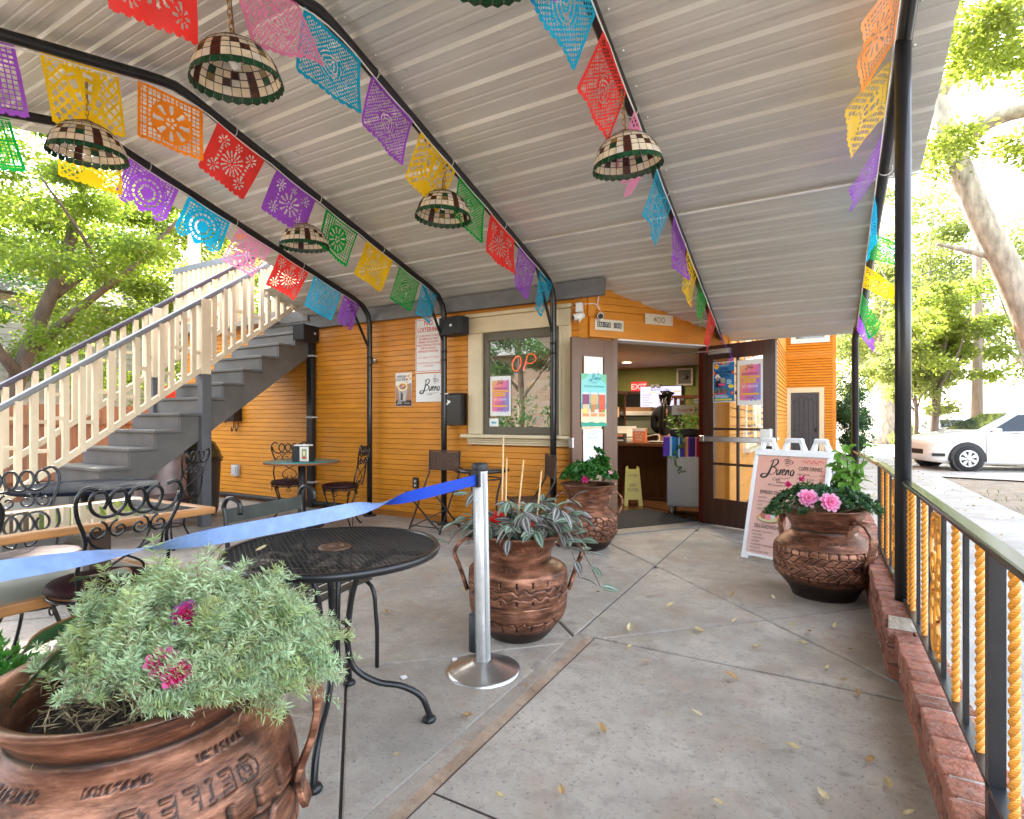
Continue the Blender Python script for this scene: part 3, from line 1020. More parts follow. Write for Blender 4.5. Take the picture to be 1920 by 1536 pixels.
for y in (4.50, 4.15, 3.70, 3.24, 3.016, 2.70, 2.435, 2.094, 1.465, 1.16, 0.86, 0.545, 0.235): put(BB, "flat_bar", y)
for y in (3.92, 2.568, 1.01): put(SC30, "scroll_panel", y)
for y in (4.83, 1.773, -0.4):
 piece("rail_post", PO, rl, (RAILX, y, 0.19), world=True)
# canopy
TIN = M("galvanised_sheet", (0.53, 0.515, 0.475), 0.38, 0.12, var=0.08, vs=2.5, stretch=(0.5, 3, 3), bump=0.06, bs=9,
  dirt=(0.34, 0.31, 0.27), dirtamt=0.35, dirts=4)
RIDGE_Y = 2.16
def zr(y):
 return 3.58 - 0.285 * (y - RIDGE_Y) if y >= RIDGE_Y else 3.58 - 0.24 * (RIDGE_Y - y)
can = thing("metal_canopy", "corrugated grey metal canopy on black pipe frames over the patio", "canopy", (-2.5, 3.5, 0))
def sheet(name, y0, y1, x0f, x1f, lift=0.0, pitch=0.25):
 """corrugated sheet, ribs along X; x0f, x1f give the end of the sheet at a given y"""
 prof = []
 n = max(1, round((y1 - y0) / pitch))
 p = (y1 - y0) / n
 for k in range(n):
  a = y0 + k * p
  for f, h in ((0.0, 0.0), (0.165, 0.0), (0.19, 0.0035), (0.225, 0.0035), (0.25, 0.0), (0.40, 0.0), (0.425, 0.0035), (0.46, 0.0035), (0.485, 0.0),
                     (0.64, 0.0), (0.70, 0.017), (0.90, 0.017), (0.96, 0.0)):
   prof.append((a + f * p, h))
 prof.append((y1, 0.0))
 vs, fs = [], []
 for y, h in prof:
  vs += [(x0f(y), y, zr(y) + h + lift), (x1f(y), y, zr(y) + h + lift)]
 m = len(prof)
 for y, h in prof:
  vs += [(x0f(y), y, zr(y) + h + lift + 0.0015), (x1f(y), y, zr(y) + h + lift + 0.0015)]
 for i in range(m - 1):
  a = 2 * i
  fs.append((a, a + 1, a + 3, a + 2))
  b = 2 * m + 2 * i
  fs.append((b, b + 2, b + 3, b + 1))
  fs += [(a, a + 2, b + 2, b), (a + 1, b + 1, b + 3, a + 3)]
 fs += [(0, 2 * m, 2 * m + 1, 1), (2 * m - 2, 2 * m - 1, 4 * m - 1, 4 * m - 2)]
 return MB().add(vs, fs).build(name, TIN, can, world=True)
XL, XR = -5.53, 0.58
for y0, y1 in ((-2.05, -1.05), (-1.05, -0.05), (-0.05, 0.70), (0.70, 1.45), (1.45, RIDGE_Y)):
 sheet("roof_panel", y0, y1, lambda y: XL, lambda y: XR)
for y0, y1 in ((RIDGE_Y, 2.97), (2.97, 3.78), (3.78, 4.60)):
 sheet("roof_panel", y0, y1, lambda y: XL, lambda y: XR)
XL2 = -6.30
wallx = lambda y: C0.x + max(0.0, y - WALL_Y) * CD.x / CD.y
sheet("roof_panel", 4.565, 5.40, lambda y: XL2, lambda y: 0.40, -0.012)
sheet("roof_panel", 5.40, 6.25, lambda y: wallx(y) + 0.01, lambda y: 0.40, -0.012)
sheet("roof_panel", 6.25, 7.08, lambda y: min(wallx(y), SX - 0.02) + 0.02, lambda y: 0.40, -0.012)
rc = MB().b2(XL, XR, RIDGE_Y - 0.16, RIDGE_Y + 0.16, 3.592, 3.61)
rc.build("ridge_cap", TIN, can, world=True)
bm = MB().b2(XL2 + 0.02, C0.x + 0.22, 5.295, 5.365, 2.49, 2.665)
bm.build("ledger_beam", GREYBEAM, can, world=True, bev=0.006)
PIPES = [-5.03, -3.86, -2.45, -1.04, 0.37]
PR = 0.034
def pipe_path(x):
 zc = lambda y: zr(y) - 0.06
 pts = [(x, y, zc(y)) for y in (-1.95, -0.5, 1.0, RIDGE_Y - .18)]
 pts += [(x, RIDGE_Y - .08, zc(RIDGE_Y - .08) - 0.004), (x, RIDGE_Y, zc(RIDGE_Y) - 0.012), (x, RIDGE_Y + .08, zc(RIDGE_Y + .08) - 0.004), (x, RIDGE_Y + .18, zc(RIDGE_Y + .18))]
 return pts, zc
for i, x in enumerate(PIPES):
 pts, zc = pipe_path(x)
 if i < 3:
  ey = 5.25
  pts += [(x, 3.8, zc(3.8)), (x, ey - 0.26, zc(ey - 0.26)), (x, ey - 0.12, zc(ey - 0.12) - 0.02), (x, ey - 0.03, zc(ey) - 0.08),
    (x, ey, zc(ey) - 0.20), (x, ey, 1.3), (x, ey, 0.012)]
 elif i == 3:
  pts += [(x, 4.0, zc(4.0)), (x, 6.92, zc(6.92))]
 else:
  ey = 6.86
  pts += [(x, 4.0, zc(4.0)), (x - 0.03, ey - 0.16, zc(ey - 0.16)), (x - 0.045, ey - 0.06, zc(ey - 0.06) - 0.012), (x - 0.06, ey, zc(ey) - 0.11), (x - 0.06, ey, 0.31)]
 MB().tube(pts, PR, 12).build("frame_pipe", BLACKM, can, world=True)
 if i < 3:
  fl = MB().cyl((x, 5.25, 0.001), (x, 5.25, 0.02), 0.085, 16)
  fl.build("base_flange", BLACKM, can, world=True)
  cpl = MB()
  for z in (2.02, 1.92):
   cpl.cyl((x, 5.25, z - 0.012), (x, 5.25, z + 0.012), PR + 0.004, 12)
  cpl.build("pipe_coupling", BLACKM, can, world=True)
  bc = MB().bar((x, 4.86, zc(4.86) - 0.02), (x, 5.23, 2.14), 0.022, 0.022)
  bc.build("brace", BLACKM, can, world=True)
 ck = MB()
 for y in ((2.6, 3.4, 4.2) if i != 4 else (2.6, 4.4, 5.2)):
  ck.tube([(x + PR * 1.15 * cos(a), y, zc(y) + PR * 1.15 * sin(a)) for a in np.linspace(0, 2 * PI, 12)], 0.004, 5)
 ck.build("clip", M("pale_zip_tie", (0.5, 0.5, 0.48), 0.5), can, world=True)
pole = MB().tube([(0.363, 3.43, 0.29), (0.363, 3.43, zr(3.43) - 0.06)], 0.036, 16)
pole.build("support_post", BLACKM, can, world=True)
MB().cyl((0.363, 3.43, 0.262), (0.363, 3.43, 0.30), 0.045, 16).build("base_flange", BLACKM, can, world=True)
MB().bar((-1.03, 6.90, 2.13), (-1.0, 6.99, 1.98), 0.02, 0.02).build("brace", BLACKM, can, world=True)
# the light lap seam where two sheets meet
sm = MB().b2(XL, XR, 4.545, 4.566, zr(4.56) - 0.020, zr(4.56) - 0.010)
sm.build("lap_seam", M("bright_tin", (0.80, 0.80, 0.78), 0.4, 0.1), can, world=True)
scw = MB()
for x in PIPES:
 for y in np.arange(2.3, 5.2, 0.25):
  scw.lathe([(0, -0.006), (0.007, -0.004), (0.008, 0.002)], 6, (x + 0.055, y, zr(y) + 0.0))
scw.build("roof_screws", MATS["bright_tin"], can, world=True)["kind"] = "stuff"
for (x, y) in ((-2.40, 3.55), (-2.5, 2.62), (-3.82, 2.9)):
 MB().tube(catmull([(x, y, zr(y) - 0.03), (x + 0.10, y - 0.02, zr(y) - 0.07), (x + 0.22, y + 0.02, zr(y) - 0.05), (x + 0.28, y + 0.03, zr(y) - 0.08)], 4), 0.003, 4).build("loose_cord", MATS["pale_zip_tie"], can, world=True)
# bunting
FC = {"red": (0.84, 0.050, 0.042), "blue": (0.010, 0.40, 0.66), "purple": (0.33, 0.085, 0.60), "yellow": (0.88, 0.56, 0.012),
      "green": (0.008, 0.36, 0.055), "pink": (0.84, 0.28, 0.50), "orange": (0.95, 0.28, 0.022)}
FM = {k: thin(k + "_film", v, 0.58, 0.35, 0.14, 5) for k, v in FC.items()}
def flag_mesh(colour, style, seed, w=0.40, h=0.34, nx=64, ny=56):
 rs = np.random.RandomState(seed)
 u = (np.arange(nx) + 0.5) / nx
 v = (np.arange(ny) + 0.5) / ny
 U, Vv = np.meshgrid(u, v)                      # v = 0 at the top
 x, y = U * 40, Vv * 34
 hole = np.zeros_like(U, bool)
 edge = (U > 0.05) & (U < 0.95) & (Vv > 0.06) & (Vv < 0.93)
 cx, cy = 20.0, 17.5
 R_ = np.hypot(x - cx, (y - cy)); A_ = np.arctan2(y - cy, x - cx)
 kp = rs.randint(-2, 4); zs = rs.uniform(0.88, 1.15); x = (x - 20) * zs + 20; y = (y - 17.5) * zs + 17.5
 R_ = np.hypot(x - cx, y - cy)
 lat = lambda p, d: (np.abs(((x / p) % 1) - 0.5) < d) & (np.abs(((y / p) % 1) - 0.5) < d)
 dia = lambda p, d: (np.abs(((x + y) / p % 1) - 0.5) < d) & (np.abs(((x - y) / p % 1) - 0.5) < d)
 if style == 0:        # square lattice round a figure
  hole |= lat(2.4, 0.34) & (R_ > 11.5)
  hole |= (R_ < 10.5) & (R_ > 4.0) & (np.cos((9 + kp) * A_) > 0.45) & (np.abs(R_ - 7.3) < 2.6)
  hole |= (R_ < 3.0) & (np.cos(5 * A_) > -0.1) & (R_ > 1.0)
 elif style == 1:      # flowers
  for fx, fy, fr, k in ((20, 18, 9.5, 12 + kp), (7.5, 7, 4.6, 8), (32.5, 7, 4.6, 8), (7.5, 27, 4.6, 8), (32.5, 27, 4.6, 8), (20, 5, 3, 6)):
   r = np.hypot(x - fx, y - fy); a = np.arctan2(y - fy, x - fx)
   hole |= (r < fr) & (r > fr * 0.42) & (np.cos(k * a) > 0.35 + 0.5 * np.abs(r / fr - 0.7))
   hole |= (r < fr * 0.34) & (np.cos(6 * a) > 0.2) & (r > fr * 0.12)
  hole |= (np.abs(np.abs(x - 20) - 12) < 0.9) & (np.sin(y * 2.1) > 0.1) & (np.abs(y - 17) < 6.5)
 elif style == 2:      # diamonds and fan
  hole |= dia(5.2, 0.33) & (np.abs(x - 20) > 8.5)
  hole |= (np.abs(x - 20) < 7.8) & (R_ < 12) & (np.sin(16 * np.arctan2(y - 30, x - 20)) > 0.05) & (np.hypot(x - 20, y - 30) > 7) & (np.sin(np.hypot(x - 20, y - 30) * 1.1) > -0.55)
  hole |= (Vv < 0.14) & (((x / 2.6) % 1 - 0.5) ** 2 + ((y - 3.3) / 2.6) ** 2 < 0.11)
 elif style == 3:      # fine mesh with bird shape
  hole |= dia(2.5, 0.30) & ~((R_ < 9) & (np.cos((3 + kp % 3) * A_ + 0.6) > -0.35))
  hole |= (R_ < 8) & (np.sin(4.0 * R_ / 1.6 + 1.2 * np.cos(3 * A_)) > 0.55)
 else:                 # ovals and arcs
  hole |= (np.sin(R_ * 1.35) > 0.35) & (np.cos((14 + 2 * kp) * A_) > -0.35) & (R_ < 14.5) & (R_ > 3)
  hole |= lat(2.7, 0.30) & (R_ > 16)
 hole &= edge
 scal = 0.955 + 0.045 * np.sqrt(np.abs(np.sin(U * PI * (9 if style != 4 else 5))))
 if style == 4:
  scal = 0.82 + 0.17 * np.abs(np.sin(U * PI * 3))
 hole |= Vv > scal
 keep = np.argwhere(~hole)
 iu = np.arange(nx + 1) / nx
 iv = np.arange(ny + 1) / ny
 GU, GV = np.meshgrid(iu, iv)
 ph = rs.rand(4) * 6.28
 amp = rs.uniform(0.006, 0.016)
 bow = rs.uniform(-0.05, 0.05)
 dn = amp * GV * np.sin(GU * 5 + ph[0]) + 0.008 * GV ** 2 * np.sin(GU * 11 + ph[1]) + bow * GV ** 2 * 2 * (GU - 0.5) ** 2
 dn += rs.uniform(-0.05, 0.05) * GV ** 2 + rs.uniform(-.06, .06) * GV * GU ** 3 + 0.004 * np.abs(((GV * 3 + GU * rs.uniform(-1, 1)) % 1) - 0.5)
 V = np.stack([GU * w, dn, -GV * h], -1).reshape(-1, 3)
 a = keep[:, 0] * (nx + 1) + keep[:, 1]
 F = np.stack([a + nx + 1, a + nx + 2, a + 1, a], -1)
 used, inv = np.unique(F, return_inverse=True)
 return np_mesh("paper_flag", V[used], inv.reshape(F.shape), FM[colour], smooth=True)
ordn = ["first", "second", "third", "fourth", "fifth", "sixth", "seventh", "eighth", "ninth", "tenth", "eleventh"]
PIPENAME = ["the leftmost pipe", "the second pipe", "the middle pipe", "the doorway pipe", "the railing pipe"]
LOOK = ["square lattice cutouts", "flower cutouts", "diamond and fan cutouts", "fine mesh cutouts", "ring and oval cutouts"]
# (colour, y of the near top corner, width along the pipe, swing in degrees, style)
BUNT = [
 [("green", 1.30, .40, 4, 0), ("yellow", 2.0, .42, 3, 2), ("purple", 2.49, .42, 10, 4), ("blue", 2.99, .42, 12, 4), ("pink", 3.50, .38, 24, 0), ("red", 3.97, .40, 8, 1),
     ("blue", 4.44, .42, 5, 3), ("purple", 4.90, .26, 8, 4)],
 [("purple", 0.90, .42, 8, 0), ("yellow", 1.43, .41, 6, 2), ("orange", 1.95, .43, 3, 0), ("red", 2.50, .41, 12, 1), ("purple", 3.01, .41, 16, 1),
     ("green", 3.53, .40, 5, 0), ("yellow", 4.04, .38, 8, 1), ("green", 4.52, .34, 4, 3), ("blue", 4.90, .28, 2, 0)],
 [("red", 1.07, .40, 10, 1), ("pink", 1.62, .40, -14, 3), ("blue", 2.06, .42, 6, 3), ("purple", 2.58, .40, 8, 3), ("yellow", 3.06, .43, 9, 2),
     ("green", 3.53, .38, 3, 3), ("red", 4.0, .42, 5, 1), ("purple", 4.50, .36, 5, 3), ("blue", 4.93, .30, 2, 0)],
 [("purple", 1.80, .40, 18, 1), ("blue", 2.28, .42, 22, 3), ("red", 2.79, .42, 18, 3), ("pink", 3.34, .42, 12, 4), ("blue", 3.87, .44, 8, 0), ("purple", 4.40, .40, 8, 3),
     ("yellow", 4.90, .42, 8, 2), ("green", 5.42, .42, 5, 4), ("red", 5.97, .40, 3, 1), ("purple", 6.48, .42, -24, 0)],
 [("orange", 2.98, .44, 34, 0), ("yellow", 3.47, .44, 44, 2), ("purple", 3.98, .42, 20, 3), ("blue", 4.57, .40, -6, 3), ("green", 5.03, .42, -62, 3), ("yellow", 5.50, .42, -46, 1),
     ("green", 5.97, .42, -26, 0), ("purple", 6.42, .40, -18, 1)],
]
CORDW = M("white_cord", (0.75, 0.74, 0.70), 0.6)
seed = 40
for i, row in enumerate(BUNT):
 x = PIPES[i]
 cx = x + (0.03 if i < 4 else -0.05)
 cordp = []
 for y in np.arange(0.6, 5.1 if i < 3 else 6.8, 0.1):
  cordp.append((cx, y, zr(y) - 0.105 - 0.012 * abs(sin(y * 6.5)) - (0.012 if y < 2.2 else 0)))
 cd = MB().tube(cordp, 0.0045, 5)
 tag(cd.build("bunting_cord", CORDW), "white cord holding the paper flags along " + PIPENAME[i], "cord", "cords of the paper bunting")
 cnt = {}
 for j, (colr, y0, w, swing, style) in enumerate(row):
  seed += 1
  y0 *= (0.977, 0.98, 0.988, 1, 1)[i]
  w *= (0.9 if i == 4 else 1); me = flag_mesh(colr, style, seed, w, 0.36 if i < 4 else 0.31)
  y1 = y0 + w
  p0 = Vector((cx, y0, zr(y0) - 0.11)); p1 = Vector((cx, y1, zr(y1) - 0.11))
  E = (p1 - p0).normalized()
  D = Vector((0, E.z, -E.y)) * 1.0
  D = (Vector((0, 0, -1)) * 0.45 + D * 0.55)
  D = (D - E * D.dot(E)).normalized() * 0.93 + Vector((0, 0, -1)) * 0.07
  nrm = D.cross(E).normalized()
  # swing about the top edge; positive leans away from the street
  sw = rad(swing)
  Dn = (Matrix.Rotation(-sw, 3, E) @ D)
  if Dn.x > 0 and swing > 0: Dn = (Matrix.Rotation(sw, 3, E) @ D)
  if Dn.x < 0 and swing < 0: Dn = (Matrix.Rotation(sw, 3, E) @ D)
  Nn = E.cross(-Dn).normalized()
  Rm = Matrix((E, Nn, -Dn)).transposed().to_4x4()
  o = bpy.data.objects.new("paper_flag", me)
  COL.objects.link(o)
  o.matrix_world = Matrix.Translation(p0) @ Rm
  same = [q[0] for q in row].count(colr)
  cnt[colr] = cnt.get(colr, 0) + 1
  pos = "" if same == 1 else (", nearer the viewer" if cnt[colr] == 1 else ", nearer the cafe")
  tag(o, "%s paper flag, %s, on %s%s" % (colr, LOOK[style], PIPENAME[i], pos), "paper flag", "cut paper flags hanging from the canopy pipes")
# small yellow sticker strip on the roof sheet
ys = thing("warning_strip", "yellow strip stuck under the canopy sheet near the staircase", "strip", (-5.28, 3.78, zr(3.78) - 0.02))
a = MB()
sy = 3.62
a.add([(-5.40, sy, zr(sy) - 0.004), (-5.08, sy - 0.02, zr(sy - .02) - 0.004), (-5.08, sy + 0.06, zr(sy + .06) - 0.004), (-5.40, sy + 0.08, zr(sy + .08) - 0.004)], [(0, 1, 2, 3)])
a.build("strip", M("strip_yellow", (0.85, 0.42, 0.02), 0.5), ys, world=True)
# stained glass lamps
GL_CREAM = thin("cream_glass", (0.84, 0.74, 0.58), 0.45, 0.25, 0.12, 25)
GL_WHITE = thin("milk_glass", (0.80, 0.74, 0.66), 0.45, 0.25, 0.10, 25)
GL_BROWN = thin("brown_glass", (0.10, 0.028, 0.016), 0.4, 0.2, 0.3, 30)
GL_GREEN = thin("green_glass", (0.015, 0.085, 0.035), 0.4, 0.2, 0.4, 30)
GL_OLIVE = thin("olive_glass", (0.33, 0.22, 0.06), 0.45, 0.2, 0.3, 30)
LEAD = M("lead_came", (0.035, 0.03, 0.026), 0.5, 0.6)
BRASS = M("aged_brass", (0.40, 0.25, 0.08), 0.35, 0.9)
def lamp_prof(t):           # 0 top, 1 rim
 a = t * rad(78)
 return 0.045 + 0.157 * sin(a) / sin(rad(78)), 0.175 * (cos(a) - cos(rad(78))) / (1 - cos(rad(78)))
ROWS = [(0.0, 0.22, 10), (0.22, 0.40, 16), (0.40, 0.55, 20), (0.55, 0.68, 28), (0.68, 0.80, 28), (0.80, 0.95, 28)]
def pane_me(t0, t1, n, rim=False):
 b = MB()
 r0, z0 = lamp_prof(t0); r1, z1 = lamp_prof(t1)
 g = 0.0022
 a0, a1 = -PI / n, PI / n
 if rim:
  r1 += 0.004; z1 -= 0.012
 def q(r, a, z, o): return ((r + o) * cos(a), (r + o) * sin(a), z)
 d0, d1 = g / r0, g / r1
 vs = []
 for o in (0.0, 0.002):
  vs += [q(r0, a0 + d0, z0 - g, o), q(r0, a1 - d0, z0 - g, o), q(r1, a1 - d1, z1 + g * .5, o), q(r1, 0, z1 + g * .5 - (0.010 if rim else 0), o), q(r1, a0 + d1, z1 + g * .5, o)]
 b.add(vs, [(4, 3, 2, 1, 0), (5, 6, 7, 8, 9), (0, 1, 6, 5), (1, 2, 7, 6), (2, 3, 8, 7), (3, 4, 9, 8), (4, 0, 5, 9)])
 return b.mesh("pane", GL_CREAM)
PANES = [(pane_me(a, b_, n), n) for a, b_, n in ROWS]
RIMP = pane_me(0.95, 1.0, 28, True)
def build_lamp():
 L = thing("stained_glass_lamp", "lamp", "lamp", (0, 0, 0))
 def one(me, ang, mat):
  o = piece("pane", me, L, (0, 0, 0), ang)
  o.material_slots[0].link = 'OBJECT'
  o.material_slots[0].material = mat
 for ri, (me, n) in enumerate(PANES):
  for k in range(n):
   f = k / n
   mat = GL_WHITE if (k * 7 + ri * 3) % 5 == 0 else GL_CREAM
   if n == 28:
    m7 = k % 7
    if m7 == 0 and ri >= 3: mat = GL_BROWN
    elif m7 == 3 and ri == 4: mat = GL_BROWN
    elif m7 == 2 and ri == 3: mat = GL_BROWN
    elif m7 == 5 and ri == 4: mat = (GL_GREEN, GL_OLIVE)[(k // 7) % 2]
    elif m7 == 5 and ri == 3: mat = (GL_OLIVE, GL_GREEN)[(k // 7) % 2]
   elif n == 20 and k % 10 == 0: mat = GL_BROWN
   one(me, 2 * PI * (k + 0.5) / n, mat)
 for k in range(28):
  one(RIMP, 2 * PI * (k + 0.5) / 28, GL_GREEN)
 ld = MB()
 for t0, t1, n in ROWS + [(0.95, 1.0, 28)]:
  for t in (t0, t1) if t1 == 1.0 else (t0,):
   r, z = lamp_prof(t)
   ld.tube([(r * cos(a), r * sin(a), z - (0.012 if t == 1 else 0)) for a in np.linspace(0, 2 * PI, 29)[:-1]], 0.0022, 5, closed=True)
  for k in range(n):
   a = 2 * PI * k / n
   (r0, z0), (r1, z1) = lamp_prof(t0), lamp_prof(t1)
   ld.tube([(r0 * cos(a), r0 * sin(a), z0), (r1 * cos(a), r1 * sin(a), z1 - (0.012 if t1 == 1 else 0))], 0.0018, 4, caps=False)
 ld.build("leading", LEAD, L)
 MB().lathe([(0.0, 0.20), (0.03, 0.198), (0.055, 0.18), (0.052, 0.172), (0.0, 0.172)], 16).build("cap", BRASS, L)
 MB().lathe([(0.0, 0.05), (0.018, 0.055), (0.03, 0.085), (0.022, 0.12), (0.02, 0.17)], 12).build("bulb", M("frosted_bulb", (0.8, 0.78, 0.72), 0.3), L)
 ch = MB()
 for k in range(7):
  zc_ = 0.215 + 0.032 * k
  pts = []
  for a in np.linspace(0, 2 * PI, 10)[:-1]:
   dx, dz = 0.010 * cos(a), 0.021 * sin(a)
   pts.append((dx, 0, zc_ + dz) if k % 2 else (0, dx, zc_ + dz))
  ch.tube(pts, 0.0028, 5, closed=True)
 ch.build("chain", BRASS, L)
 MB().cyl((0.004, 0.012, 0.19), (0.01, 0.012, 0.44), 0.003, 5).build("flex", M("brown_flex", (0.12, 0.07, 0.04), 0.6), L)
 return L
LAMPS = [((-2.44, 1.66, 2.845), 6, 0.4, "largest stained glass lamp, hanging in front of the pink paper flag"),
         ((-3.88, 1.66, 2.83), 4, 1.3, "stained glass lamp at the left edge above the stair trees"),
         ((-1.04, 1.66, 2.85), 3, 2.0, "stained glass lamp cut off by the top of the picture, only its green rim showing"),
         ((-3.91, 3.29, 2.73), 4, 0.9, "stained glass lamp between the purple and green flags, smallest in view"),
         ((-2.45, 3.32, 2.73), 2, 2.6, "stained glass lamp right under the yellow flag of the middle pipe"),
         ((-1.0, 3.18, 2.725), 7, 0.2, "stained glass lamp with a tilted brass cap beside the doorway pipe")]
lamp0 = build_lamp()
for k, (p, tilt, rz, lab) in enumerate(LAMPS):
 o = lamp0 if k == 0 else dup(lamp0)
 o.location = p
 o.rotation_euler = (rad(tilt), rad(-tilt * 0.6), rz)
 o["label"] = lab
 o["group"] = "stained glass lamps under the canopy"
# wrought iron chairs
WIRON = M("wrought_iron", (0.010, 0.010, 0.011), 0.25, 0.2, var=0.3, vs=20, bump=0.15, bs=50)
CUSH = M("burgundy_vinyl", (0.030, 0.009, 0.011), 0.6, var=0.15, vs=12, spec=0.2)
def arc3(c, r, a0, a1, n, f):
 return [f(c[0] + r * cos(a0 + (a1 - a0) * i / n), c[1] + r * sin(a0 + (a1 - a0) * i / n)) for i in range(n + 1)]
def iron_chair():
 """front towards +Y; back at y=-0.2"""
 t = thing("iron_chair", "chair", "chair")
 lean = lambda z: -0.20 - 0.10 * max(0, (z - 0.45)) / 0.5
 f = lambda x, z: (x, lean(z), z)
 for s in (-1, 1):
  fr = MB()
  fr.tube(catmull([f(s * 0.165, 0.0 + 0.45), f(s * 0.185, 0.58), f(s * 0.165, 0.70), f(s * 0.205, 0.82), f(s * 0.213, 0.89), f(s * 0.185, 0.935), f(s * 0.14, 0.925)], 5), 0.0085, 7)
  fr.build("back_frame", WIRON, t)
 b = MB()
 # top rail: a rod that loops four times
 pts = []
 n = 96
 for i in range(n + 1):
  q = -0.62 * PI + (8 * PI + 0.24 * PI) * i / n
  x = -0.155 + 0.31 * i / n
  pts.append(f(x - 0.050 * sin(q), 0.862 + 0.058 * cos(q)))
 b.tube(pts, 0.0075, 7)
 b.build("loop_rail", WIRON, t)
 c = MB()
 for k in range(4):
  cx = -0.126 + 0.084 * k
  s = 1 if k % 2 == 0 else -1
  c.tube([f(cx + s * dx, dz) for dx, dz in spiral((0, 0.745), 0.011, 0.043, 0.4, 0.4 + 2 * PI * 1.15, 22)], 0.0055, 6)
 c.build("back_scroll", WIRON, t)
 d = MB()
 for s in (-1, 1):
  d.tube(catmull([f(s * 0.165, 0.735), f(s * 0.13, 0.68), f(s * 0.03, 0.63), f(-s * 0.07, 0.57), f(-s * 0.075, 0.51), f(-s * 0.03, 0.49), f(-s * 0.015, 0.525)], 5), 0.0055, 6)
 d.tube([f(-0.168, 0.47), f(0.168, 0.47)], 0.006, 6)
 d.build("back_scroll", WIRON, t)
 MB().lathe([(0.0, 0.435), (0.18, 0.435), (0.205, 0.448), (0.208, 0.465), (0.19, 0.485), (0.12, 0.496), (0.0, 0.498)], 24).build("seat", CUSH, t)
 sr = MB().tube([(0.195 * cos(a), 0.195 * sin(a), 0.425) for a in np.linspace(0, 2 * PI, 25)[:-1]], 0.008, 6, closed=True)
 sr.tube([(0.13 * cos(a), 0.13 * sin(a), 0.20) for a in np.linspace(0, 2 * PI, 21)[:-1]], 0.006, 6, closed=True)
 sr.build("seat_ring", WIRON, t)
 for sx in (-1, 1):
  for sy in (-1, 1):
   L = MB().tube(catmull([(sx * 0.15, sy * 0.15, 0.43), (sx * 0.115, sy * 0.12, 0.30), (sx * 0.10, sy * 0.10, 0.20), (sx * 0.14, sy * 0.14, 0.07), (sx * 0.18, sy * 0.18, 0.004)], 4), 0.009, 7)
   L.cyl((sx * 0.18, sy * 0.18, 0.0), (sx * 0.18, sy * 0.18, 0.012), 0.016, 8)
   L.build("leg", WIRON, t)
 for k in range(8):
  a = 2 * PI * k / 8
  g = MB().tube([(0.19 * cos(a + q), 0.19 * sin(a + q), 0.38 + z) for q, z in spiral((0, 0), 0.008, 0.10, 0, 0, 1)] if False else
                      [((0.19) * cos(a + dx / 0.19), 0.19 * sin(a + dx / 0.19), 0.385 + dz) for dx, dz in spiral((0, 0), 0.008, 0.032, 0.5, 0.5 + 2 * PI * 1.2, 14)], 0.004, 5)
  g.build("apron_scroll", WIRON, t)
 return t
ic = iron_chair()
CH = [((-2.95, 1.31, 0), PI / 2, "looped black iron chair with its back to the viewer at the wood edged table"),
      ((-2.86, 0.62, 0), PI / 2, "looped black iron chair cut off by the left edge of the picture"),
      ((-3.80, 1.38, 0), -PI / 2, "looped black iron chair on the far side of the wood edged table"),
      ((-5.52, 3.02, 0), rad(118), "looped black iron chair beside the grill under the stairs"),
      ((-5.70, 4.56, 0), rad(-131), "looped iron chair with burgundy seat left of the teal topped table"),
      ((-4.86, 4.60, 0), rad(118), "looped iron chair with burgundy seat right of the teal topped table")]
for k, (p, rz, lab) in enumerate(CH):
 o = ic if k == 0 else dup(ic)
 o.location = p; o.rotation_euler = (0, 0, rz)
 o["label"] = lab; o["group"] = "looped wrought iron chairs"
# wood edged glass table
OAK = M("honey_oak", (0.42, 0.185, 0.055), 0.35, var=0.22, vs=5, stretch=(8, 1, 8))
tb = thing("wood_table", "long table with glossy dark top and honey wood edging", "table", (-3.32, 0.95, 0))
fx = MB()
X0, X1, Y0, Y1 = -3.73, -2.92, 0.05, 1.86
for a, b_, c, d in ((X0, X0 + 0.06, Y0, Y1), (X1 - 0.06, X1, Y0, Y1), (X0 + 0.06, X1 - 0.06, Y0, Y0 + 0.06), (X0 + 0.06, X1 - 0.06, Y1 - 0.06, Y1)):
 fx.b2(a, b_, c, d, 0.705, 0.742)
fx.build("edging", OAK, tb, world=True, bev=0.008)
MB().b2(X0 + 0.055, X1 - 0.055, Y0 + 0.055, Y1 - 0.055, 0.712, 0.739).build("tabletop", M("glossy_slate", (0.035, 0.034, 0.033), 0.04, spec=1.0, coat=0.6), tb, world=True)
for y in (0.45, 1.46):
 pd = MB()
 pd.b2(-3.36, -3.28, y - 0.05, y + 0.05, 0.06, 0.70)
 pd.b2(-3.66, -2.99, y - 0.045, y + 0.045, 0.002, 0.06)
 pd.b2(-3.60, -3.04, y - 0.04, y + 0.04, 0.66, 0.704)
 pd.build("pedestal", M("dark_walnut", (0.07, 0.035, 0.02), 0.45, var=0.2), tb, world=True, bev=0.006)
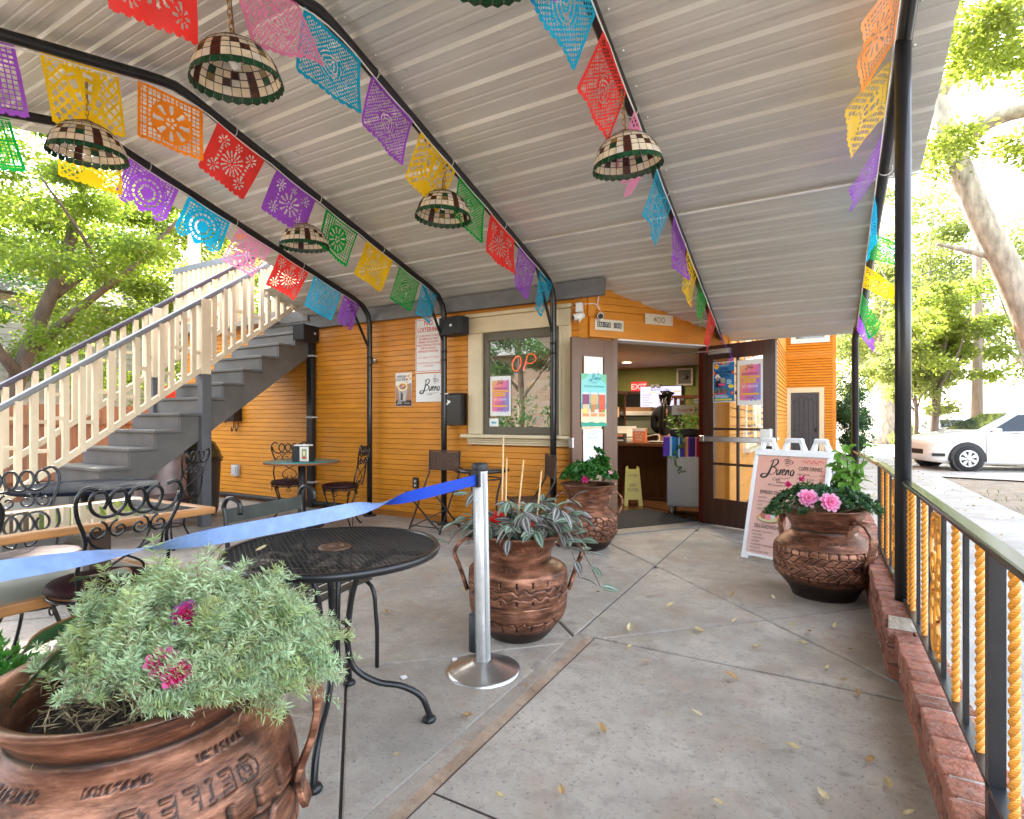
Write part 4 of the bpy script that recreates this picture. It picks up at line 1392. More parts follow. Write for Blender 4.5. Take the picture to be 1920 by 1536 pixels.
# low wooden bench tucked underneath
bn = thing("low_bench", "low bench with green grey top and wood edges under the long table", "bench", (-3.2, 0.9, 0))
MB().b2(-3.58, -3.06, 0.10, 1.62, 0.405, 0.425).build("bench_top", M("grey_green_top", (0.17, 0.19, 0.16), 0.4), bn, world=True)
e = MB()
for a, b_, c, d in ((-3.63, -3.58, 0.05, 1.67), (-3.06, -3.01, 0.05, 1.67), (-3.58, -3.06, 0.05, 0.10), (-3.58, -3.06, 1.62, 1.67)):
 e.b2(a, b_, c, d, 0.385, 0.432)
e.build("edging", OAK, bn, world=True, bev=0.006)
for x, y in ((-3.58, 0.12), (-3.07, 0.12), (-3.58, 1.6), (-3.07, 1.6)):
 MB().b2(x - 0.03, x + 0.03, y - 0.03, y + 0.03, 0.0, 0.384).build("leg", MATS["dark_walnut"], bn, world=True)
# round dark blue table by the stairs
def pedestal_table(name, label, loc, r, h, topmat, edgemat, basemat, grp=None):
 t = thing(name, label, "table", loc, 0, grp)
 MB().lathe([(0, h - 0.03), (r - 0.01, h - 0.03), (r, h - 0.026), (r, h - 0.006)], 48).build("edge_band", edgemat, t)
 MB().lathe([(r - 0.001, h - 0.006), (r - 0.008, h), (0, h)], 48).build("tabletop", topmat, t)
 MB().cyl((0, 0, 0.02), (0, 0, h - 0.03), 0.042, 16).build("column", basemat, t)
 MB().lathe([(0.24, 0.0), (0.245, 0.012), (0.20, 0.025), (0.06, 0.04), (0.05, 0.07), (0, 0.07)], 32).build("base", basemat, t)
 return t
pedestal_table("round_table", "round dark blue table at the foot of the staircase", (-4.80, 2.05, 0), 0.46, 0.735,
               M("blue_black_top", (0.006, 0.009, 0.017), 0.8, var=0.2, spec=0.08), MATS["blue_black_top"], BLACKR)
pedestal_table("bistro_table", "round bistro table with teal top standing by the orange wall", (-5.20, 4.34, 0), 0.41, 0.755,
               M("teal_top", (0.02, 0.17, 0.17), 0.25, var=0.25, vs=12), M("worn_wood_edge", (0.26, 0.10, 0.04), 0.5), BLACKR)
# napkin box
nb = thing("napkin_dispenser", "black napkin dispenser with red printed front on the teal table", "napkin box", (-5.08, 4.26, 0.756), rad(22))
MB().b2(-0.10, 0.10, -0.07, 0.07, 0, 0.175).build("case", BLACKR, nb, bev=0.006)
MB().b2(-0.08, 0.09, -0.05, 0.05, 0.176, 0.19).build("napkins", WHITEP, nb)
pr = MB(); pr.b2(-0.005, 0.10, -0.0725, -0.071, 0.008, 0.168, 0); pr.b2(0.02, 0.075, -0.074, -0.0727, 0.03, 0.145, 1); pr.b2(0.03, 0.065, -0.0752, -0.0742, 0.035, 0.06, 2); pr.b2(0.035, 0.06, -0.0752, -0.0742, 0.07, 0.12, 3)
pr.build("printed_front", [M("card_white", (0.7, 0.66, 0.6), 0.5), M("card_green", (0.22, 0.30, 0.14), 0.5), M("card_red", (0.6, 0.03, 0.03), 0.5), M("card_cream", (0.75, 0.55, 0.35), 0.5)], nb)
# black mesh table
MESHIRON = M("coated_iron", (0.012, 0.013, 0.015), 0.3, 0.1, var=0.2, vs=15)
mt = thing("mesh_table", "round black metal mesh table with curved legs", "table", (-1.68, 1.56, 0))
TR, TH = 0.405, 0.72
rim = MB().lathe([(TR - 0.012, TH - 0.022), (TR + 0.004, TH - 0.026), (TR + 0.010, TH - 0.012), (TR + 0.004, TH + 0.002), (TR - 0.012, TH + 0.001), (TR - 0.012, TH - 0.022)], 72)
rim.build("rim", MESHIRON, mt)
# expanded metal: diamond lattice of strips
mv, mf = [], []
p_ = 0.0185
wst = 0.0018
aa = rad(32)
for sgn in (1, -1):
 d = np.array([cos(aa), sgn * sin(aa)]); nrm = np.array([-d[1], d[0]])
 for k in range(-46, 47):
  off = k * p_
  if abs(off) >= TR - 0.014: continue
  half = math.sqrt((TR - 0.012) ** 2 - off ** 2)
  hole = 0.03
  spans = [(-half, half)]
  if abs(off) < hole:
   hh = math.sqrt(hole ** 2 - off ** 2)
   spans = [(-half, -hh), (hh, half)]
  for a, b_ in spans:
   P0 = nrm * off + d * a; P1 = nrm * off + d * b_
   o = len(mv)
   z = TH - 0.004 + (0.0012 if sgn > 0 else 0)
   for P in (P0, P1):
    for s_, zz_ in ((-1, 0.0), (1, 0.0), (1, -0.003), (-1, -0.003)):
     mv.append((*(P + nrm * s_ * wst), z + zz_))
   mf += [(o, o + 1, o + 5, o + 4), (o + 1, o + 2, o + 6, o + 5), (o + 2, o + 3, o + 7, o + 6), (o + 3, o, o + 4, o + 7)]
np_obj("mesh_top", np.array(mv), np.array(mf), MESHIRON, mt)["kind"] = "stuff"
um = MB().lathe([(0.026, TH - 0.008), (0.026, TH + 0.003), (0.060, TH + 0.003), (0.064, TH - 0.004), (0.060, TH - 0.01), (0.026, TH - 0.008)], 32)
um.build("umbrella_ring", M("rusty_ring", (0.11, 0.06, 0.035), 0.5, 0.4, var=0.3), mt)
br_ = MB()
for a in (0.4, 0.4 + PI / 2, 0.4 + PI, 0.4 + 1.5 * PI):
 br_.bar((0.05 * cos(a), 0.05 * sin(a), TH - 0.022), ((TR - 0.01) * cos(a), (TR - 0.01) * sin(a), TH - 0.018), 0.022, 0.010)
br_.build("cross_bar", MESHIRON, mt)
for r, z in ((0.075, 0.62), (0.055, 0.40)):
 RG = MB().tube([(r * cos(a), r * sin(a), z) for a in np.linspace(0, 2 * PI, 24)[:-1]], 0.008, 6, closed=True)
 RG.build("collar_ring", MATS["rusty_ring"], mt)
for ang in (rad(37.6), rad(127), rad(217), rad(307)):
 c_, s_ = cos(ang), sin(ang)
 prof = [(0.24, 0.695), (0.12, 0.64), (0.075, 0.56), (0.055, 0.44), (0.05, 0.33), (0.075, 0.235), (0.16, 0.175), (0.26, 0.150), (0.335, 0.105), (0.368, 0.035), (0.37, 0.012)]
 L = MB().tube(catmull([(r * c_, r * s_, z) for r, z in prof], 5), 0.0125, 9)
 L.lathe([(0.0, 0.0), (0.026, 0.0), (0.029, 0.008), (0.024, 0.018), (0.012, 0.024)], 14, (0.37 * c_, 0.37 * s_, 0))
 L.build("leg", MESHIRON, mt)
# strap chair behind the mesh table
sc = thing("strap_chair", "black metal patio chair with hooked arms tucked behind the mesh table", "chair", (-2.10, 1.80, 0), rad(-82))
for s in (-1, 1):
 f_ = MB()
 f_.tube(catmull([(s * 0.22, -0.22, 0.0), (s * 0.235, -0.23, 0.40), (s * 0.235, -0.27, 0.78), (s * 0.235, -0.28, 0.83), (s * 0.235, -0.25, 0.87), (s * 0.235, -0.19, 0.855), (s * 0.235, -0.18, 0.80)], 5), 0.0105, 8)
 f_.build("back_frame", MESHIRON, sc)
for s in (-1, 1):
 MB().tube(catmull([(s * 0.22, 0.22, 0.0), (s * 0.225, 0.21, 0.25), (s * 0.225, 0.15, 0.42), (s * 0.23, -0.2, 0.43)], 5), 0.0105, 8).build("leg", MESHIRON, sc)
ST = M("moss_strap", (0.035, 0.042, 0.035), 0.45, var=0.3, vs=15)
for z in (0.80, 0.62, 0.50):
 MB().b2(-0.235, 0.235, -0.275 + 0.03 * (0.8 - z), -0.262 + 0.03 * (0.8 - z), z - 0.045, z + 0.02).build("back_strap", ST, sc)
for y in np.linspace(-0.18, 0.16, 5):
 MB().b2(-0.225, 0.225, y - 0.028, y + 0.028, 0.43, 0.437).build("seat_strap", ST, sc)
# wicker folding chairs, wicker table
WICK = M("brown_wicker", (0.10, 0.055, 0.035), 0.6, var=0.35, vs=60, bump=0.9, bs=150, obvar=0.1)
def wicker_panel(mb, w, z0, z1, y, horizontal=False, d=0.4):
 """woven panel: strands over and under"""
 n = 26
 m = 9
 for i in range(n):
  x = -w / 2 + w * (i + 0.5) / n
  if horizontal:
   mb.box((x, (z0 + z1) / 2, y + (0.002 if i % 2 else -0.002)), (w / n * 0.92, abs(z1 - z0), 0.006))
  else:
   mb.box((x, y + (0.002 if i % 2 else -0.002), (z0 + z1) / 2), (w / n * 0.92, 0.006, z1 - z0))
 for k in range(m):
  q = z0 + (z1 - z0) * (k + 0.5) / m
  if horizontal:
   mb.box((0, q, y + 0.004), (w, abs(z1 - z0) / m * 0.45, 0.004))
  else:
   mb.box((0, y - 0.004, q), (w, 0.004, (z1 - z0) / m * 0.45))
def wicker_chair(label, loc, rz):
 t = thing("wicker_chair", label, "chair", loc, rz, "folding wicker chairs by the wall")
 w = 0.43
 b = MB(); wicker_panel(b, w, 0.66, 0.86, -0.20); b.build("backrest", WICK, t)
 s = MB(); wicker_panel(s, w, -0.18, 0.20, 0.43, True); s.build("seat", WICK, t)
 fr = MB()
 for sx in (-1, 1):
  x = sx * w / 2
  fr.tube([(x, -0.20, 0.87), (x, -0.19, 0.62), (x, 0.16, 0.0)], 0.010, 7)
  fr.tube([(x * 0.94, 0.22, 0.44), (x * 0.94, -0.24, 0.0)], 0.010, 7)
 for p, q in (((-w / 2, -0.205, 0.872), (w / 2, -0.205, 0.872)), ((-w / 2, -0.195, 0.655), (w / 2, -0.195, 0.655)), ((-w / 2, 0.21, 0.43), (w / 2, 0.21, 0.43)),
                 ((-w / 2, 0.13, 0.06), (w / 2, 0.13, 0.06)), ((-w / 2, -0.2, 0.05), (w / 2, -0.2, 0.05)), ((-w / 2, 0.15, 0.03), (w / 2, 0.02, 0.26)), ((w / 2, 0.15, 0.03), (-w / 2, 0.02, 0.26))):
  fr.tube([p, q], 0.007, 6)
 fr.build("frame", M("dark_frame", (0.03, 0.022, 0.02), 0.45), t)
 return t
wicker_chair("brown wicker folding chair against the orange wall below the mailbox", (-3.75, 4.90, 0), rad(178))
wicker_chair("brown wicker folding chair under the window behind the striped plant", (-2.52, 4.88, 0), rad(128))
wt = thing("wicker_table", "small round dark table between the two wicker chairs", "table", (-3.05, 4.80, 0))
MB().lathe([(0, 0.69), (0.27, 0.69), (0.29, 0.70), (0.29, 0.72), (0.27, 0.728), (0, 0.728)], 32).build("tabletop", M("dark_glass_top", (0.03, 0.022, 0.018), 0.15), wt)
for a in (0.5, 2.6, 4.7):
 MB().tube(catmull([(0.22 * cos(a), 0.22 * sin(a), 0.69), (0.15 * cos(a), 0.15 * sin(a), 0.35), (0.24 * cos(a), 0.24 * sin(a), 0.0)], 5), 0.012, 7).build("leg", MATS["dark_frame"], wt)
wtr = MB().tube([(0.19 * cos(a), 0.19 * sin(a), 0.62) for a in np.linspace(0, 2 * PI, 24)[:-1]], 0.008, 6, closed=True)
wtr.build("ring", MATS["dark_frame"], wt)
# queue barrier posts and blue belt
STEEL = M("satin_steel", (0.55, 0.55, 0.55), 0.28, 0.95, var=0.06, stretch=(1, 1, 40), vs=8)
ALUP = M("anodised_post", (0.74, 0.74, 0.72), 0.38, 0.35, var=0.06, dirt=(0.35, 0.33, 0.30), dirtamt=0.5, dirts=18)
def barrier(label, loc, tilt):
 t = thing("queue_post", label, "barrier post", loc, 0, "queue barrier posts")
 t.rotation_euler = tilt
 prof = [(0.0, 0.06), (0.05, 0.06), (0.06, 0.052), (0.165, 0.016), (0.178, 0.012), (0.18, 0.0)]
 MB().lathe(prof[::-1], 56).build("base", STEEL, t)
 MB().cyl((0, 0, 0.045), (0, 0, 0.985), 0.036, 24).build("post", ALUP, t)
 for k in range(4):
  a = PI / 4 + k * PI / 2 + 0.35
  MB().box((0.0355 * cos(a), 0.0355 * sin(a), 0.50), (0.007, 0.013, 0.93), rz=a).build("slot", M("post_slot", (0.32, 0.33, 0.33), 0.5, 0.4), t)
 MB().lathe([(0.037, 0.975), (0.039, 0.98), (0.039, 1.005), (0.034, 1.013), (0, 1.014)], 24).build("cap", BLACKR, t)
 MB().b2(-0.022, 0.022, -0.044, -0.026, 0.90, 0.98).build("belt_clip", BLACKR, t, bev=0.003)
 return t
barrier("brushed steel queue barrier post with a blue belt", (-1.432, 2.27, 0), (rad(1.0), rad(-0.6), 0))
barrier("steel queue barrier post just outside the left edge of the picture", (-1.46, -0.05, 0), (0, 0, 0))
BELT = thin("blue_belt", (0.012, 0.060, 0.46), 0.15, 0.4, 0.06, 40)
BELT2 = thin("pale_blue_belt", (0.22, 0.33, 0.60), 0.15, 0.4, 0.12, 30)  # paler blue for one face, and for both faces along the far end
bp = []
n = 120
for i in range(n + 1):
 t = i / n
 y = 2.225 + (0.0 - 2.225) * t
 x = -1.44 - 0.02 * t
 z = 0.935 - 0.035 * sin(PI * t)
 tw = 0.0
 # half twists of the webbing
 a = rad(2) + PI * 0.98 * (1 / (1 + math.exp(-(t - 0.30) * 30))) + PI * 0.80 * (1 / (1 + math.exp(-(t - 0.66) * 26)))
 bp.append((x, y, z, a))
vs, fs = [], []
for x, y, z, a in bp:
 for s in (-1, 1):
  for o in (-0.0006, 0.0006):
   vs.append((x + s * 0.025 * sin(a) + o * cos(a), y, z + s * 0.025 * cos(a) - o * sin(a)))
for i in range(n):
 o = 4 * i
 for a, b_ in ((0, 1), (1, 3), (3, 2), (2, 0)):
  fs.append((o + a, o + b_, o + 4 + b_, o + 4 + a))
bl = MB(); bl.add(vs, fs, 0, False)
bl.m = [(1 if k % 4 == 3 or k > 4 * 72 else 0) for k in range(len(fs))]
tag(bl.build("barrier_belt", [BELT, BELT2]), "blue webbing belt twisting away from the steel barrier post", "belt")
# dark tube standing on the floor
dt = MB().lathe([(0.030, 0.01), (0.030, 0.185), (0.033, 0.19), (0.038, 0.188), (0.0385, 0.0), (0.0, 0.0)], 28)
tag(dt.build("pipe_stub", M("dark_slate_pipe", (0.045, 0.055, 0.062), 0.6, var=0.25, vs=40, stretch=(4, 4, 0.6)), None, (-1.60, 2.46, 0)), "short dark grey pipe stub standing behind the barrier post", "pipe")
# things under and around the stairs
gr = thing("kettle_grill", "dark domed smoker grill behind the stair post", "grill", (-7.02, 4.20, 0))
DG = M("dark_grill", (0.03, 0.028, 0.022), 0.3, 0.3, var=0.3)
MB().lathe([(0.0, 0.02), (0.24, 0.02), (0.26, 0.10), (0.28, 0.55), (0.285, 0.70), (0.27, 0.72)], 36).build("barrel", M("brown_drum", (0.055, 0.045, 0.04), 0.45, 0.3, var=0.3), gr)
MB().lathe([(0.29, 0.725), (0.295, 0.75), (0.28, 0.82), (0.22, 0.93), (0.12, 0.995), (0, 1.01)], 36).build("lid", M("olive_lid", (0.07, 0.065, 0.03), 0.25, 0.2), gr)
MB().tube([(0.30 * cos(a), 0.30 * sin(a), 0.735) for a in np.linspace(0, 2 * PI, 30)[:-1]], 0.014, 8, closed=True).build("lid_band", DG, gr)
h = MB().tube(catmull([(0.22, -0.22, 0.86), (0.30, -0.28, 0.88), (0.34, -0.18, 0.86), (0.30, -0.08, 0.86)], 4), 0.012, 7)
h.build("handle", DG, gr)
MB().box((0.36, -0.05, 0.72), (0.16, 0.25, 0.02)).build("side_shelf", DG, gr)
bn_ = thing("metal_bin", "pinkish grey metal bin next to the smoker grill", "bin", (-6.74, 3.62, 0))
MB().lathe([(0.0, 0.0), (0.24, 0.0), (0.25, 0.02), (0.265, 0.78)], 32).build("bin_body", M("rosy_steel", (0.42, 0.33, 0.32), 0.35, 0.5, var=0.3, vs=5), bn_)
MB().lathe([(0.27, 0.77), (0.285, 0.78), (0.28, 0.81), (0.16, 0.86), (0, 0.87)], 32).build("bin_lid", MATS["rosy_steel"], bn_)
bc = thing("blue_tub", "round blue and teal plastic tub seen between the stair railings", "tub", (-8.6, 2.35, 0))
MB().lathe([(0, 0.0), (0.30, 0.0), (0.34, 0.45), (0.36, 0.47)], 32).build("tub", M("teal_plastic", (0.03, 0.22, 0.24), 0.35), bc)
MB().lathe([(0.37, 0.47), (0.38, 0.50), (0.30, 0.60), (0.12, 0.68), (0, 0.69)], 32).build("lid", M("blue_plastic", (0.02, 0.08, 0.45), 0.35), bc)
rs = MB().b2(-9.25, -8.75, 3.25, 3.3, 0.4, 1.0)
# mail rack with papers and hooks
mr = thing("mail_rack", "black wall rack with two pockets of papers and hooks on the orange wall", "wall rack", (-8.05, WALL_Y - 0.02, 1.2))
for x0, x1, z0, z1 in ((-8.32, -8.06, 1.33, 1.60), (-8.04, -7.79, 1.20, 1.62)):
 p = MB()
 p.b2(x0, x1, WALL_Y - 0.035, WALL_Y - 0.022, z0, z1)
 p.b2(x0, x1, WALL_Y - 0.16, WALL_Y - 0.145, z0, z0 + 0.24)
 p.b2(x0, x0 + 0.012, WALL_Y - 0.145, WALL_Y - 0.035, z0, z0 + 0.24); p.b2(x1 - 0.012, x1, WALL_Y - 0.145, WALL_Y - 0.035, z0, z0 + 0.24)
 p.b2(x0 + 0.012, x1 - 0.012, WALL_Y - 0.145, WALL_Y - 0.035, z0, z0 + 0.012)
 p.build("pocket", BLACKM, mr, world=True)
for x0, z0, r_ in ((-8.29, 1.50, 0.15), (-8.20, 1.52, -0.2), (-8.0, 1.44, -0.25)):
 q = MB().box((x0 + 0.1, WALL_Y - 0.09, z0 + 0.07), (0.19, 0.012, 0.24), rot=Matrix.Rotation(r_, 3, 'Y') @ Matrix.Rotation(0.12, 3, 'X'))
 q.build("papers", M("paper_pinkish", (0.75, 0.66, 0.66), 0.7), mr, world=True)
for x in (-8.26, -8.14, -7.98, -7.87):
 zb_ = 1.31 if x < -8.05 else 1.18
 MB().tube(catmull([(x, WALL_Y - 0.03, zb_), (x, WALL_Y - 0.04, zb_ - 0.08), (x + 0.02, WALL_Y - 0.08, zb_ - 0.13), (x + 0.04, WALL_Y - 0.10, zb_ - 0.07)], 4), 0.007, 6).build("hook", BLACKM, mr, world=True)
eb = thing("socket_box", "small grey weatherproof socket box low on the orange wall", "socket box", (-7.9, WALL_Y - 0.05, 0.36))
MB().b2(-0.07, 0.07, -0.035, 0.03, 0, 0.17).build("box", M("pale_grey_plastic", (0.5, 0.5, 0.49), 0.5), eb, bev=0.008)
MB().b2(-0.05, 0.05, -0.048, -0.036, 0.03, 0.14).build("cover", MATS["pale_grey_plastic"], eb, bev=0.004)
so = thing("wall_socket", "black wall socket beside the wicker chair", "socket", (-4.38, WALL_Y - 0.03, 0.38))
MB().b2(-0.04, 0.04, -0.012, 0.01, 0, 0.13).build("plate", BLACKR, so, bev=0.003)
k = MB()
for z in (0.035, 0.085):
 k.b2(-0.017, 0.017, -0.015, -0.0125, z - 0.015, z + 0.015)
k.build("outlet", M("pale_outlet", (0.45, 0.44, 0.42), 0.5), so)
pb_ = MB().tube([(-9.0, WALL_Y - 0.07, 0.05), (-8.0, WALL_Y - 0.07, 0.07), (-7.0, WALL_Y - 0.06, 0.06), (-5.6, WALL_Y - 0.06, 0.07)], 0.035, 10)
tag(pb_.build("drain_pipe", M("dirty_black_pipe", (0.022, 0.018, 0.015), 0.5, var=0.4, vs=9)), "dirty black pipe lying along the foot of the orange wall", "pipe")
dsp = thing("downpipe", "black square downpipe with pale clips on the orange wall", "downpipe", (-6.19, WALL_Y - 0.08, 0))
MB().b2(-0.055, 0.055, -0.035, 0.035, 0.02, 2.47).build("pipe", BLACKM, dsp, bev=0.006)
for z in (0.35, 1.25, 2.1):
 MB().b2(-0.066, 0.066, -0.038, 0.06, z, z + 0.022).build("pipe_clip", MATS["pale_grey_plastic"], dsp)
# tyre urn planters
def copper_mat():
 m, t, p = newmat("copper_paint")
 N, L = t.nodes.new, t.links.new
 at = N("ShaderNodeAttribute"); at.attribute_name = "wear"
 g = N("ShaderNodeNewGeometry")
 n = N("ShaderNodeTexNoise"); n.inputs["Scale"].default_value = 7; n.inputs["Detail"].default_value = 8; n.inputs["Roughness"].default_value = 0.65
 mp = N("ShaderNodeMapping"); mp.inputs["Scale"].default_value = (1, 1, 4)
 L(g.outputs["Position"], mp.inputs[0]); L(mp.outputs[0], n.inputs["Vector"])
 cr = N("ShaderNodeValToRGB")
 e = cr.color_ramp.elements
 e[0].position = 0.30; e[0].color = (0.060, 0.021, 0.011, 1)
 e[1].position = 0.72; e[1].color = (0.54, 0.255, 0.155, 1)
 q = e.new(0.5); q.color = (0.215, 0.090, 0.050, 1)
 L(n.outputs["Fac"], cr.inputs[0])
 n2 = N("ShaderNodeTexNoise"); n2.inputs["Scale"].default_value = 4.2; n2.inputs["Detail"].default_value = 9; n2.inputs["Roughness"].default_value = 0.68
 L(mp.outputs[0], n2.inputs["Vector"])
 m2 = N("ShaderNodeMapRange"); m2.inputs["From Min"].default_value = 0.52; m2.inputs["From Max"].default_value = 0.70; m2.inputs["To Max"].default_value = 0.9
 L(n2.outputs["Fac"], m2.inputs["Value"])
 mx0 = N("ShaderNodeMath"); mx0.operation = 'MAXIMUM'
 L(at.outputs["Fac"], mx0.inputs[0]); L(m2.outputs[0], mx0.inputs[1])
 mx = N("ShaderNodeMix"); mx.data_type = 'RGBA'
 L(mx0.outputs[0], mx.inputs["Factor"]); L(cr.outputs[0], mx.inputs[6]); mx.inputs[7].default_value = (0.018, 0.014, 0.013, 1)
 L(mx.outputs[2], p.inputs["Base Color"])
 p.inputs["Metallic"].default_value = 0.55
 mr = N("ShaderNodeMapRange"); mr.inputs["To Min"].default_value = 0.27; mr.inputs["To Max"].default_value = 0.50
 L(n.outputs["Fac"], mr.inputs["Value"]); L(mr.outputs[0], p.inputs["Roughness"])
 b = N("ShaderNodeBump"); b.inputs["Strength"].default_value = 0.25; b.inputs["Distance"].default_value = 0.008
 n3 = N("ShaderNodeTexNoise"); n3.inputs["Scale"].default_value = 40; n3.inputs["Detail"].default_value = 5
 mp3 = N("ShaderNodeMapping"); mp3.inputs["Scale"].default_value = (0.5, 0.5, 3)
 L(g.outputs["Position"], mp3.inputs[0]); L(mp3.outputs[0], n3.inputs["Vector"])
 L(n3.outputs["Fac"], b.inputs["Height"]); L(b.outputs[0], p.inputs["Normal"])
 return m
COPPER = copper_mat()
SOIL = M("potting_soil", (0.035, 0.024, 0.018), 0.95, var=0.4, vs=40, bump=1.0, bs=70)
def urn(label, loc, prof, tread, rz=0.0, s=1.0, glyphs=None, band=(0.2, 0.6), spokes=False):
 """prof: (r, z) outside from foot to lip.  tread(th, z) -> groove depth 0..1 inside the band"""
 t = thing("tyre_urn", label, "planter", loc, rz, "copper painted tyre urns")
 pts = catmull([(r * s, 0, z * s) for r, z in prof], 10)
 arr = np.array([(p.x, p.z) for p in pts])
 d = np.r_[0, np.cumsum(np.hypot(*np.diff(arr, axis=0).T))]
 nz, na = 200, 420
 q = np.linspace(0, d[-1], nz)
 rr, zz = np.interp(q, d, arr[:, 0]), np.interp(q, d, arr[:, 1])
 th = np.linspace(0, 2 * PI, na, endpoint=False)
 TH_, ZZ = np.meshgrid(th, zz)
 RR = np.repeat(rr[:, None], na, 1)
 gv = np.zeros_like(TH_)
 b0, b1 = band[0] * s, band[1] * s
 inb = (ZZ > b0) & (ZZ < b1)
 gv[inb] = tread(TH_[inb], (ZZ[inb] - b0) / (b1 - b0))
 depth = 0.011 * s * gv
 wear = gv.copy()
 # scored neck
 if spokes:
  nk = (ZZ > 0.86 * zz.max()) & (ZZ < 0.985 * zz.max())
  a = np.abs(((TH_ * 40 / (2 * PI) + ZZ * 22 / s) % 1) - 0.5)
  depth[nk] += 0.002 * (a[nk] < 0.07)
  wear[nk] = np.maximum(wear[nk], 0.35 * (a[nk] > 0.2))
 # raised marks on the shoulder
 if glyphs:
  for (a0, zc, w, h, pat) in glyphs:
   rows = len(pat); cols = max(len(x) for x in pat)
   U = ((TH_ - a0 + PI) % (2 * PI) - PI) / w + 0.5
   Vv = (ZZ / s - zc) / h + 0.5
   ins = (U >= 0) & (U < 1) & (Vv >= 0) & (Vv < 1)
   ci = np.clip((U * cols).astype(int), 0, cols - 1); ri = np.clip(((1 - Vv) * rows).astype(int), 0, rows - 1)
   lut = np.array([[1.0 if (c < len(x) and x[c] == '#') else 0.0 for c in range(cols)] for x in pat])
   val = lut[ri, ci] * ins
   depth -= 0.004 * s * val
   edge = np.zeros_like(val)
   edge[:, 1:] += np.abs(np.diff(val, axis=1)); edge[1:] += np.abs(np.diff(val, axis=0))
   wear = np.maximum(wear, 0.9 * (edge > 0))
 # dark foot and dark line under the neck
 zt = zz.max()
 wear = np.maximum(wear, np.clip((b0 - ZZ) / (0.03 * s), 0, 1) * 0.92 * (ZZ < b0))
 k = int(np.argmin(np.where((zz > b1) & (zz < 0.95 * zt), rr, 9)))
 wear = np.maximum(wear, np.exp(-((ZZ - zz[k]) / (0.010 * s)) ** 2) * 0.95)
 rngs = np.random.RandomState(int(abs(loc[0] * 100)))
 for ci in range(3):
  wear = np.maximum(wear, 0.0)
 RR = RR - depth
 V = np.stack([RR * np.cos(TH_), RR * np.sin(TH_), ZZ], -1).reshape(-1, 3)
 i = np.arange(nz - 1)[:, None] * na; j = np.arange(na)[None]; j2 = (j + 1) % na
 F = np.stack([i + j, i + j2, i + na + j2, i + na + j], -1).reshape(-1, 4)
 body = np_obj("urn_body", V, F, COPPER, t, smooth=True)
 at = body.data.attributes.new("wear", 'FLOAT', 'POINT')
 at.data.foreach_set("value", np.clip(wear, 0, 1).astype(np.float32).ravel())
 # lip and inside
 rl_, zl = rr[-1], zz[-1]
 li = MB().lathe([(rl_, zl), (rl_ + 0.010 * s, zl + 0.006 * s), (rl_ + 0.008 * s, zl + 0.013 * s), (rl_ - 0.01 * s, zl + 0.014 * s), (rl_ - 0.03 * s, zl + 0.004 * s),
                     (rl_ - 0.05 * s, zl - 0.03 * s), (rl_ * 0.74, zl - 0.10 * s), (rl_ * 0.70, zl - 0.2 * s)], 72)
 li.build("lip", COPPER, t)
 so_ = MB().lathe([(rl_ * 0.72, zl - 0.075 * s), (rl_ * 0.4, zl - 0.055 * s), (0, zl - 0.05 * s)], 32)
 so_.build("soil", SOIL, t)
 return t, rr, zz
def handle(t, pts, w=0.05, th=0.016):
 P = catmull(pts, 7)
 b = MB()
 vs, fs = [], []
 c0 = Vector((0, 0, 0))
 for i, p in enumerate(P):
  d = (P[min(i + 1, len(P) - 1)] - P[max(i - 1, 0)]).normalized()
  rad_ = Vector((p.x, p.y, 0))
  side = Vector((-p.y, p.x, 0)).normalized()
  nn = side.cross(d).normalized()
  ww = w / 2 * (0.85 + 0.3 * sin(i * 1.3) * 0.3)
  vs += [p + side * ww + nn * th / 2, p + nn * th * 0.75, p - side * ww + nn * th / 2, p - side * ww - nn * th / 2, p + side * ww - nn * th / 2]
 m = 5
 for i in range(len(P) - 1):
  for k in range(m):
   fs.append((i * m + k, i * m + (k + 1) % m, (i + 1) * m + (k + 1) % m, (i + 1) * m + k))
 fs += [tuple(range(m))[::-1], tuple((len(P) - 1) * m + k for k in range(m))]
 b.add(vs, fs, 0, False)
 o = b.build("handle", COPPER, t, bev=0.003)
 return o
def worley(th, v, nu, nv, seed, w=0.10, stag=0.5):
 rs_ = np.random.RandomState(seed)
 jx = rs_.rand(nv + 2, nu) * 0.7; jy = rs_.rand(nv + 2, nu) * 0.7
 x = th / (2 * PI) * nu; y = v * nv
 d1 = np.full(x.shape, 9.0); d2 = np.full(x.shape, 9.0)
 for oy in (-1, 0, 1):
  for ox in (-1, 0, 1):
   cx = np.floor(x).astype(int) + ox; cy = np.floor(y).astype(int) + oy
   cyi = np.clip(cy + 1, 0, nv + 1)
   px = cx + 0.15 + jx[cyi, cx % nu]; py = cy + 0.15 + jy[cyi, cx % nu]
   dd = np.hypot(x - px, y - py)
   d2 = np.minimum(np.maximum(d1, dd), d2); d1 = np.minimum(d1, dd)
 return np.clip(1 - (d2 - d1) / w, 0, 1) ** 0.5
def tread_cells(th, v):
 return worley(th, v, 26, 5, 3, 0.16)
def tread_blocks(th, v):
 rows = 5
 yy = v * rows
 k = np.floor(yy)
 x = th / (2 * PI) * 34 + 0.5 * k + np.where(k < 1, 0, np.where(k > 3, 0, (yy - k) * 0.75 * np.where(k % 2 == 0, 1, -1)))
 fx = np.abs((x % 1) - 0.5); fy = np.abs((yy % 1) - 0.5)
 zig = np.abs(((yy + 0.22 * np.abs(((th / (2 * PI) * 34 * 1.0) % 1) - 0.5) * 2) % 1) - 0.5)
 g = np.maximum(np.clip((fx - 0.425) / 0.03, 0, 1), np.clip((zig - 0.455) / 0.02, 0, 1))
 return g
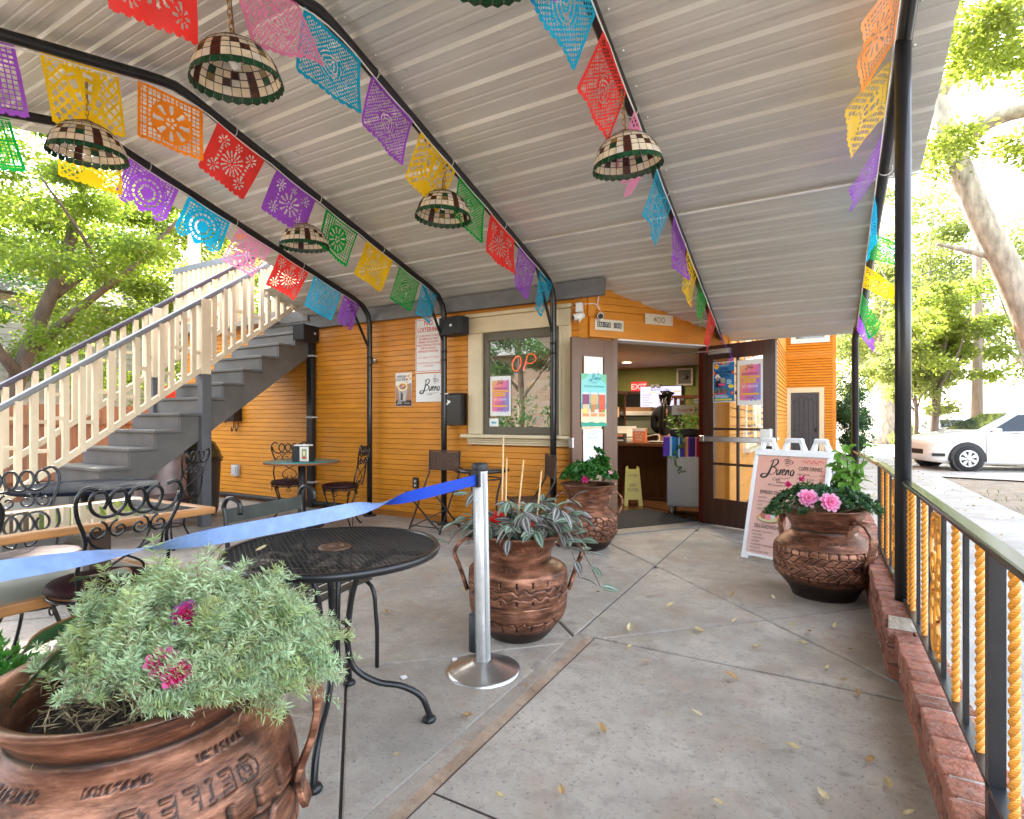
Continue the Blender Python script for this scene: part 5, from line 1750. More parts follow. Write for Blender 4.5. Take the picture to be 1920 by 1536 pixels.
def tread_waves(th, v):
 x = th / (2 * PI) * 20
 saw = np.abs((x % 1) - 0.5) * 2
 g = np.zeros_like(v)
 for vc, amp in ((0.80, 0.07), (0.66, -0.06), (0.16, 0.05)):
  g = np.maximum(g, np.clip(1 - np.abs(v - vc - amp * (saw - 0.5) - 0.02 * np.sin(x * 9)) / 0.016, 0, 1))
 g = np.maximum(g, np.clip(1 - np.abs(v - 0.47) / 0.008, 0, 1) * (np.sin(x * 2.2) > -0.3))
 tk = np.clip((0.06 - np.abs((x % 1) - 0.5)) / 0.03, 0, 1) * (((v > 0.86) & (v < 0.97)) | ((v > 0.54) & (v < 0.62)) | (v < 0.12))
 return np.maximum(g, tk)
def tread_big(th, v):
 x = th / (2 * PI) * 30
 top = np.clip((np.abs((x % 1) - 0.5) - 0.40) / 0.04, 0, 1) * (v > 0.86)
 ring = np.clip(1 - np.abs(v - 0.86) / 0.012, 0, 1)
 g = worley(th, np.clip(v / 0.86, 0, 1), 18, 4, 9, 0.18) * (v < 0.85)
 return np.maximum(np.maximum(top, ring), g)
# reversed raised marks, as on tyres turned inside out
OVAL = ["..#####..", ".#.....#.", "#..##...#", "#.#..#..#", "#..#.#..#", "#...##..#", ".#.....#.", "..#####.."]
EE = ["#####", "....#", "....#", ".####", "....#", "....#", "#####", "....."]
FF = ["#####", "....#", "....#", "..###", "....#", "....#", "....#", "....."]
II = ["###", ".#.", ".#.", ".#.", ".#.", ".#.", "###", "..."]
TT = ["#####", "..#..", "..#..", "..#..", "..#..", "..#..", "..#..", "....."]
SM = ["#.##.#.#.##.#..#.##", "#.#..#.##.#.#.##.#.", "##.#.#.#..##.#.#.##"]
PF_A = [(0.18, 0.0), (0.26, 0.03), (0.325, 0.10), (0.350, 0.20), (0.354, 0.31), (0.340, 0.41), (0.300, 0.482), (0.255, 0.527), (0.243, 0.540), (0.249, 0.56), (0.292, 0.615)]
ga = []
A0 = rad(-32)     # side facing the viewer
for k, (pat, w) in enumerate(((OVAL, 0.20), (EE, 0.10), (FF, 0.10), (II, 0.06), (EE, 0.10), (OVAL, 0.18))):
 ga.append((A0 + (0.02, 0.22, 0.36, 0.47, 0.575, 0.74)[k], 0.452, w * 0.92, 0.042, pat))
ga += [(A0 - 0.05, 0.508, 0.40, 0.010, SM), (A0 + 0.65, 0.508, 0.40, 0.009, SM), (A0 - 0.75, 0.506, 0.4, 0.012, SM)]
uA, _, _ = urn("large copper tyre urn of silvery foliage in the near left corner", (-1.416, 0.715, 0), PF_A, tread_big, 0, 1.0, ga, (0.05, 0.415))
for a in (rad(38), rad(218)):
 c_, s_ = cos(a), sin(a)
 handle(uA, [(0.268 * c_, 0.268 * s_, 0.545), (0.30 * c_, 0.30 * s_, 0.60), (0.355 * c_, 0.355 * s_, 0.61), (0.405 * c_, 0.405 * s_, 0.54), (0.395 * c_, 0.395 * s_, 0.44), (0.362 * c_, 0.362 * s_, 0.34), (0.38 * c_, 0.38 * s_, 0.27)], 0.06, 0.016)
PF_B = [(0.16, 0.0), (0.19, 0.03), (0.225, 0.075), (0.27, 0.14), (0.282, 0.24), (0.282, 0.36), (0.262, 0.395), (0.20, 0.425), (0.178, 0.445), (0.180, 0.47), (0.205, 0.52), (0.250, 0.572)]
gb = [(rad(-70), 0.415, 0.5, 0.012, SM)]
uB, _, _ = urn("copper tyre urn of striped leaves behind the barrier post", (-1.52, 2.78, 0), PF_B, tread_waves, 0, 1.0, gb, (0.09, 0.37), True)
for a in (rad(30), rad(210)):
 c_, s_ = cos(a), sin(a)
 handle(uB, [(0.175 * c_, 0.175 * s_, 0.43), (0.185 * c_, 0.185 * s_, 0.49), (0.235 * c_, 0.235 * s_, 0.54), (0.31 * c_, 0.31 * s_, 0.54), (0.365 * c_, 0.365 * s_, 0.47), (0.335 * c_, 0.335 * s_, 0.38), (0.292 * c_, 0.292 * s_, 0.25)], 0.055, 0.017)
PF_C = [(0.16, 0.0), (0.19, 0.03), (0.235, 0.10), (0.268, 0.17), (0.27, 0.30), (0.25, 0.345), (0.20, 0.40), (0.175, 0.435), (0.178, 0.46), (0.195, 0.52), (0.26, 0.60)]
uC, _, _ = urn("copper tyre urn with cracked cell tread beside the doorway", (-1.95, 4.98, 0), PF_C, tread_cells, 0, 1.0, [(rad(-75), 0.37, 0.7, 0.014, SM)], (0.11, 0.325))
for a in (rad(28), rad(208)):
 c_, s_ = cos(a), sin(a)
 handle(uC, [(0.18 * c_, 0.18 * s_, 0.47), (0.23 * c_, 0.23 * s_, 0.53), (0.30 * c_, 0.30 * s_, 0.50), (0.32 * c_, 0.32 * s_, 0.42), (0.275 * c_, 0.275 * s_, 0.31)], 0.05, 0.016)
PF_D = [(0.20, 0.0), (0.205, 0.02), (0.235, 0.07), (0.285, 0.13), (0.317, 0.17), (0.320, 0.25), (0.318, 0.33), (0.29, 0.375), (0.225, 0.43), (0.205, 0.45), (0.203, 0.47), (0.225, 0.52), (0.262, 0.60)]
gd = [(rad(-95), 0.402, 0.30, 0.03, TT), (rad(-70), 0.402, 0.5, 0.014, SM), (rad(-130), 0.405, 0.22, 0.03, EE)]
uD, _, _ = urn("dark footed copper tyre urn of pink flowers against the brick kerb", (0.012, 4.44, 0), PF_D, tread_blocks, 0, 1.0, gd, (0.135, 0.355))
for a in (rad(-42), rad(138)):
 c_, s_ = cos(a), sin(a)
 handle(uD, [(0.205 * c_, 0.205 * s_, 0.40), (0.205 * c_, 0.205 * s_, 0.46), (0.235 * c_, 0.235 * s_, 0.535), (0.31 * c_, 0.31 * s_, 0.54), (0.37 * c_, 0.37 * s_, 0.47), (0.36 * c_, 0.36 * s_, 0.36), (0.328 * c_, 0.328 * s_, 0.24)], 0.07, 0.018)
# silvery plant in the near urn
SAGE = thin("silver_leaf", (0.49, 0.63, 0.38), 0.38, 0.55, 0.22, 22, hue=0.015)
DRY = thin("dry_stem", (0.32, 0.25, 0.14), 0.2, 0.8, 0.25, 30)
LIME = thin("lime_leaf", (0.16, 0.34, 0.03), 0.45, 0.45, 0.2, 30)
def silver_sprigs(n, rs_):
 """stems that rise from the pot, lean to the right and carry whorls of needle leaves"""
 P, D, Sz, SP, SD, MI = [], [], [], [], [], []
 rt, bk = np.array([0.872, 0.489, 0]), np.array([-0.489, 0.872, 0])
 up = np.array([0, 0, 1.0])
 cl = [(math.sqrt(rs_.rand()), rs_.uniform(0, 2 * PI), rs_.normal() * 0.028) for _ in range(70)]
 for i in range(n):
  q, a, hb = cl[rs_.randint(70)]
  u, v = q * cos(a) + rs_.normal() * 0.085, q * sin(a) + rs_.normal() * 0.085
  q = math.hypot(u, v)
  tu, tv = 0.125 + 0.345 * u, 0.015 + 0.205 * v
  if tu < -0.06 and tv < -0.03 and rs_.rand() < 0.85: continue
  h = 0.655 + 0.150 * max(0, 1 - q * q) + hb + rs_.normal() * 0.014 + 0.06 * max(0, tv)
  if tu > 0.34: h -= (tu - 0.34) * 0.30 * rs_.uniform(0.0, 1.2)
  if tv < -0.03: h = max(0.645, h - 0.03)
  if rs_.rand() < 0.08: h += rs_.uniform(0.03, 0.09)
  if u > 0.45 and rs_.rand() < 0.12: h -= rs_.uniform(0.02, 0.12)
  tip = rt * tu + bk * tv + up * h
  base = rt * (0.05 + 0.19 * u) + bk * 0.17 * v + up * 0.56
  mid = (base + tip) / 2 + up * 0.05 + rs_.normal(size=3) * 0.014
  m = 10
  t = np.linspace(0.5, 1, m)[:, None]
  c = (1 - t) ** 2 * base + 2 * t * (1 - t) * mid + t ** 2 * tip
  d = unit(2 * (1 - t) * (mid - base) + 2 * t * (tip - mid))
  d[-4:] = unit(d[-4:] + up * 0.6 + rs_.normal(size=3) * 0.25)
  sc, mk = rs_.uniform(0.75, 1.3), int(rs_.rand() < 0.28)
  for k in range(m):
   SP.append(c[k]); SD.append(d[k])
   w = 3 if k < 4 else (6 if k < m - 1 else 14)
   uu = np.cross(d[k], rs_.normal(size=3)); uu /= np.linalg.norm(uu)
   vv = np.cross(d[k], uu)
   ph = rs_.rand() * 6.28
   for j in range(w):
    b = ph + 2 * PI * j / w
    P.append(c[k] + rs_.normal(size=3) * 0.0015); D.append((uu * cos(b) + vv * sin(b)) * 0.9 + d[k] * rs_.uniform(0.1, 0.7)); Sz.append(rs_.uniform(0.014, 0.024) * sc); MI.append(2 if k < 3 and rs_.rand() < .5 else mk)
 return np.array(P), np.array(D), np.array(Sz), np.array(SP), np.array(SD), np.array(MI)
rsA = np.random.RandomState(3)
P, D, Sz, SP, SD, MI = silver_sprigs(1650, rsA)
SAGE2 = thin("yellowed_silver_leaf", (0.42, 0.52, 0.22), 0.35, 0.55, 0.2, 22, hue=0.02)
spl = thing("silver_plant", "feathery silver green plant spilling over the near copper urn", "plant", (-1.416, 0.715, 0))
V, F = leaf_quads(P, D, Sz, 0.15, 0.05, rsA)
np_obj("foliage", V, F, [SAGE, SAGE2, DRY], spl, mi=MI)
V, F = leaf_quads(SP, SD, np.full(len(SP), 0.02), 0.09, 0.0, rsA)
np_obj("stems", V, F, DRY, spl)
# dry tangle over the soil
Pd = np.c_[rsA.normal(0, 0.10, 900), rsA.normal(0, 0.10, 900), 0.565 + 0.05 * rsA.rand(900)]
Dd = rsA.normal(size=(900, 3)) * [1, 1, 0.5]
V, F = leaf_quads(Pd, Dd, rsA.uniform(0.03, 0.06, 900), 0.08, 0.1, rsA)
np_obj("dry_stems", V, F, DRY, spl)
def leaf_me(name, L, Wd, mats, droop=0.25, fold=0.22, n=8, wave=0.0, stripes=None, pet=0.0):
 """large leaf along +X with midrib fold; stripes: list of (fraction of half width, material index)"""
 stripes = stripes or [(1.0, 0)]
 b = MB()
 cols = [0.0] + [s for s, _ in stripes]
 for sgn in (-1, 1):
  vs = []
  for i in range(n + 1):
   t = i / n
   hw = Wd / 2 * (sin(PI * t ** 0.8) ** 0.85 if 0 < t < 1 else 0.0)
   for c in cols:
    y = sgn * hw * c
    vs.append((L * t * (1 - 0.1 * t * droop), y, abs(y) * fold * 2 - droop * L * t * t * 0.55 + wave * L * sin(t * 9 + sgn) * c + 0.004 * (1 if t == 0 else 0)))
  m = len(cols)
  for ci in range(m - 1):
   fs = []
   for i in range(n):
    q = (i * m + ci, (i + 1) * m + ci, (i + 1) * m + ci + 1, i * m + ci + 1)
    fs.append(q if sgn > 0 else q[::-1])
   if ci == 0:
    o = len(b.v)
    b.add(vs, fs, stripes[ci][1], True)
   else:
    b.f += [tuple(x + o for x in f) for f in fs]; b.m += [stripes[ci][1]] * len(fs); b.sm += [True] * len(fs)
 if pet:
  b.tube([(0, 0, 0), (-pet, 0, -pet * 0.2)], 0.002, 5, len(mats) - 1)
 return b.mesh(name, mats)
BIGLEAF = thin("big_leaf", (0.035, 0.09, 0.035), 0.2, 0.4, 0.25, 25)
BROWNED = thin("browned_leaf", (0.26, 0.11, 0.05), 0.2, 0.6, 0.3, 40)
bl0 = leaf_me("leaf", 0.17, 0.10, [BIGLEAF, BROWNED], 0.3, 0.12, 10, 0.02, [(0.55, 0), (0.82, 0), (1.0, 1)])
for p, rot in (((-0.16, -0.02, 0.73), (0.5, 0.30, rad(228))), ((-0.13, -0.09, 0.69), (0.3, 0.65, rad(258))), ((-0.13, 0.04, 0.82), (0.1, -0.05, rad(205)))):
 piece("leaf", bl0, spl, p, rot=rot)
stm = MB().tube(catmull([(-0.08, 0.0, 0.55), (-0.12, 0.0, 0.70), (-0.13, 0.04, 0.82)], 4), 0.004, 6)
stm.build("leaf_stalk", DRY, spl)
PINK = thin("pink_petal", (0.66, 0.12, 0.30), 0.35, 0.5, 0.25, 60)
MAG = thin("magenta_petal", (0.55, 0.02, 0.12), 0.35, 0.5, 0.2, 60)
PALEP = thin("pale_pink_petal", (0.88, 0.46, 0.66), 0.4, 0.5, 0.15, 60)
PURP = thin("purple_petal", (0.22, 0.05, 0.20), 0.35, 0.5, 0.2, 60)
YEL = M("flower_heart", (0.45, 0.30, 0.05), 0.7, bump=1.0, bs=300)
def flower_me(r, inner, outer, rings=((12, 1.0, 0.15), (9, 0.75, 0.5), (7, 0.45, 0.95)), seed=1, heart=True):
 rs_ = random.Random(seed)
 b = MB()
 for ri, (n, f, tilt) in enumerate(rings):
  for k in range(n):
   a = 2 * PI * (k + 0.5 * ri) / n + rs_.uniform(-0.1, 0.1)
   tl = tilt + rs_.uniform(-0.1, 0.1)
   L = r * f * rs_.uniform(0.9, 1.08); w = L * 0.46
   vs = []
   for t, ww in ((0.05, 0.25), (0.4, 0.8), (0.75, 1.0), (0.93, 0.72), (1.0, 0.15)):
    for s in (-1, 0, 1):
     rr_ = L * t; zz_ = 0.004 * ri + rr_ * math.tan(tl) * 0.8 + (0.10 * w * abs(s)) - 0.12 * L * max(0, t - 0.6)
     x = rr_ * cos(tl); y = s * w / 2 * ww
     vs.append((x * cos(a) - y * sin(a), x * sin(a) + y * cos(a), zz_))
   fs = []
   for i in range(4):
    for j in range(2):
     fs.append((i * 3 + j, (i + 1) * 3 + j, (i + 1) * 3 + j + 1, i * 3 + j + 1))
   b.add(vs, fs[:4], 1 if ri else 1, True)
   o = len(b.v) - len(vs)
   b.f += [tuple(x + o for x in f) for f in fs[4:]]; b.m += [0] * 4; b.sm += [True] * 4
 if heart:
  b.lathe([(r * 0.15, 0.004), (r * 0.13, r * 0.25), (0, r * 0.3)], 10, mi=2)
 return b.mesh("flower", [outer, inner, YEL])
fl1 = flower_me(0.036, MAG, PINK, ((9, 1.0, 0.25), (8, 0.82, 0.6), (6, 0.55, 1.0)), 3)
fl2 = flower_me(0.034, MAG, PURP, ((10, 1.0, 0.3), (8, 0.8, 0.7), (6, 0.6, 1.0)), 4)
piece("flower", fl1, spl, (0.195, -0.055, 0.705), rot=(rad(62), rad(8), rad(55)))
piece("flower", fl1, spl, (0.235, -0.045, 0.685), rot=(rad(75), rad(-10), rad(75)))
piece("flower", fl2, spl, (0.15, 0.02, 0.775), rot=(rad(60), rad(5), rad(60)))
LG = np.c_[rsA.normal(-0.05, 0.03, 26), rsA.normal(0.10, 0.04, 26), rsA.uniform(0.66, 0.74, 26)]
V, F = leaf_quads(LG, rsA.normal(size=(26, 3)) * [1, 1, 0.4], rsA.uniform(0.03, 0.06, 26), 0.7, 0.1, rsA)
np_obj("lime_leaves", V, F, LIME, spl)
# fern bush at the left edge behind the near urn
fb = thing("fern_bush", "bright green ferny bush at the left edge behind the urn", "plant", (-1.95, 0.42, 0))
FERN = thin("fern_leaf", (0.055, 0.20, 0.025), 0.4, 0.45, 0.3, 18, hue=0.02)
cs = rsA.normal(size=(60, 3)) * [0.15, 0.15, 0.12] + [0, 0, 0.42]
Pf, _d = blob_points(cs, np.full((60, 3), 0.07), 7000, rsA)
Df = unit(Pf - [0, 0, 0.25]) + rsA.normal(size=Pf.shape) * 0.5
V, F = leaf_quads(Pf, Df, rsA.uniform(0.018, 0.035, 7000), 0.38, 0.1, rsA)
np_obj("foliage", V, F, FERN, fb)
MB().lathe([(0, 0), (0.15, 0), (0.20, 0.32), (0.21, 0.34), (0.19, 0.34), (0.18, 0.30), (0, 0.30)], 24).build("tub", M("black_plastic", (0.02, 0.02, 0.02), 0.5), fb)
# striped plant in the middle urn
ZG = thin("zebra_green", (0.12, 0.185, 0.12), 0.25, 0.35, 0.18, 60)
ZP = thin("zebra_purple", (0.13, 0.10, 0.11), 0.25, 0.35, 0.18, 60)
ZS = thin("zebra_silver", (0.33, 0.39, 0.33), 0.25, 0.35, 0.12, 60)
ZM = thin("maroon_underside", (0.14, 0.018, 0.06), 0.25, 0.4, 0.2, 60)
zl = [leaf_me("leaf", L, L * 0.43, [a, ZS, ZP, ZM], d, 0.16, 7, 0, [(0.30, 0), (0.62, 1), (1.0, 2 if a is ZP else 0)]) for L, d, a in ((0.115, 0.3, ZG), (0.10, 0.45, ZP), (0.09, 0.15, ZG), (0.125, 0.5, ZP))]
zp = thing("striped_plant", "trailing plant with silver striped purple green leaves in the middle urn", "plant", (-1.52, 2.78, 0))
rz_ = random.Random(8)
stems = MB()
zu = 0.57
stem_list = []
for i in range(44):
 a = rz_.uniform(0, 2 * PI)
 rb = 0.16 * math.sqrt(rz_.random())
 b0_ = Vector((rb * cos(a), rb * sin(a), zu - 0.03))
 tr_ = (1.0 if cos(a - rad(20)) > 0.0 else 0.55)
 out = rz_.uniform(0.10, 0.30) * tr_
 up = rz_.uniform(0.10, 0.28)
 end = b0_ + Vector((cos(a) * out, sin(a) * out, up * rz_.uniform(0.2, 1.0)))
 stem_list.append((b0_, b0_ * 0.5 + end * 0.5 + Vector((0, 0, up * 0.7)), end))
for a, out, dn in ((rad(18), 0.40, -0.10), (rad(26), 0.47, -0.30), (rad(8), 0.36, -0.22), (rad(40), 0.42, -0.12), (rad(215), 0.40, -0.05), (rad(200), 0.36, 0.05), (rad(30), 0.34, 0.12), (rad(48), 0.36, 0.2)):
 b0_ = Vector((0.15 * cos(a), 0.15 * sin(a), zu))
 stem_list.append((b0_, Vector((0.28 * cos(a), 0.28 * sin(a), zu + 0.14)), Vector((out * cos(a), out * sin(a), zu + dn))))
nleaf = 0
for p0, p1, p2 in stem_list:
 pts = []
 m = 7
 for k in range(m + 1):
  t = k / m
  pts.append((1 - t) ** 2 * p0 + 2 * t * (1 - t) * p1 + t * t * p2)
 stems.tube(pts, 0.0028, 5, caps=False)
 for k in range(2, m + 1):
  if nleaf >= 298 or rz_.random() < 0.05: continue
  d = (pts[k] - pts[k - 1]).normalized()
  ang = math.atan2(d.y, d.x) + (0.9 if k % 2 else -0.9) * rz_.uniform(0.6, 1.2) * (0 if k == m else 1)
  piece("leaf", rz_.choice(zl), zp, pts[k], rot=(rz_.uniform(-0.7, 0.7), rz_.uniform(-0.55, 0.65), ang))
  nleaf += 1
stems.build("stems", thin("mauve_stem", (0.16, 0.11, 0.09), 0.2), zp)
CANE = M("bamboo_cane", (0.62, 0.42, 0.20), 0.5, var=0.15, vs=20, dirt=(0.35, 0.2, 0.09), dirtamt=0.5, dirts=20)
for k, (b_, tp) in enumerate((((-0.03, -0.10, 0.52), (-0.075, 0.0, 1.00)), ((-0.06, -0.09, 0.52), (-0.045, -0.09, 1.12)), ((-0.01, -0.02, 0.52), (0.02, 0.03, 0.99)), ((0.09, 0.03, 0.52), (0.12, 0.06, 0.93)))):
 c = MB().tube([b_, [(x + y) / 2 for x, y in zip(b_, tp)], tp], [0.0052, 0.005, 0.0045], 8)
 c.build("cane", CANE, zp)
silk_r = flower_me(0.036, thin("silk_red", (0.75, 0.015, 0.012), 0.35, 0.5, 0.1), MATS["silk_red"], ((8, 1.0, 0.2), (7, 0.8, 0.6), (5, 0.5, 1.1)), 6, False)
for p in ((-0.075, -0.16, 0.655), (-0.03, -0.17, 0.69), (0.15, -0.15, 0.64), (0.17, -0.13, 0.61)):
 piece("flower", silk_r, zp, p, rot=(rz_.uniform(0.5, 1.0), rz_.uniform(-0.4, 0.4), rz_.uniform(0, 3)))
silk_w = flower_me(0.026, MAG, PALEP, ((9, 1.0, 0.25), (6, 0.6, 0.8)), 7)
for p in ((0.0, -0.15, 0.64), (0.03, -0.145, 0.635)):
 piece("flower", silk_w, zp, p, rot=(0.7, 0.1, rz_.uniform(0, 3)))
wl = thin("white_wing", (0.72, 0.72, 0.78), 0.3, 0.4, 0.05)
for s in (0.3, -0.9):
 piece("silk_wing", leaf_me("silk_wing", 0.05, 0.03, [wl], 0.1, 0.1, 5), zp, (0.055, -0.13, 0.665), rot=(0.9, -0.5, s))
tie = MB().tube([(0.0, -0.12, 0.545), (0.04, -0.10, 0.565), (0.08, -0.08, 0.58)], 0.006, 6)
tie.build("plant_tie", M("teal_tie", (0.0, 0.22, 0.19), 0.4), zp)
# pink flowered plants in the right urn
AZ = [thin("azalea_leaf", (0.035, 0.10, 0.035), 0.3, 0.35, 0.3, 30), thin("azalea_pale_leaf", (0.08, 0.17, 0.055), 0.35, 0.35, 0.25, 30)]
az = thing("azalea_plant", "dark leaved plant with two big pink flowers in the right urn", "plant", (0.012, 4.44, 0))
rsD = np.random.RandomState(21)
def rosettes(n, centre_fn, rs_, lmin, lmax, k=9):
 P, D, S_ = [], [], []
 for i in range(n):
  c, ax = centre_fn(rs_)
  u = np.cross(ax, rs_.normal(size=3)); u /= np.linalg.norm(u)
  v = np.cross(ax, u)
  L = rs_.uniform(lmin, lmax)
  for q in range(k):
   b = 2 * PI * q / k + rs_.rand() * 0.4
   P.append(c); D.append((u * cos(b) + v * sin(b)) * 0.9 + ax * rs_.uniform(0.1, 0.75)); S_.append(L * rs_.uniform(0.8, 1.1))
 return np.array(P), np.array(D), np.array(S_)
def az_c(rs_):
 a = rs_.uniform(0, 2 * PI)
 lobe = 1.0 + 0.45 * max(0, cos(a - rad(195))) + 0.30 * max(0, cos(a - rad(15)))
 r = 0.255 * math.sqrt(rs_.rand()) * lobe
 z = 0.615 + 0.13 * (1 - (r / 0.38) ** 2) * rs_.uniform(0.55, 1.1) + rs_.normal() * 0.012
 if r > 0.27: z -= (r - 0.27) * 0.7
 ax = np.array([cos(a) * (0.3 + r * 2), sin(a) * (0.3 + r * 2), 0.9]); ax += rs_.normal(size=3) * 0.25
 return np.array([r * cos(a), r * sin(a), z]), ax / np.linalg.norm(ax)
P, D, Sz = rosettes(300, az_c, rsD, 0.032, 0.050)
V, F = leaf_quads(P, D, Sz, 0.42, 0.10, rsD)
mi = np.repeat(rsD.rand(300) < 0.3, 9).astype(np.int32)
np_obj("foliage", V, F, AZ, az, mi=mi)
tw = MB()
for i in range(22):
 c, ax = az_c(rsD)
 tw.tube(catmull([(0.03 * rsD.normal(), 0.03 * rsD.normal(), 0.55), (c[0] * 0.6, c[1] * 0.6, 0.60), tuple(c)], 3), 0.004, 5, caps=False)
tw.build("stems", DRY, az)
FLP = flower_me(0.066, thin("pink_inner", (0.86, 0.20, 0.46), 0.4, 0.5, 0.1), PALEP, ((11, 1.0, 0.1), (10, 0.82, 0.45), (8, 0.5, 0.9)), 11, True)
piece("flower", FLP, az, (-0.09, -0.275, 0.70), rot=(rad(72), 0, rad(8)))
piece("flower", FLP, az, (0.035, -0.30, 0.685), rot=(rad(76), 0, rad(22)))
bud = flower_me(0.035, MAG, thin("deep_pink", (0.62, 0.03, 0.20), 0.35), ((7, 1.0, 0.8), (5, 0.7, 1.1)), 12, False)
piece("flower", bud, az, (-0.22, -0.16, 0.755), rot=(rad(40), 0, 0.4))
piece("flower", bud, az, (-0.15, -0.05, 0.79), rot=(rad(40), 0.3, 1.4))
pp = thing("leafy_shrub", "light green leafy shrub rising behind the pink flowers", "plant", (0.14, 4.56, 0))
SHL = thin("shrub_leaf", (0.16, 0.34, 0.05), 0.45, 0.4, 0.2, 30)
shm = leaf_me("leaf", 0.075, 0.042, [SHL], 0.45, 0.15, 6)
sst = MB()
rq = random.Random(5)
for i in range(13):
 a = 2 * PI * i / 13 + rq.uniform(-0.3, 0.3)
 o_ = rq.uniform(0.03, 0.17)
 tip = Vector((o_ * cos(a), o_ * sin(a), rq.uniform(0.87, 1.05)))
 pts = catmull([(0.02 * cos(a), 0.02 * sin(a), 0.52), (o_ * 0.5 * cos(a), o_ * 0.5 * sin(a), 0.74), tuple(tip)], 4)
 sst.tube(pts, [0.005 - 0.003 * i_ / len(pts) for i_ in range(len(pts))], 5, caps=False)
 for k in range(12):
  q = pts[min(len(pts) - 1, 4 + k % 5)]
  aa_ = rq.uniform(0, 2 * PI)
  piece("leaf", shm, pp, q + Vector((rq.uniform(-.03, .03), rq.uniform(-.03, .03), rq.uniform(-.03, .04))), rot=(rq.uniform(-.4, .4), rq.uniform(-0.2, 0.8), aa_))
sst.build("stems", thin("green_stem", (0.10, 0.14, 0.04), 0.2), pp)
# bushy plant in the doorway urn
im = thing("bushy_plant", "bushy bright green plant with one pink bloom in the doorway urn", "plant", (-1.95, 4.98, 0))
IML = [thin("impatiens_leaf", (0.035, 0.15, 0.022), 0.35, 0.35, 0.25, 25), thin("impatiens_pale", (0.07, 0.22, 0.035), 0.4, 0.35, 0.2, 25)]
def im_c(rs_):
 a = rs_.uniform(0, 2 * PI); r = 0.26 * math.sqrt(rs_.rand())
 z = 0.62 + 0.20 * (1 - (r / 0.31) ** 2) * rs_.uniform(0.5, 1.1)
 if rs_.rand() < 0.13: r *= 0.5; z += rs_.uniform(0.05, 0.17); r += 0.05; a = rad(20)
 ax = np.array([cos(a) * (0.3 + r * 2), sin(a) * (0.3 + r * 2), 0.9]) + rs_.normal(size=3) * 0.3
 return np.array([r * cos(a), r * sin(a), z]), ax / np.linalg.norm(ax)
P, D, Sz = rosettes(230, im_c, rsD, 0.040, 0.062, 7)
V, F = leaf_quads(P, D, Sz, 0.58, 0.10, rsD)
np_obj("foliage", V, F, IML, im, mi=np.repeat(rsD.rand(230) < 0.35, 7).astype(np.int32))
rose = flower_me(0.040, MATS["deep_pink"], thin("hot_pink", (0.85, 0.03, 0.28), 0.35), ((6, 1.0, 0.5), (5, 0.8, 0.9), (4, 0.5, 1.2)), 14, False)
piece("flower", rose, im, (0.06, -0.23, 0.675), rot=(rad(70), 0, rad(10)))
piece("flower", flower_me(0.03, PALEP, thin("salmon_petal", (0.85, 0.2, 0.12), 0.35), ((5, 1.0, 0.6),), 15, False), im, (0.24, -0.06, 0.73), rot=(rad(60), 0, rad(30)))
# fallen leaves and paper scraps on the concrete
LFM = [thin("fallen_yellow", (0.54, 0.43, 0.21), 0.2, 0.6, 0.2, 40), thin("fallen_tan", (0.42, 0.27, 0.12), 0.2, 0.7, 0.2, 40), thin("fallen_pale", (0.62, 0.52, 0.30), 0.2, 0.6, 0.2, 40)]
FLM = []
for k in range(6):
 FLM.append(leaf_me("fallen_leaf", 0.055, 0.030, [LFM[k % 3]], -0.5 - 0.2 * (k % 3), 0.35, 6, 0.03))
spots = [(-0.93, 2.82), (-0.72, 2.05), (-0.42, 2.35), (-0.05, 2.25), (0.16, 2.35), (0.05, 1.98), (-0.28, 1.85), (0.1, 1.62), (-0.62, 1.30), (-0.88, 1.52), (-0.75, 1.62), (-0.5, 1.12),
         (0.19, 1.33), (0.2, 1.20), (0.12, 1.15), (-0.2, 1.22), (0.22, 2.0), (0.24, 2.1), (0.2, 2.15), (-0.3, 2.75), (0.12, 2.98), (0.0, 3.1), (0.17, 2.88), (-0.34, 3.2), (-0.1, 3.35),
         (0.12, 3.42), (0.05, 3.72), (-0.2, 3.62), (-0.05, 3.58), (-0.45, 3.55), (-0.62, 3.3), (-0.78, 2.78), (-0.95, 3.1), (-0.9, 3.6), (-0.55, 4.05), (-0.25, 4.15), (-1.15, 4.3), (-1.4, 3.7), (-1.0, 4.9),
         (-1.66, 1.92), (-1.3, 1.9), (-1.35, 1.5), (-1.55, 1.25), (-1.15, 1.05), (-1.42, 1.02), (-1.58, 1.05), (-1.7, 1.3), (-1.95, 2.7), (-2.2, 3.2), (-2.4, 2.6), (-1.9, 3.8), (-2.6, 3.6), (-0.35, 1.5), (-0.1, 1.02), (-0.9, 1.15), (-1.22, 2.25)]
for k, (x, y) in enumerate(spots):
 o = piece("fallen_leaf", FLM[k % 6], None, (x + RND.uniform(-.04, .04), y + RND.uniform(-.04, .04), 0.008 + RND.uniform(0, .004)), rot=(RND.uniform(-.25, .25), RND.uniform(-.2, .1), RND.uniform(0, 6.28)))
 s = RND.uniform(0.55, 1.15); o.scale = (s, s * RND.uniform(0.8, 1.3), s)
 tag(o, "curled dry yellow leaf lying on the concrete patio", "leaf", "fallen leaves on the patio")
tl = piece("fallen_leaf", FLM[2], None, (-1.86, 1.34, TH + 0.006), rot=(0.1, 0, 1.2)); tl.scale = (0.7, 0.9, 0.7)
tag(tl, "small yellow leaf lying on the black mesh table", "leaf")
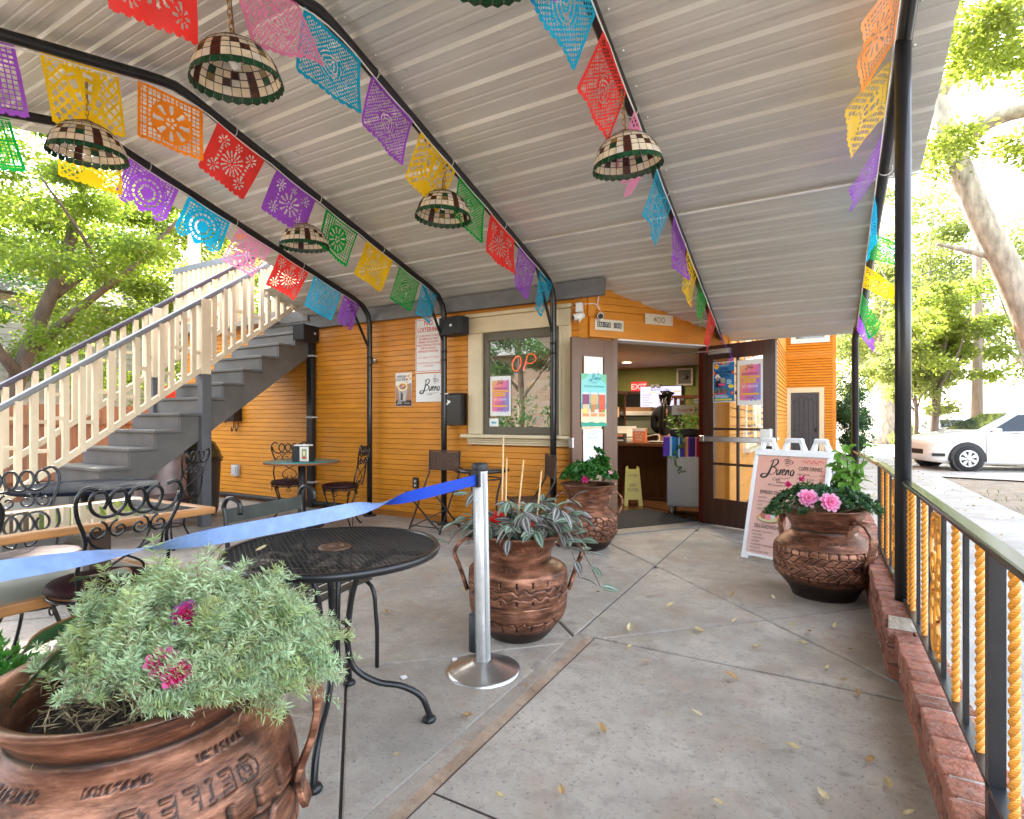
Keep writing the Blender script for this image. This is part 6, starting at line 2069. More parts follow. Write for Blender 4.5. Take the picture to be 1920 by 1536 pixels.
for k, (x, y) in enumerate(((-1.62, 2.30), (-1.58, 2.27), (-1.72, 2.02))):
 q = MB(); r_ = random.Random(k)
 q.add([(-0.025, -0.012, 0), (0.0, -0.018, 0.006), (0.024, -0.01, 0.001), (0.02, 0.014, 0.004), (0.0, 0.010, 0.009), (-0.02, 0.016, 0.0)], [(0, 1, 4, 5), (1, 2, 3, 4)])
 tag(q.build("paper_scrap", M("white_scrap", (0.75, 0.75, 0.75), 0.8), None, (x, y, 0.006), r_.uniform(0, 6)), ("white paper scrap on the concrete nearer the barrier post", "white paper scrap on the concrete beside another scrap", "white paper scrap on the concrete close to the mesh table leg")[k], "paper scrap", "paper scraps on the patio")
# printed things
PC = {}
def ink(c, rough=0.55):
 k = tuple(round(x, 3) for x in c)
 if k not in PC:
  PC[k] = M("print_%d" % len(PC), k, rough, var=0.03)
 return PC[k]
BLK, WHT = (0.012, 0.012, 0.012), (0.80, 0.80, 0.78)
# brush lettering of the cafe's sign, drawn as strokes in a box about 1.55 wide and 1 high
LOGO = [
 ([(0.40, 0.93), (0.32, 0.62), (0.22, 0.28), (0.10, 0.05), (-0.08, -0.02), (-0.20, 0.06), (-0.12, 0.17), (0.10, 0.19), (0.36, 0.17)], 0.085),
 ([(0.22, 0.84), (0.42, 0.97), (0.62, 0.98), (0.64, 0.80), (0.46, 0.62), (0.34, 0.56), (0.52, 0.56), (0.60, 0.40), (0.48, 0.22), (0.30, 0.15)], 0.060),
 ([(0.70, 0.48), (0.64, 0.28), (0.68, 0.17), (0.78, 0.26), (0.86, 0.47), (0.83, 0.22), (0.90, 0.18)], 0.060),
 ([(0.92, 0.30), (1.04, 0.37), (1.04, 0.47), (0.96, 0.44), (0.93, 0.28), (0.99, 0.17), (1.09, 0.24)], 0.058),
 ([(1.16, 0.47), (1.11, 0.17), (1.15, 0.36), (1.25, 0.46), (1.25, 0.24), (1.30, 0.18)], 0.060),
 ([(1.46, 0.48), (1.37, 0.38), (1.38, 0.20), (1.48, 0.20), (1.53, 0.38), (1.46, 0.48), (1.42, 0.42)], 0.060),
 ([(0.80, 0.04), (1.05, -0.02), (1.30, 0.03), (1.42, 0.08)], 0.026),
 ([(0.96, 0.98), (1.15, 1.02), (1.34, 0.97)], 0.05), ([(1.00, 0.88), (1.18, 0.92), (1.34, 0.86)], 0.045), ([(1.02, 0.78), (1.16, 0.82), (1.30, 0.77)], 0.04), ([(1.07, 0.69), (1.17, 0.71), (1.26, 0.68)], 0.03),
 ([(1.34, 0.96), (1.44, 0.90), (1.38, 0.79), (1.30, 0.77)], 0.028),
 ([(1.16, 1.10), (1.11, 1.20), (1.19, 1.28), (1.16, 1.36)], 0.022), ([(1.22, 1.12), (1.20, 1.19), (1.26, 1.26)], 0.014),
]
def stroke_polys(pts, w, n=5, taper=True):
 P = catmull([(x, y, 0) for x, y in pts], n)
 vs, fs = [], []
 m = len(P)
 for i, p in enumerate(P):
  d = (P[min(i + 1, m - 1)] - P[max(i - 1, 0)]).normalized()
  t = i / (m - 1)
  ww = w * (0.45 + 0.55 * abs(sin(PI * min(1, t * 1.15)))) if taper else w
  ww *= (0.75 + 0.4 * abs(d.y)) if taper else 1
  vs += [(p.x - d.y * ww / 2, p.y + d.x * ww / 2), (p.x + d.y * ww / 2, p.y - d.x * ww / 2)]
  if i:
   fs.append((2 * i - 2, 2 * i - 1, 2 * i + 1, 2 * i))
 return vs, fs
class Print:
 """flat print on a sheet: x to the right, z up, facing -Y, layers a hair proud of each other"""
 def __init__(s, lift=0.0020, step=0.00025):
  s.mb = MB(); s.mats = []; s.y = -lift; s.step = step
 def mi(s, c):
  m = ink(c)
  if m not in s.mats: s.mats.append(m)
  return s.mats.index(m)
 def raw(s, vs, fs, c):
  s.y -= s.step
  s.mb.add([(x, s.y, z) for x, z in vs], fs, s.mi(c)); return s
 def rect(s, x0, x1, z0, z1, c): return s.raw([(x0, z0), (x1, z0), (x1, z1), (x0, z1)], [(0, 1, 2, 3)], c)
 def poly(s, pts, c): return s.raw(pts, [tuple(range(len(pts)))], c)
 def ell(s, cx, cz, rx, rz, c, n=20): return s.poly([(cx + rx * cos(2 * PI * k / n), cz + rz * sin(2 * PI * k / n)) for k in range(n)], c)
 def text(s, t, x, z, size, c, align='LEFT', bold=0.0, sx=1.0, rot=0.0, shear=0.0):
  v, f = text_polys(t, size, align, bold)
  cr, sr = cos(rot), sin(rot)
  return s.raw([(x + (a * sx + b * shear) * cr - b * sr, z + (a * sx + b * shear) * sr + b * cr) for a, b in v], f, c)
 def stroke(s, pts, w, c, taper=False):
  v, f = stroke_polys(pts, w, 5, taper); return s.raw(v, f, c)
 def logo(s, x, z, sc, c, cafe=True):
  for pts, w in LOGO:
   v, f = stroke_polys(pts, w * 1.35)
   s.raw([(x + a * sc, z + b * sc) for a, b in v], f, c); s.y += s.step * 0.6
  if cafe:
   s.text("Cafe", x + 0.42 * sc, z - 0.14 * sc, 0.24 * sc, c, shear=0.3)
  return s
 def gradient(s, x0, x1, z0, z1, fn, nx=12, nz=16):
  """printed colour blend made of small patches"""
  s.y -= s.step
  for i in range(nx):
   for j in range(nz):
    a, b = x0 + (x1 - x0) * i / nx, x0 + (x1 - x0) * (i + 1) / nx
    p, q = z0 + (z1 - z0) * j / nz, z0 + (z1 - z0) * (j + 1) / nz
    s.mb.add([(a, s.y, p), (b, s.y, p), (b, s.y, q), (a, s.y, q)], [(0, 1, 2, 3)], s.mi(fn((i + .5) / nx, (j + .5) / nz)))
  return s
 def lines(s, x0, x1, z0, z1, n, c, h=0.45, rs=3):
  rr = random.Random(rs)
  for k in range(n):
   z = z1 - (z1 - z0) * (k + 0.5) / n
   s.rect(x0, x0 + (x1 - x0) * rr.uniform(0.6, 1.0), z - (z1 - z0) / n * h / 2, z + (z1 - z0) / n * h / 2, c)
   s.y += s.step
  return s
 def build(s, parent): return s.mb.build("print", s.mats, parent)
def sheet_obj(name, label, cat, w, h, loc, rz, col=WHT, th=0.0016, rx=0.0, curl=0.0, mat=None, group=None):
 o = MB()
 if curl:
  o.b2(0, w, -th, 0, 0, h)
 else:
  o.b2(0, w, -th, 0, 0, h)
 ob = o.build(name, mat or ink(col), None, loc, rot=(rx, 0, rz))
 return tag(ob, label, cat, group)
FY = WALL_Y - 0.0235            # front of the clapboards
# NO LOITERING sign
s = sheet_obj("loitering_sign", "white metal sign with red lettering high on the orange wall behind the blue flag", "sign", 0.40, 0.66, (-4.385, FY, 1.805), 0, WHT, 0.003)
RED = (0.62, 0.045, 0.05)
P_ = Print(0.0032)
for x0, x1, z0, z1 in ((0.012, 0.388, 0.640, 0.646), (0.012, 0.388, 0.014, 0.020), (0.012, 0.018, 0.02, 0.64), (0.382, 0.388, 0.02, 0.64)): P_.rect(x0, x1, z0, z1, RED)
P_.text("NO", 0.2, 0.575, 0.085, RED, 'CENTER', 0.02).text("LOITERING", 0.2, 0.495, 0.078, RED, 'CENTER', 0.02, 0.86)
for k, t in enumerate(("IT IS UNLAWFUL TO ENTER", "OR REMAIN ON THESE", "PREMISES, OR ADJACENT", "PUBLIC SIDEWALK WITH AN", "OPEN ALCOHOLIC", "BEVERAGE CONTAINER")):
 P_.text(t, 0.2, 0.435 - 0.038 * k, 0.034, RED, 'CENTER', 0.012, 0.84)
P_.text("C.P.C. 602(k) / C.P.C. 647(e)", 0.2, 0.172, 0.031, RED, 'CENTER', 0, 0.86)
P_.text("FOR QUESTIONS AND CONCERNS", 0.2, 0.105, 0.026, RED, 'CENTER', 0, 0.86).text("916-441-0600", 0.2, 0.068, 0.027, RED, 'CENTER')
P_.build(s)
# cold brew poster
s = sheet_obj("drink_poster", "cold brew poster with an iced coffee picture left of the white cafe sign", "poster", 0.265, 0.42, (-4.71, FY, 1.395), 0, (0.78, 0.76, 0.72))
P_ = Print()
W_, H_ = 0.265, 0.42
P_.gradient(0.004, W_ - 0.004, 0.004, H_ * 0.68, lambda u, v: (0.36 - 0.22 * v * 0 + 0.10 * (1 - abs(u - .5)), 0.17 + 0.10 * v, 0.11 + 0.06 * v) if v > 0.25 else (0.05, 0.03, 0.03), 10, 12)
P_.poly([(0.004, 0.245), (0.08, 0.29), (0.16, 0.262), (0.261, 0.30), (0.261, 0.416), (0.004, 0.416)], (0.80, 0.77, 0.72))
P_.ell(0.21, 0.375, 0.022, 0.016, (0.82, 0.38, 0.06)).ell(0.24, 0.345, 0.018, 0.014, (0.80, 0.42, 0.10)).ell(0.195, 0.335, 0.015, 0.012, (0.82, 0.40, 0.08)).ell(0.235, 0.395, 0.018, 0.012, (0.85, 0.55, 0.2)).ell(0.185, 0.30, 0.014, 0.012, (0.85, 0.5, 0.15))
P_.text("NARANJA", 0.10, 0.358, 0.048, (0.05, 0.05, 0.06), 'CENTER', 0.01, 0.72).text("COLD BREW", 0.10, 0.318, 0.048, (0.05, 0.05, 0.06), 'CENTER', 0.01, 0.72)
P_.poly([(0.07, 0.06), (0.17, 0.06), (0.20, 0.24), (0.04, 0.24)], (0.45, 0.44, 0.43)).poly([(0.085, 0.075), (0.12, 0.07), (0.125, 0.15), (0.09, 0.19)], (0.06, 0.05, 0.06)).poly([(0.13, 0.08), (0.16, 0.085), (0.175, 0.17), (0.14, 0.15)], (0.65, 0.55, 0.42))
P_.ell(0.118, 0.245, 0.082, 0.055, (0.85, 0.68, 0.38)).ell(0.118, 0.248, 0.055, 0.035, (0.30, 0.11, 0.05)).ell(0.13, 0.258, 0.025, 0.018, (0.75, 0.35, 0.12)).ell(0.10, 0.238, 0.02, 0.014, (0.35, 0.36, 0.42))
P_.rect(0.13, 0.25, 0.022, 0.052, (0.02, 0.015, 0.015)).rect(0.14, 0.235, 0.033, 0.041, (0.6, 0.5, 0.3))
P_.logo(0.035, 0.025, 0.045, WHT, False).build(s)
# white cafe sign
s = sheet_obj("cafe_sign", "white cafe name sign in black brush lettering below the loitering sign", "sign", 0.40, 0.345, (-4.378, FY, 1.445), 0, WHT, 0.004)
P_ = Print(0.0042); P_.logo(0.095, 0.105, 0.172, BLK); P_.build(s)
# mailbox
mbx = thing("mailbox", "black locking mailbox on the orange wall left of the window", "mailbox", (-3.76, WALL_Y - 0.024, 1.16))
m_ = MB(); m_.b2(-0.14, 0.14, -0.13, 0, 0, 0.36); m_.build("case", BLACKM, mbx, bev=0.006)
m_ = MB(); m_.b2(-0.143, 0.143, -0.145, -0.002, 0.361, 0.375); m_.build("lid", BLACKM, mbx, bev=0.004)
MB().b2(-0.075, -0.02, -0.1485, -0.1455, 0.362, 0.374).build("slot_label", ink((0.7, 0.7, 0.66)), mbx)
MB().cyl((-0.105, -0.13, 0.175), (-0.105, -0.138, 0.175), 0.011, 12).build("lock", STEEL, mbx)
P_ = Print(0.131); P_.poly([(-0.07, 0.245), (-0.045, 0.27), (-0.05, 0.30), (-0.03, 0.285), (-0.01, 0.29), (-0.005, 0.27), (-0.03, 0.255), (-0.05, 0.235)], WHT); P_.build(mbx)
# loudspeakers
SPK = M("speaker_black", (0.012, 0.012, 0.013), 0.6, bump=0.3, bs=400)
def speaker(label, loc, rz):
 t = thing("loudspeaker", label, "loudspeaker", loc, rz, "loudspeakers under the canopy")
 pr = [(-0.17, 0.09), (0.12, 0.10), (0.17, 0.055), (0.17, -0.055), (0.12, -0.10), (-0.17, -0.09)]
 b = MB().prism(pr, 0.0, 0.205); b.build("cabinet", SPK, t, bev=0.012)
 MB().b2(0.02, 0.045, -0.108, -0.098, 0.09, 0.115).build("badge", WHITEP, t)
 MB().tube([(-0.02, 0.09, 0.10), (-0.02, 0.17, 0.10)], 0.012, 8).build("bracket", BLACKM, t)
 return t
speaker("black loudspeaker fixed beside the second pipe post and the window", (-3.70, 5.24, 2.20), rad(-8))
speaker("dark loudspeaker hanging under the canopy end near the top of the stairs", (-5.93, 5.03, 2.26), rad(100))
# small wall lamp / sensor
wl_ = thing("wall_sensor", "small chrome spot fitting on the orange wall beside the first pipe post", "wall fitting", (-5.07, WALL_Y - 0.03, 1.98))
MB().lathe([(0, 0), (0.03, 0), (0.034, 0.012), (0, 0.015)], 16).build("base", STEEL, wl_).rotation_euler = (PI / 2, 0, 0)
MB().lathe([(0, -0.03), (0.02, -0.025), (0.034, 0.02), (0.03, 0.03), (0, 0.03)], 16, (0.05, -0.05, 0.0)).build("head", STEEL, wl_)
MB().tube([(0, -0.01, 0), (0.05, -0.05, 0.0)], 0.008, 6).build("arm", STEEL, wl_)
# security cameras on the corner
def seccam(label, s_, out, z, face):
 p = cpt(s_, out, z) if s_ >= 0 else Vector((C0.x + s_, WALL_Y - out, z))
 t = thing("security_camera", label, "camera", p, face, "white security cameras")
 MB().lathe([(0, 0), (0.03, 0), (0.03, 0.012), (0, 0.014)], 16).build("mount", WHITEP, t).rotation_euler = (PI / 2, 0, 0)
 b = MB().tube([(0, 0.02, 0.02), (0, -0.09, -0.01)], 0.034, 16); b.build("camera_body", WHITEP, t)
 MB().cyl((0, -0.09, -0.01), (0, -0.0935, -0.011), 0.028, 16).build("lens", BLACKM, t)
 MB().tube([(0, 0.0, 0), (0, -0.03, -0.055), (0, -0.035, -0.02)], 0.009, 8).build("bracket", WHITEP, t)
 return t
seccam("white security camera on the wall end beside the window frame", -0.03, 0.06, 2.29, rad(-50))
seccam("white security camera on the slanted corner above the suite plate", 0.14, 0.05, 2.30, rad(20))
seccam_box = MB().b2(-0.035, 0.035, -0.03, 0.03, -0.04, 0.06)
tag(seccam_box.build("junction_box", WHITEP, None, (C0.x - 0.055, WALL_Y - 0.062, 2.38), bev=0.01), "white junction box above the corner security camera", "junction box")
wc = MB().tube(catmull([tuple(cpt(0.14, 0.05, 2.36)), tuple(cpt(0.10, 0.05, 2.42)), tuple(cpt(0.12, 0.05, 2.53)), tuple(cpt(0.11, 0.045, 2.62))], 5), 0.005, 6)
wc.tube(catmull([tuple(cpt(0.12, 0.055, 2.40)), tuple(cpt(0.06, 0.055, 2.43)), (C0.x - 0.02, WALL_Y - 0.06, 2.42)], 5), 0.004, 6)
tag(wc.build("camera_cable", WHITEP), "white camera cable looping over the orange corner", "cable")
# number plates on the slanted corner
def corner_sheet(name, label, cat, s_, z, w, h, col, lift=0.034):
 p = cpt(s_, lift, z)
 return sheet_obj(name, label, cat, w, h, p, cang, col, 0.006)
s = corner_sheet("number_plate", "cream plate with raised house number over the doorway", "sign", 0.72, 2.272, 0.38, 0.115, (0.66, 0.60, 0.48))
P_ = Print(0.0062); P_.text("400", 0.19, 0.022, 0.098, (0.28, 0.22, 0.12), 'CENTER', 0.012, 1.1)
for x in (0.02, 0.36): P_.ell(x, 0.0575, 0.006, 0.006, (0.25, 0.22, 0.18))
P_.build(s)
s = corner_sheet("suite_plate", "cream plate with black suite number tiles above the left door", "sign", 0.075, 2.165, 0.36, 0.115, (0.66, 0.60, 0.48), 0.036)
P_ = Print(0.0062)
for k, ch in enumerate("SUITE 100"):
 if ch == " ": continue
 x = 0.028 + 0.034 * k
 P_.rect(x, x + 0.031, 0.03, 0.085, BLK); P_.text(ch, x + 0.0155, 0.039, 0.052, WHT, 'CENTER', 0.01, 0.75)
P_.build(s)
# posters on the door leaves
def door_sheet(name, label, cat, ang, hinge, u, z, w, h, off, col=WHT, flip=False):
 d = Vector((cos(ang), sin(ang), 0)); n = Vector((sin(ang), -cos(ang), 0))
 p = Vector((hinge[0], hinge[1], 0)) + d * u + n * off
 return sheet_obj(name, label, cat, w, h, (p.x, p.y, z), ang, col)
def rainbow(u, v):
 cols = [(0.75, 0.60, 0.16), (0.82, 0.30, 0.22), (0.80, 0.16, 0.36), (0.42, 0.20, 0.50), (0.16, 0.28, 0.62)]
 q = max(0, min(3.999, (u * 0.75 + (1 - v) * 0.45 + 0.06 * sin(v * 9 + u * 5)) * 3.6))
 i = int(q); f = q - i
 return tuple(round((cols[i][k] * (1 - f) + cols[i + 1][k] * f) * 16) / 16 * 0.98 for k in range(3))
def art_poster(s, W_, H_):
 P_ = Print()
 P_.gradient(W_ * 0.09, W_ * 0.92, H_ * 0.09, H_ * 0.90, rainbow, 13, 16)
 rr = random.Random(2)
 for k in range(10):
  x = W_ * (0.06 + 0.088 * k)
  P_.poly([(x, H_ * 0.06), (x + W_ * 0.10, H_ * 0.06), (x + W_ * 0.07, H_ * rr.uniform(0.09, 0.12)), (x + W_ * 0.02, H_ * rr.uniform(0.10, 0.125))], WHT); P_.y += P_.step
  P_.poly([(x, H_ * 0.93), (x + W_ * 0.10, H_ * 0.93), (x + W_ * 0.08, H_ * rr.uniform(0.87, 0.90)), (x + W_ * 0.02, H_ * rr.uniform(0.88, 0.905))], WHT); P_.y += P_.step
 P_.logo(W_ * 0.36, H_ * 0.795, W_ * 0.17, BLK, False)
 P_.text("ONE SUNDAY OF LIVE MUSIC", W_ / 2, H_ * 0.675, H_ * 0.05, (0.06, 0.03, 0.10), 'CENTER', 0.01, W_ * 0.80 / (H_ * 0.05 * 15)) if False else None
 P_.text("2nd SATURDAY ART", W_ / 2, H_ * 0.675, H_ * 0.055, (0.06, 0.03, 0.10), 'CENTER', 0.012, 0.72)
 for z, w in ((0.60, 0.78), (0.54, 0.48), (0.49, 0.50), (0.225, 0.72)):
  P_.rect(W_ * (0.5 - w / 2), W_ * (0.5 + w / 2), H_ * z, H_ * (z + 0.042), (0.86, 0.46, 0.06)); P_.y += P_.step
 P_.text("Summer 2024 | 10pm - 4pm", W_ / 2, H_ * 0.607, H_ * 0.033, (0.05, 0.04, 0.04), 'CENTER', 0, 0.80)
 P_.text("July 13 - July 27 - August 10", W_ / 2, H_ * 0.548, H_ * 0.026, (0.05, 0.04, 0.04), 'CENTER', 0, 0.66).text("September 14 - October 12", W_ / 2, H_ * 0.498, H_ * 0.026, (0.05, 0.04, 0.04), 'CENTER', 0, 0.66)
 P_.text("ART CREATIVE", W_ / 2, H_ * 0.385, H_ * 0.075, (0.85, 0.85, 0.88), 'CENTER', 0.006, 0.72)
 P_.text("vendors on the patio", W_ / 2, H_ * 0.315, H_ * 0.03, (0.06, 0.04, 0.12), 'CENTER', 0, 0.8).text("for more details follow the cafe", W_ / 2, H_ * 0.275, H_ * 0.025, (0.06, 0.04, 0.12), 'CENTER', 0, 0.8)
 P_.text("ART mart", W_ / 2, H_ * 0.155, H_ * 0.042, BLK, 'CENTER', 0.015)
 P_.build(s)
DRH, DLH = (-1.205, 6.745), (-1.955, 5.665)
w1, h1 = 0.268, 0.465
s = door_sheet("art_poster", "rainbow wash poster on the right half of the open glazed door", "poster", DRa, DRH, 0.432, 1.385, w1 + 0.02, h1 + 0.03, 0.026)
art_poster(s, w1 + 0.02, h1 + 0.03)
s = door_sheet("festival_poster", "blue festival poster with a hatted singer on the open glazed door", "poster", DRa, DRH, 0.135, 1.425, w1, h1 - 0.01, 0.026)
W_, H_ = w1, h1 - 0.01
BL = (0.02, 0.17, 0.42)
P_ = Print()
P_.rect(0.008, W_ - 0.008, 0.008, H_ - 0.008, BL)
for k, c in enumerate(((0.7, 0.05, 0.05), (0.8, 0.5, 0.05), (0.1, 0.4, 0.1), (0.7, 0.1, 0.3))): P_.rect(0.085 + 0.03 * k, 0.115 + 0.03 * k, H_ - 0.028, H_ - 0.008, c)
P_.ell(0.045, H_ - 0.048, 0.032, 0.030, (0.85, 0.45, 0.03)).text("FREE", 0.045, H_ - 0.055, 0.022, (0.6, 0.03, 0.03), 'CENTER', 0.02, 0.8)
for cx, cz in ((0.022, 0.33), (W_ - 0.022, 0.33), (0.022, 0.09), (W_ - 0.03, 0.10)): P_.ell(cx, cz, 0.018, 0.022, (0.70, 0.05, 0.06)).ell(cx, cz, 0.007, 0.008, (0.85, 0.5, 0.1))
P_.text("2ND SACRAMENTO", W_ / 2, H_ - 0.048, 0.018, WHT, 'CENTER', 0, 0.8)
for k, t in enumerate(("LATINO", "BOOK & FAMILY", "FESTIVAL")): P_.text(t, W_ * 0.53, H_ - 0.093 - 0.038 * k, 0.042, (0.01, 0.02, 0.06), 'CENTER', 0.02, 0.72)
P_.ell(0.062, 0.285, 0.036, 0.016, (0.75, 0.70, 0.62)).ell(0.062, 0.298, 0.022, 0.022, (0.78, 0.73, 0.66)).ell(0.062, 0.265, 0.017, 0.022, (0.50, 0.25, 0.15)).poly([(0.03, 0.17), (0.115, 0.17), (0.10, 0.235), (0.07, 0.25), (0.04, 0.235)], (0.015, 0.015, 0.02))
P_.rect(0.075, 0.155, 0.185, 0.212, (0.75, 0.06, 0.22)); P_.lines(0.10, 0.17, 0.22, 0.275, 4, (0.85, 0.65, 0.1)); P_.lines(0.175, 0.25, 0.20, 0.255, 3, (0.4, 0.65, 0.85), 0.7)
P_.ell(0.225, 0.175, 0.034, 0.022, (0.80, 0.62, 0.06))
rr = random.Random(4)
for k in range(13): P_.rect(0.018 + 0.013 * k, 0.030 + 0.013 * k, 0.105, 0.145 + rr.uniform(-.01, .02), (rr.uniform(.02, .35), rr.uniform(.02, .2), rr.uniform(.02, .2))); P_.y += P_.step
P_.rect(0.06, 0.16, 0.088, 0.104, (0.70, 0.05, 0.2)); P_.lines(0.03, 0.24, 0.045, 0.085, 3, (0.55, 0.75, 0.9), 0.5)
P_.rect(0.03, 0.235, 0.018, 0.038, (0.80, 0.68, 0.05)).text("SUNDAY - JUNE - FREE", 0.132, 0.022, 0.017, (0.02, 0.2, 0.1), 'CENTER', 0, 0.9)
P_.build(s)
# left leaf: seen face runs from the free edge to the hinge
fdir = DLa + PI
free = Vector((-2.225, 5.195, 0))
def lsheet(name, label, u, z, w, h, off, col=WHT):
 return door_sheet(name, label, "poster", fdir, (free.x, free.y), u, z, w, h, off, col)
s = lsheet("blank_paper", "blank white sheet taped at the top of the narrow brown door", 0.145, 1.66, 0.25, 0.22, 0.026, (0.80, 0.79, 0.75))
s = lsheet("drinks_poster", "turquoise drinks poster showing three tall glasses on the narrow brown door", 0.105, 1.155, 0.335, 0.545, 0.029)
W_, H_ = 0.335, 0.545
def beach(u, v):
 if v > 0.45: return (0.25 - 0.05 * u, 0.60, 0.58)
 if v > 0.33: return (0.03, 0.42, 0.46)
 return (0.78, 0.62, 0.42)
P_ = Print()
P_.gradient(0, W_, 0, H_, beach, 6, 18)
for pts in ([(0, H_), (0.10, H_), (0.06, H_ * 0.92), (0.0, H_ * 0.86)], [(W_, H_), (W_ - 0.09, H_), (W_ - 0.07, H_ * 0.90), (W_, H_ * 0.80)]): P_.poly(pts, (0.16, 0.50, 0.30))
P_.logo(W_ * 0.37, H_ * 0.865, 0.085, (0.01, 0.20, 0.26), False)
P_.text("CAFE", W_ / 2, H_ * 0.82, 0.03, (0.05, 0.3, 0.36), 'CENTER').text("REFRESHING SUMMER DRINKS", W_ / 2, H_ * 0.745, 0.025, (0.02, 0.22, 0.27), 'CENTER', 0, 0.8)
for cx, c1, c2 in ((0.06, (0.24, 0.05, 0.13), (0.75, 0.45, 0.28)), (0.165, (0.62, 0.36, 0.14), (0.45, 0.20, 0.06)), (0.272, (0.72, 0.10, 0.035), (0.66, 0.08, 0.03))):
 P_.rect(cx - 0.042, cx + 0.042, H_ * 0.27, H_ * 0.42, c2); P_.rect(cx - 0.045, cx + 0.045, H_ * 0.42, H_ * 0.63, c1); P_.rect(cx - 0.045, cx + 0.045, H_ * 0.61, H_ * 0.65, (0.62, 0.66, 0.68))
 P_.rect(cx - 0.04, cx + 0.04, H_ * 0.19, H_ * 0.25, (0.72, 0.28, 0.10))
P_.ell(0.045, H_ * 0.30, 0.025, 0.022, (0.85, 0.72, 0.1)).ell(0.19, H_ * 0.29, 0.022, 0.018, (0.75, 0.74, 0.7)).ell(0.29, H_ * 0.295, 0.022, 0.012, (0.1, 0.35, 0.06))
P_.poly([(0, 0), (W_, 0), (W_, H_ * 0.06), (W_ * .8, H_ * .085), (W_ * .6, H_ * .065), (W_ * .4, H_ * .09), (W_ * .2, H_ * .07), (0, H_ * .085)], (0.02, 0.30, 0.20))
P_.build(s)
s = lsheet("notice_sheet", "white printed notice with an orange basket picture low on the narrow brown door", 0.135, 0.765, 0.255, 0.36, 0.026, (0.76, 0.77, 0.82))
P_ = Print(); TQ = (0.10, 0.42, 0.50)
P_.text("Drop It!", 0.127, 0.305, 0.045, TQ, 'CENTER', 0, 0.85).text("After Hours", 0.127, 0.262, 0.036, TQ, 'CENTER', 0, 0.85)
P_.lines(0.03, 0.225, 0.165, 0.245, 6, (0.50, 0.60, 0.70), 0.35)
P_.rect(0.145, 0.215, 0.05, 0.125, (0.82, 0.45, 0.25)).rect(0.150, 0.210, 0.055, 0.120, (0.80, 0.76, 0.72)).ell(0.18, 0.085, 0.022, 0.022, (0.80, 0.40, 0.18)).ell(0.18, 0.10, 0.012, 0.014, (0.8, 0.74, 0.62))
P_.build(s)
# things in the long window
gy = WALL_Y + 0.006
s = sheet_obj("art_poster", "rainbow wash poster taped to the long window pane", "poster", 0.27, 0.45, (-3.32, gy + 0.002, 1.27), 0, WHT)
art_poster(s, 0.27, 0.45)
s = sheet_obj("window_card", "small white card with turquoise print in the window's bottom corner", "card", 0.125, 0.09, (-3.335, gy + 0.002, 1.15), 0, WHT)
P_ = Print(); P_.poly([(0.03, 0.03), (0.09, 0.03), (0.10, 0.05), (0.04, 0.055)], (0.15, 0.45, 0.55)); P_.text("Bueno", 0.06, 0.036, 0.022, (0.05, 0.3, 0.4), 'CENTER'); P_.build(s)
by = WALL_Y + 0.10
s = sheet_obj("red_card", "red printed card behind the glass under the rainbow poster", "card", 0.26, 0.42, (-3.335, WALL_Y + 0.030, 1.20), 0, (0.55, 0.02, 0.02))
P_ = Print(); P_.rect(0.13, 0.20, 0.0, 0.07, (0.45, 0.6, 0.5)).lines(0.02, 0.06, 0.06, 0.32, 8, (0.7, 0.6, 0.55)); P_.build(s)
s = sheet_obj("banana_poster", "banana drink poster with a blue mug standing behind the window glass", "poster", 0.60, 0.60, (-3.06, WALL_Y + 0.024, 1.145), 0, (0.42, 0.22, 0.16))
P_ = Print()
P_.rect(0.20, 0.62, 0.0, 0.52, (0.62, 0.60, 0.66)).poly([(0.0, 0.58), (0.10, 0.55), (0.19, 0.40), (0.19, 0.0), (0.0, 0.0)], (0.40, 0.19, 0.13)).ell(0.15, 0.33, 0.045, 0.12, (0.78, 0.66, 0.42))
P_.ell(0.27, 0.47, 0.055, 0.045, (0.85, 0.60, 0.14)).text("New", 0.27, 0.475, 0.025, (0.25, 0.12, 0.05), 'CENTER').text("flavour!", 0.27, 0.45, 0.022, (0.25, 0.12, 0.05), 'CENTER')
P_.poly([(0.31, 0.33), (0.33, 0.40), (0.40, 0.42), (0.44, 0.46), (0.48, 0.42), (0.55, 0.40), (0.57, 0.33), (0.53, 0.29), (0.35, 0.29)], (0.13, 0.045, 0.02))
P_.text("BANANA", 0.44, 0.355, 0.058, (0.88, 0.60, 0.06), 'CENTER', 0.02, 0.85).text("AZTECA", 0.44, 0.305, 0.052, (0.88, 0.60, 0.06), 'CENTER', 0.02, 0.85)
P_.ell(0.34, 0.10, 0.085, 0.085, (0.02, 0.07, 0.36)).rect(0.265, 0.415, 0.12, 0.145, (0.55, 0.06, 0.05)).rect(0.265, 0.415, 0.15, 0.175, (0.03, 0.25, 0.5)).ell(0.34, 0.195, 0.065, 0.045, (0.78, 0.70, 0.52)).ell(0.32, 0.22, 0.03, 0.02, (0.35, 0.2, 0.1))
P_.stroke([(0.255, 0.15), (0.225, 0.13), (0.235, 0.08), (0.265, 0.06)], 0.018, (0.45, 0.06, 0.06))
P_.rect(0.455, 0.58, 0.04, 0.21, (0.55, 0.50, 0.16)).ell(0.517, 0.21, 0.062, 0.03, (0.72, 0.68, 0.10)).poly([(0.45, 0.02), (0.56, 0.0), (0.60, 0.05), (0.52, 0.045)], (0.85, 0.66, 0.05)).lines(0.20, 0.40, 0.0, 0.05, 3, (0.3, 0.04, 0.08), 0.7)
P_.build(s)
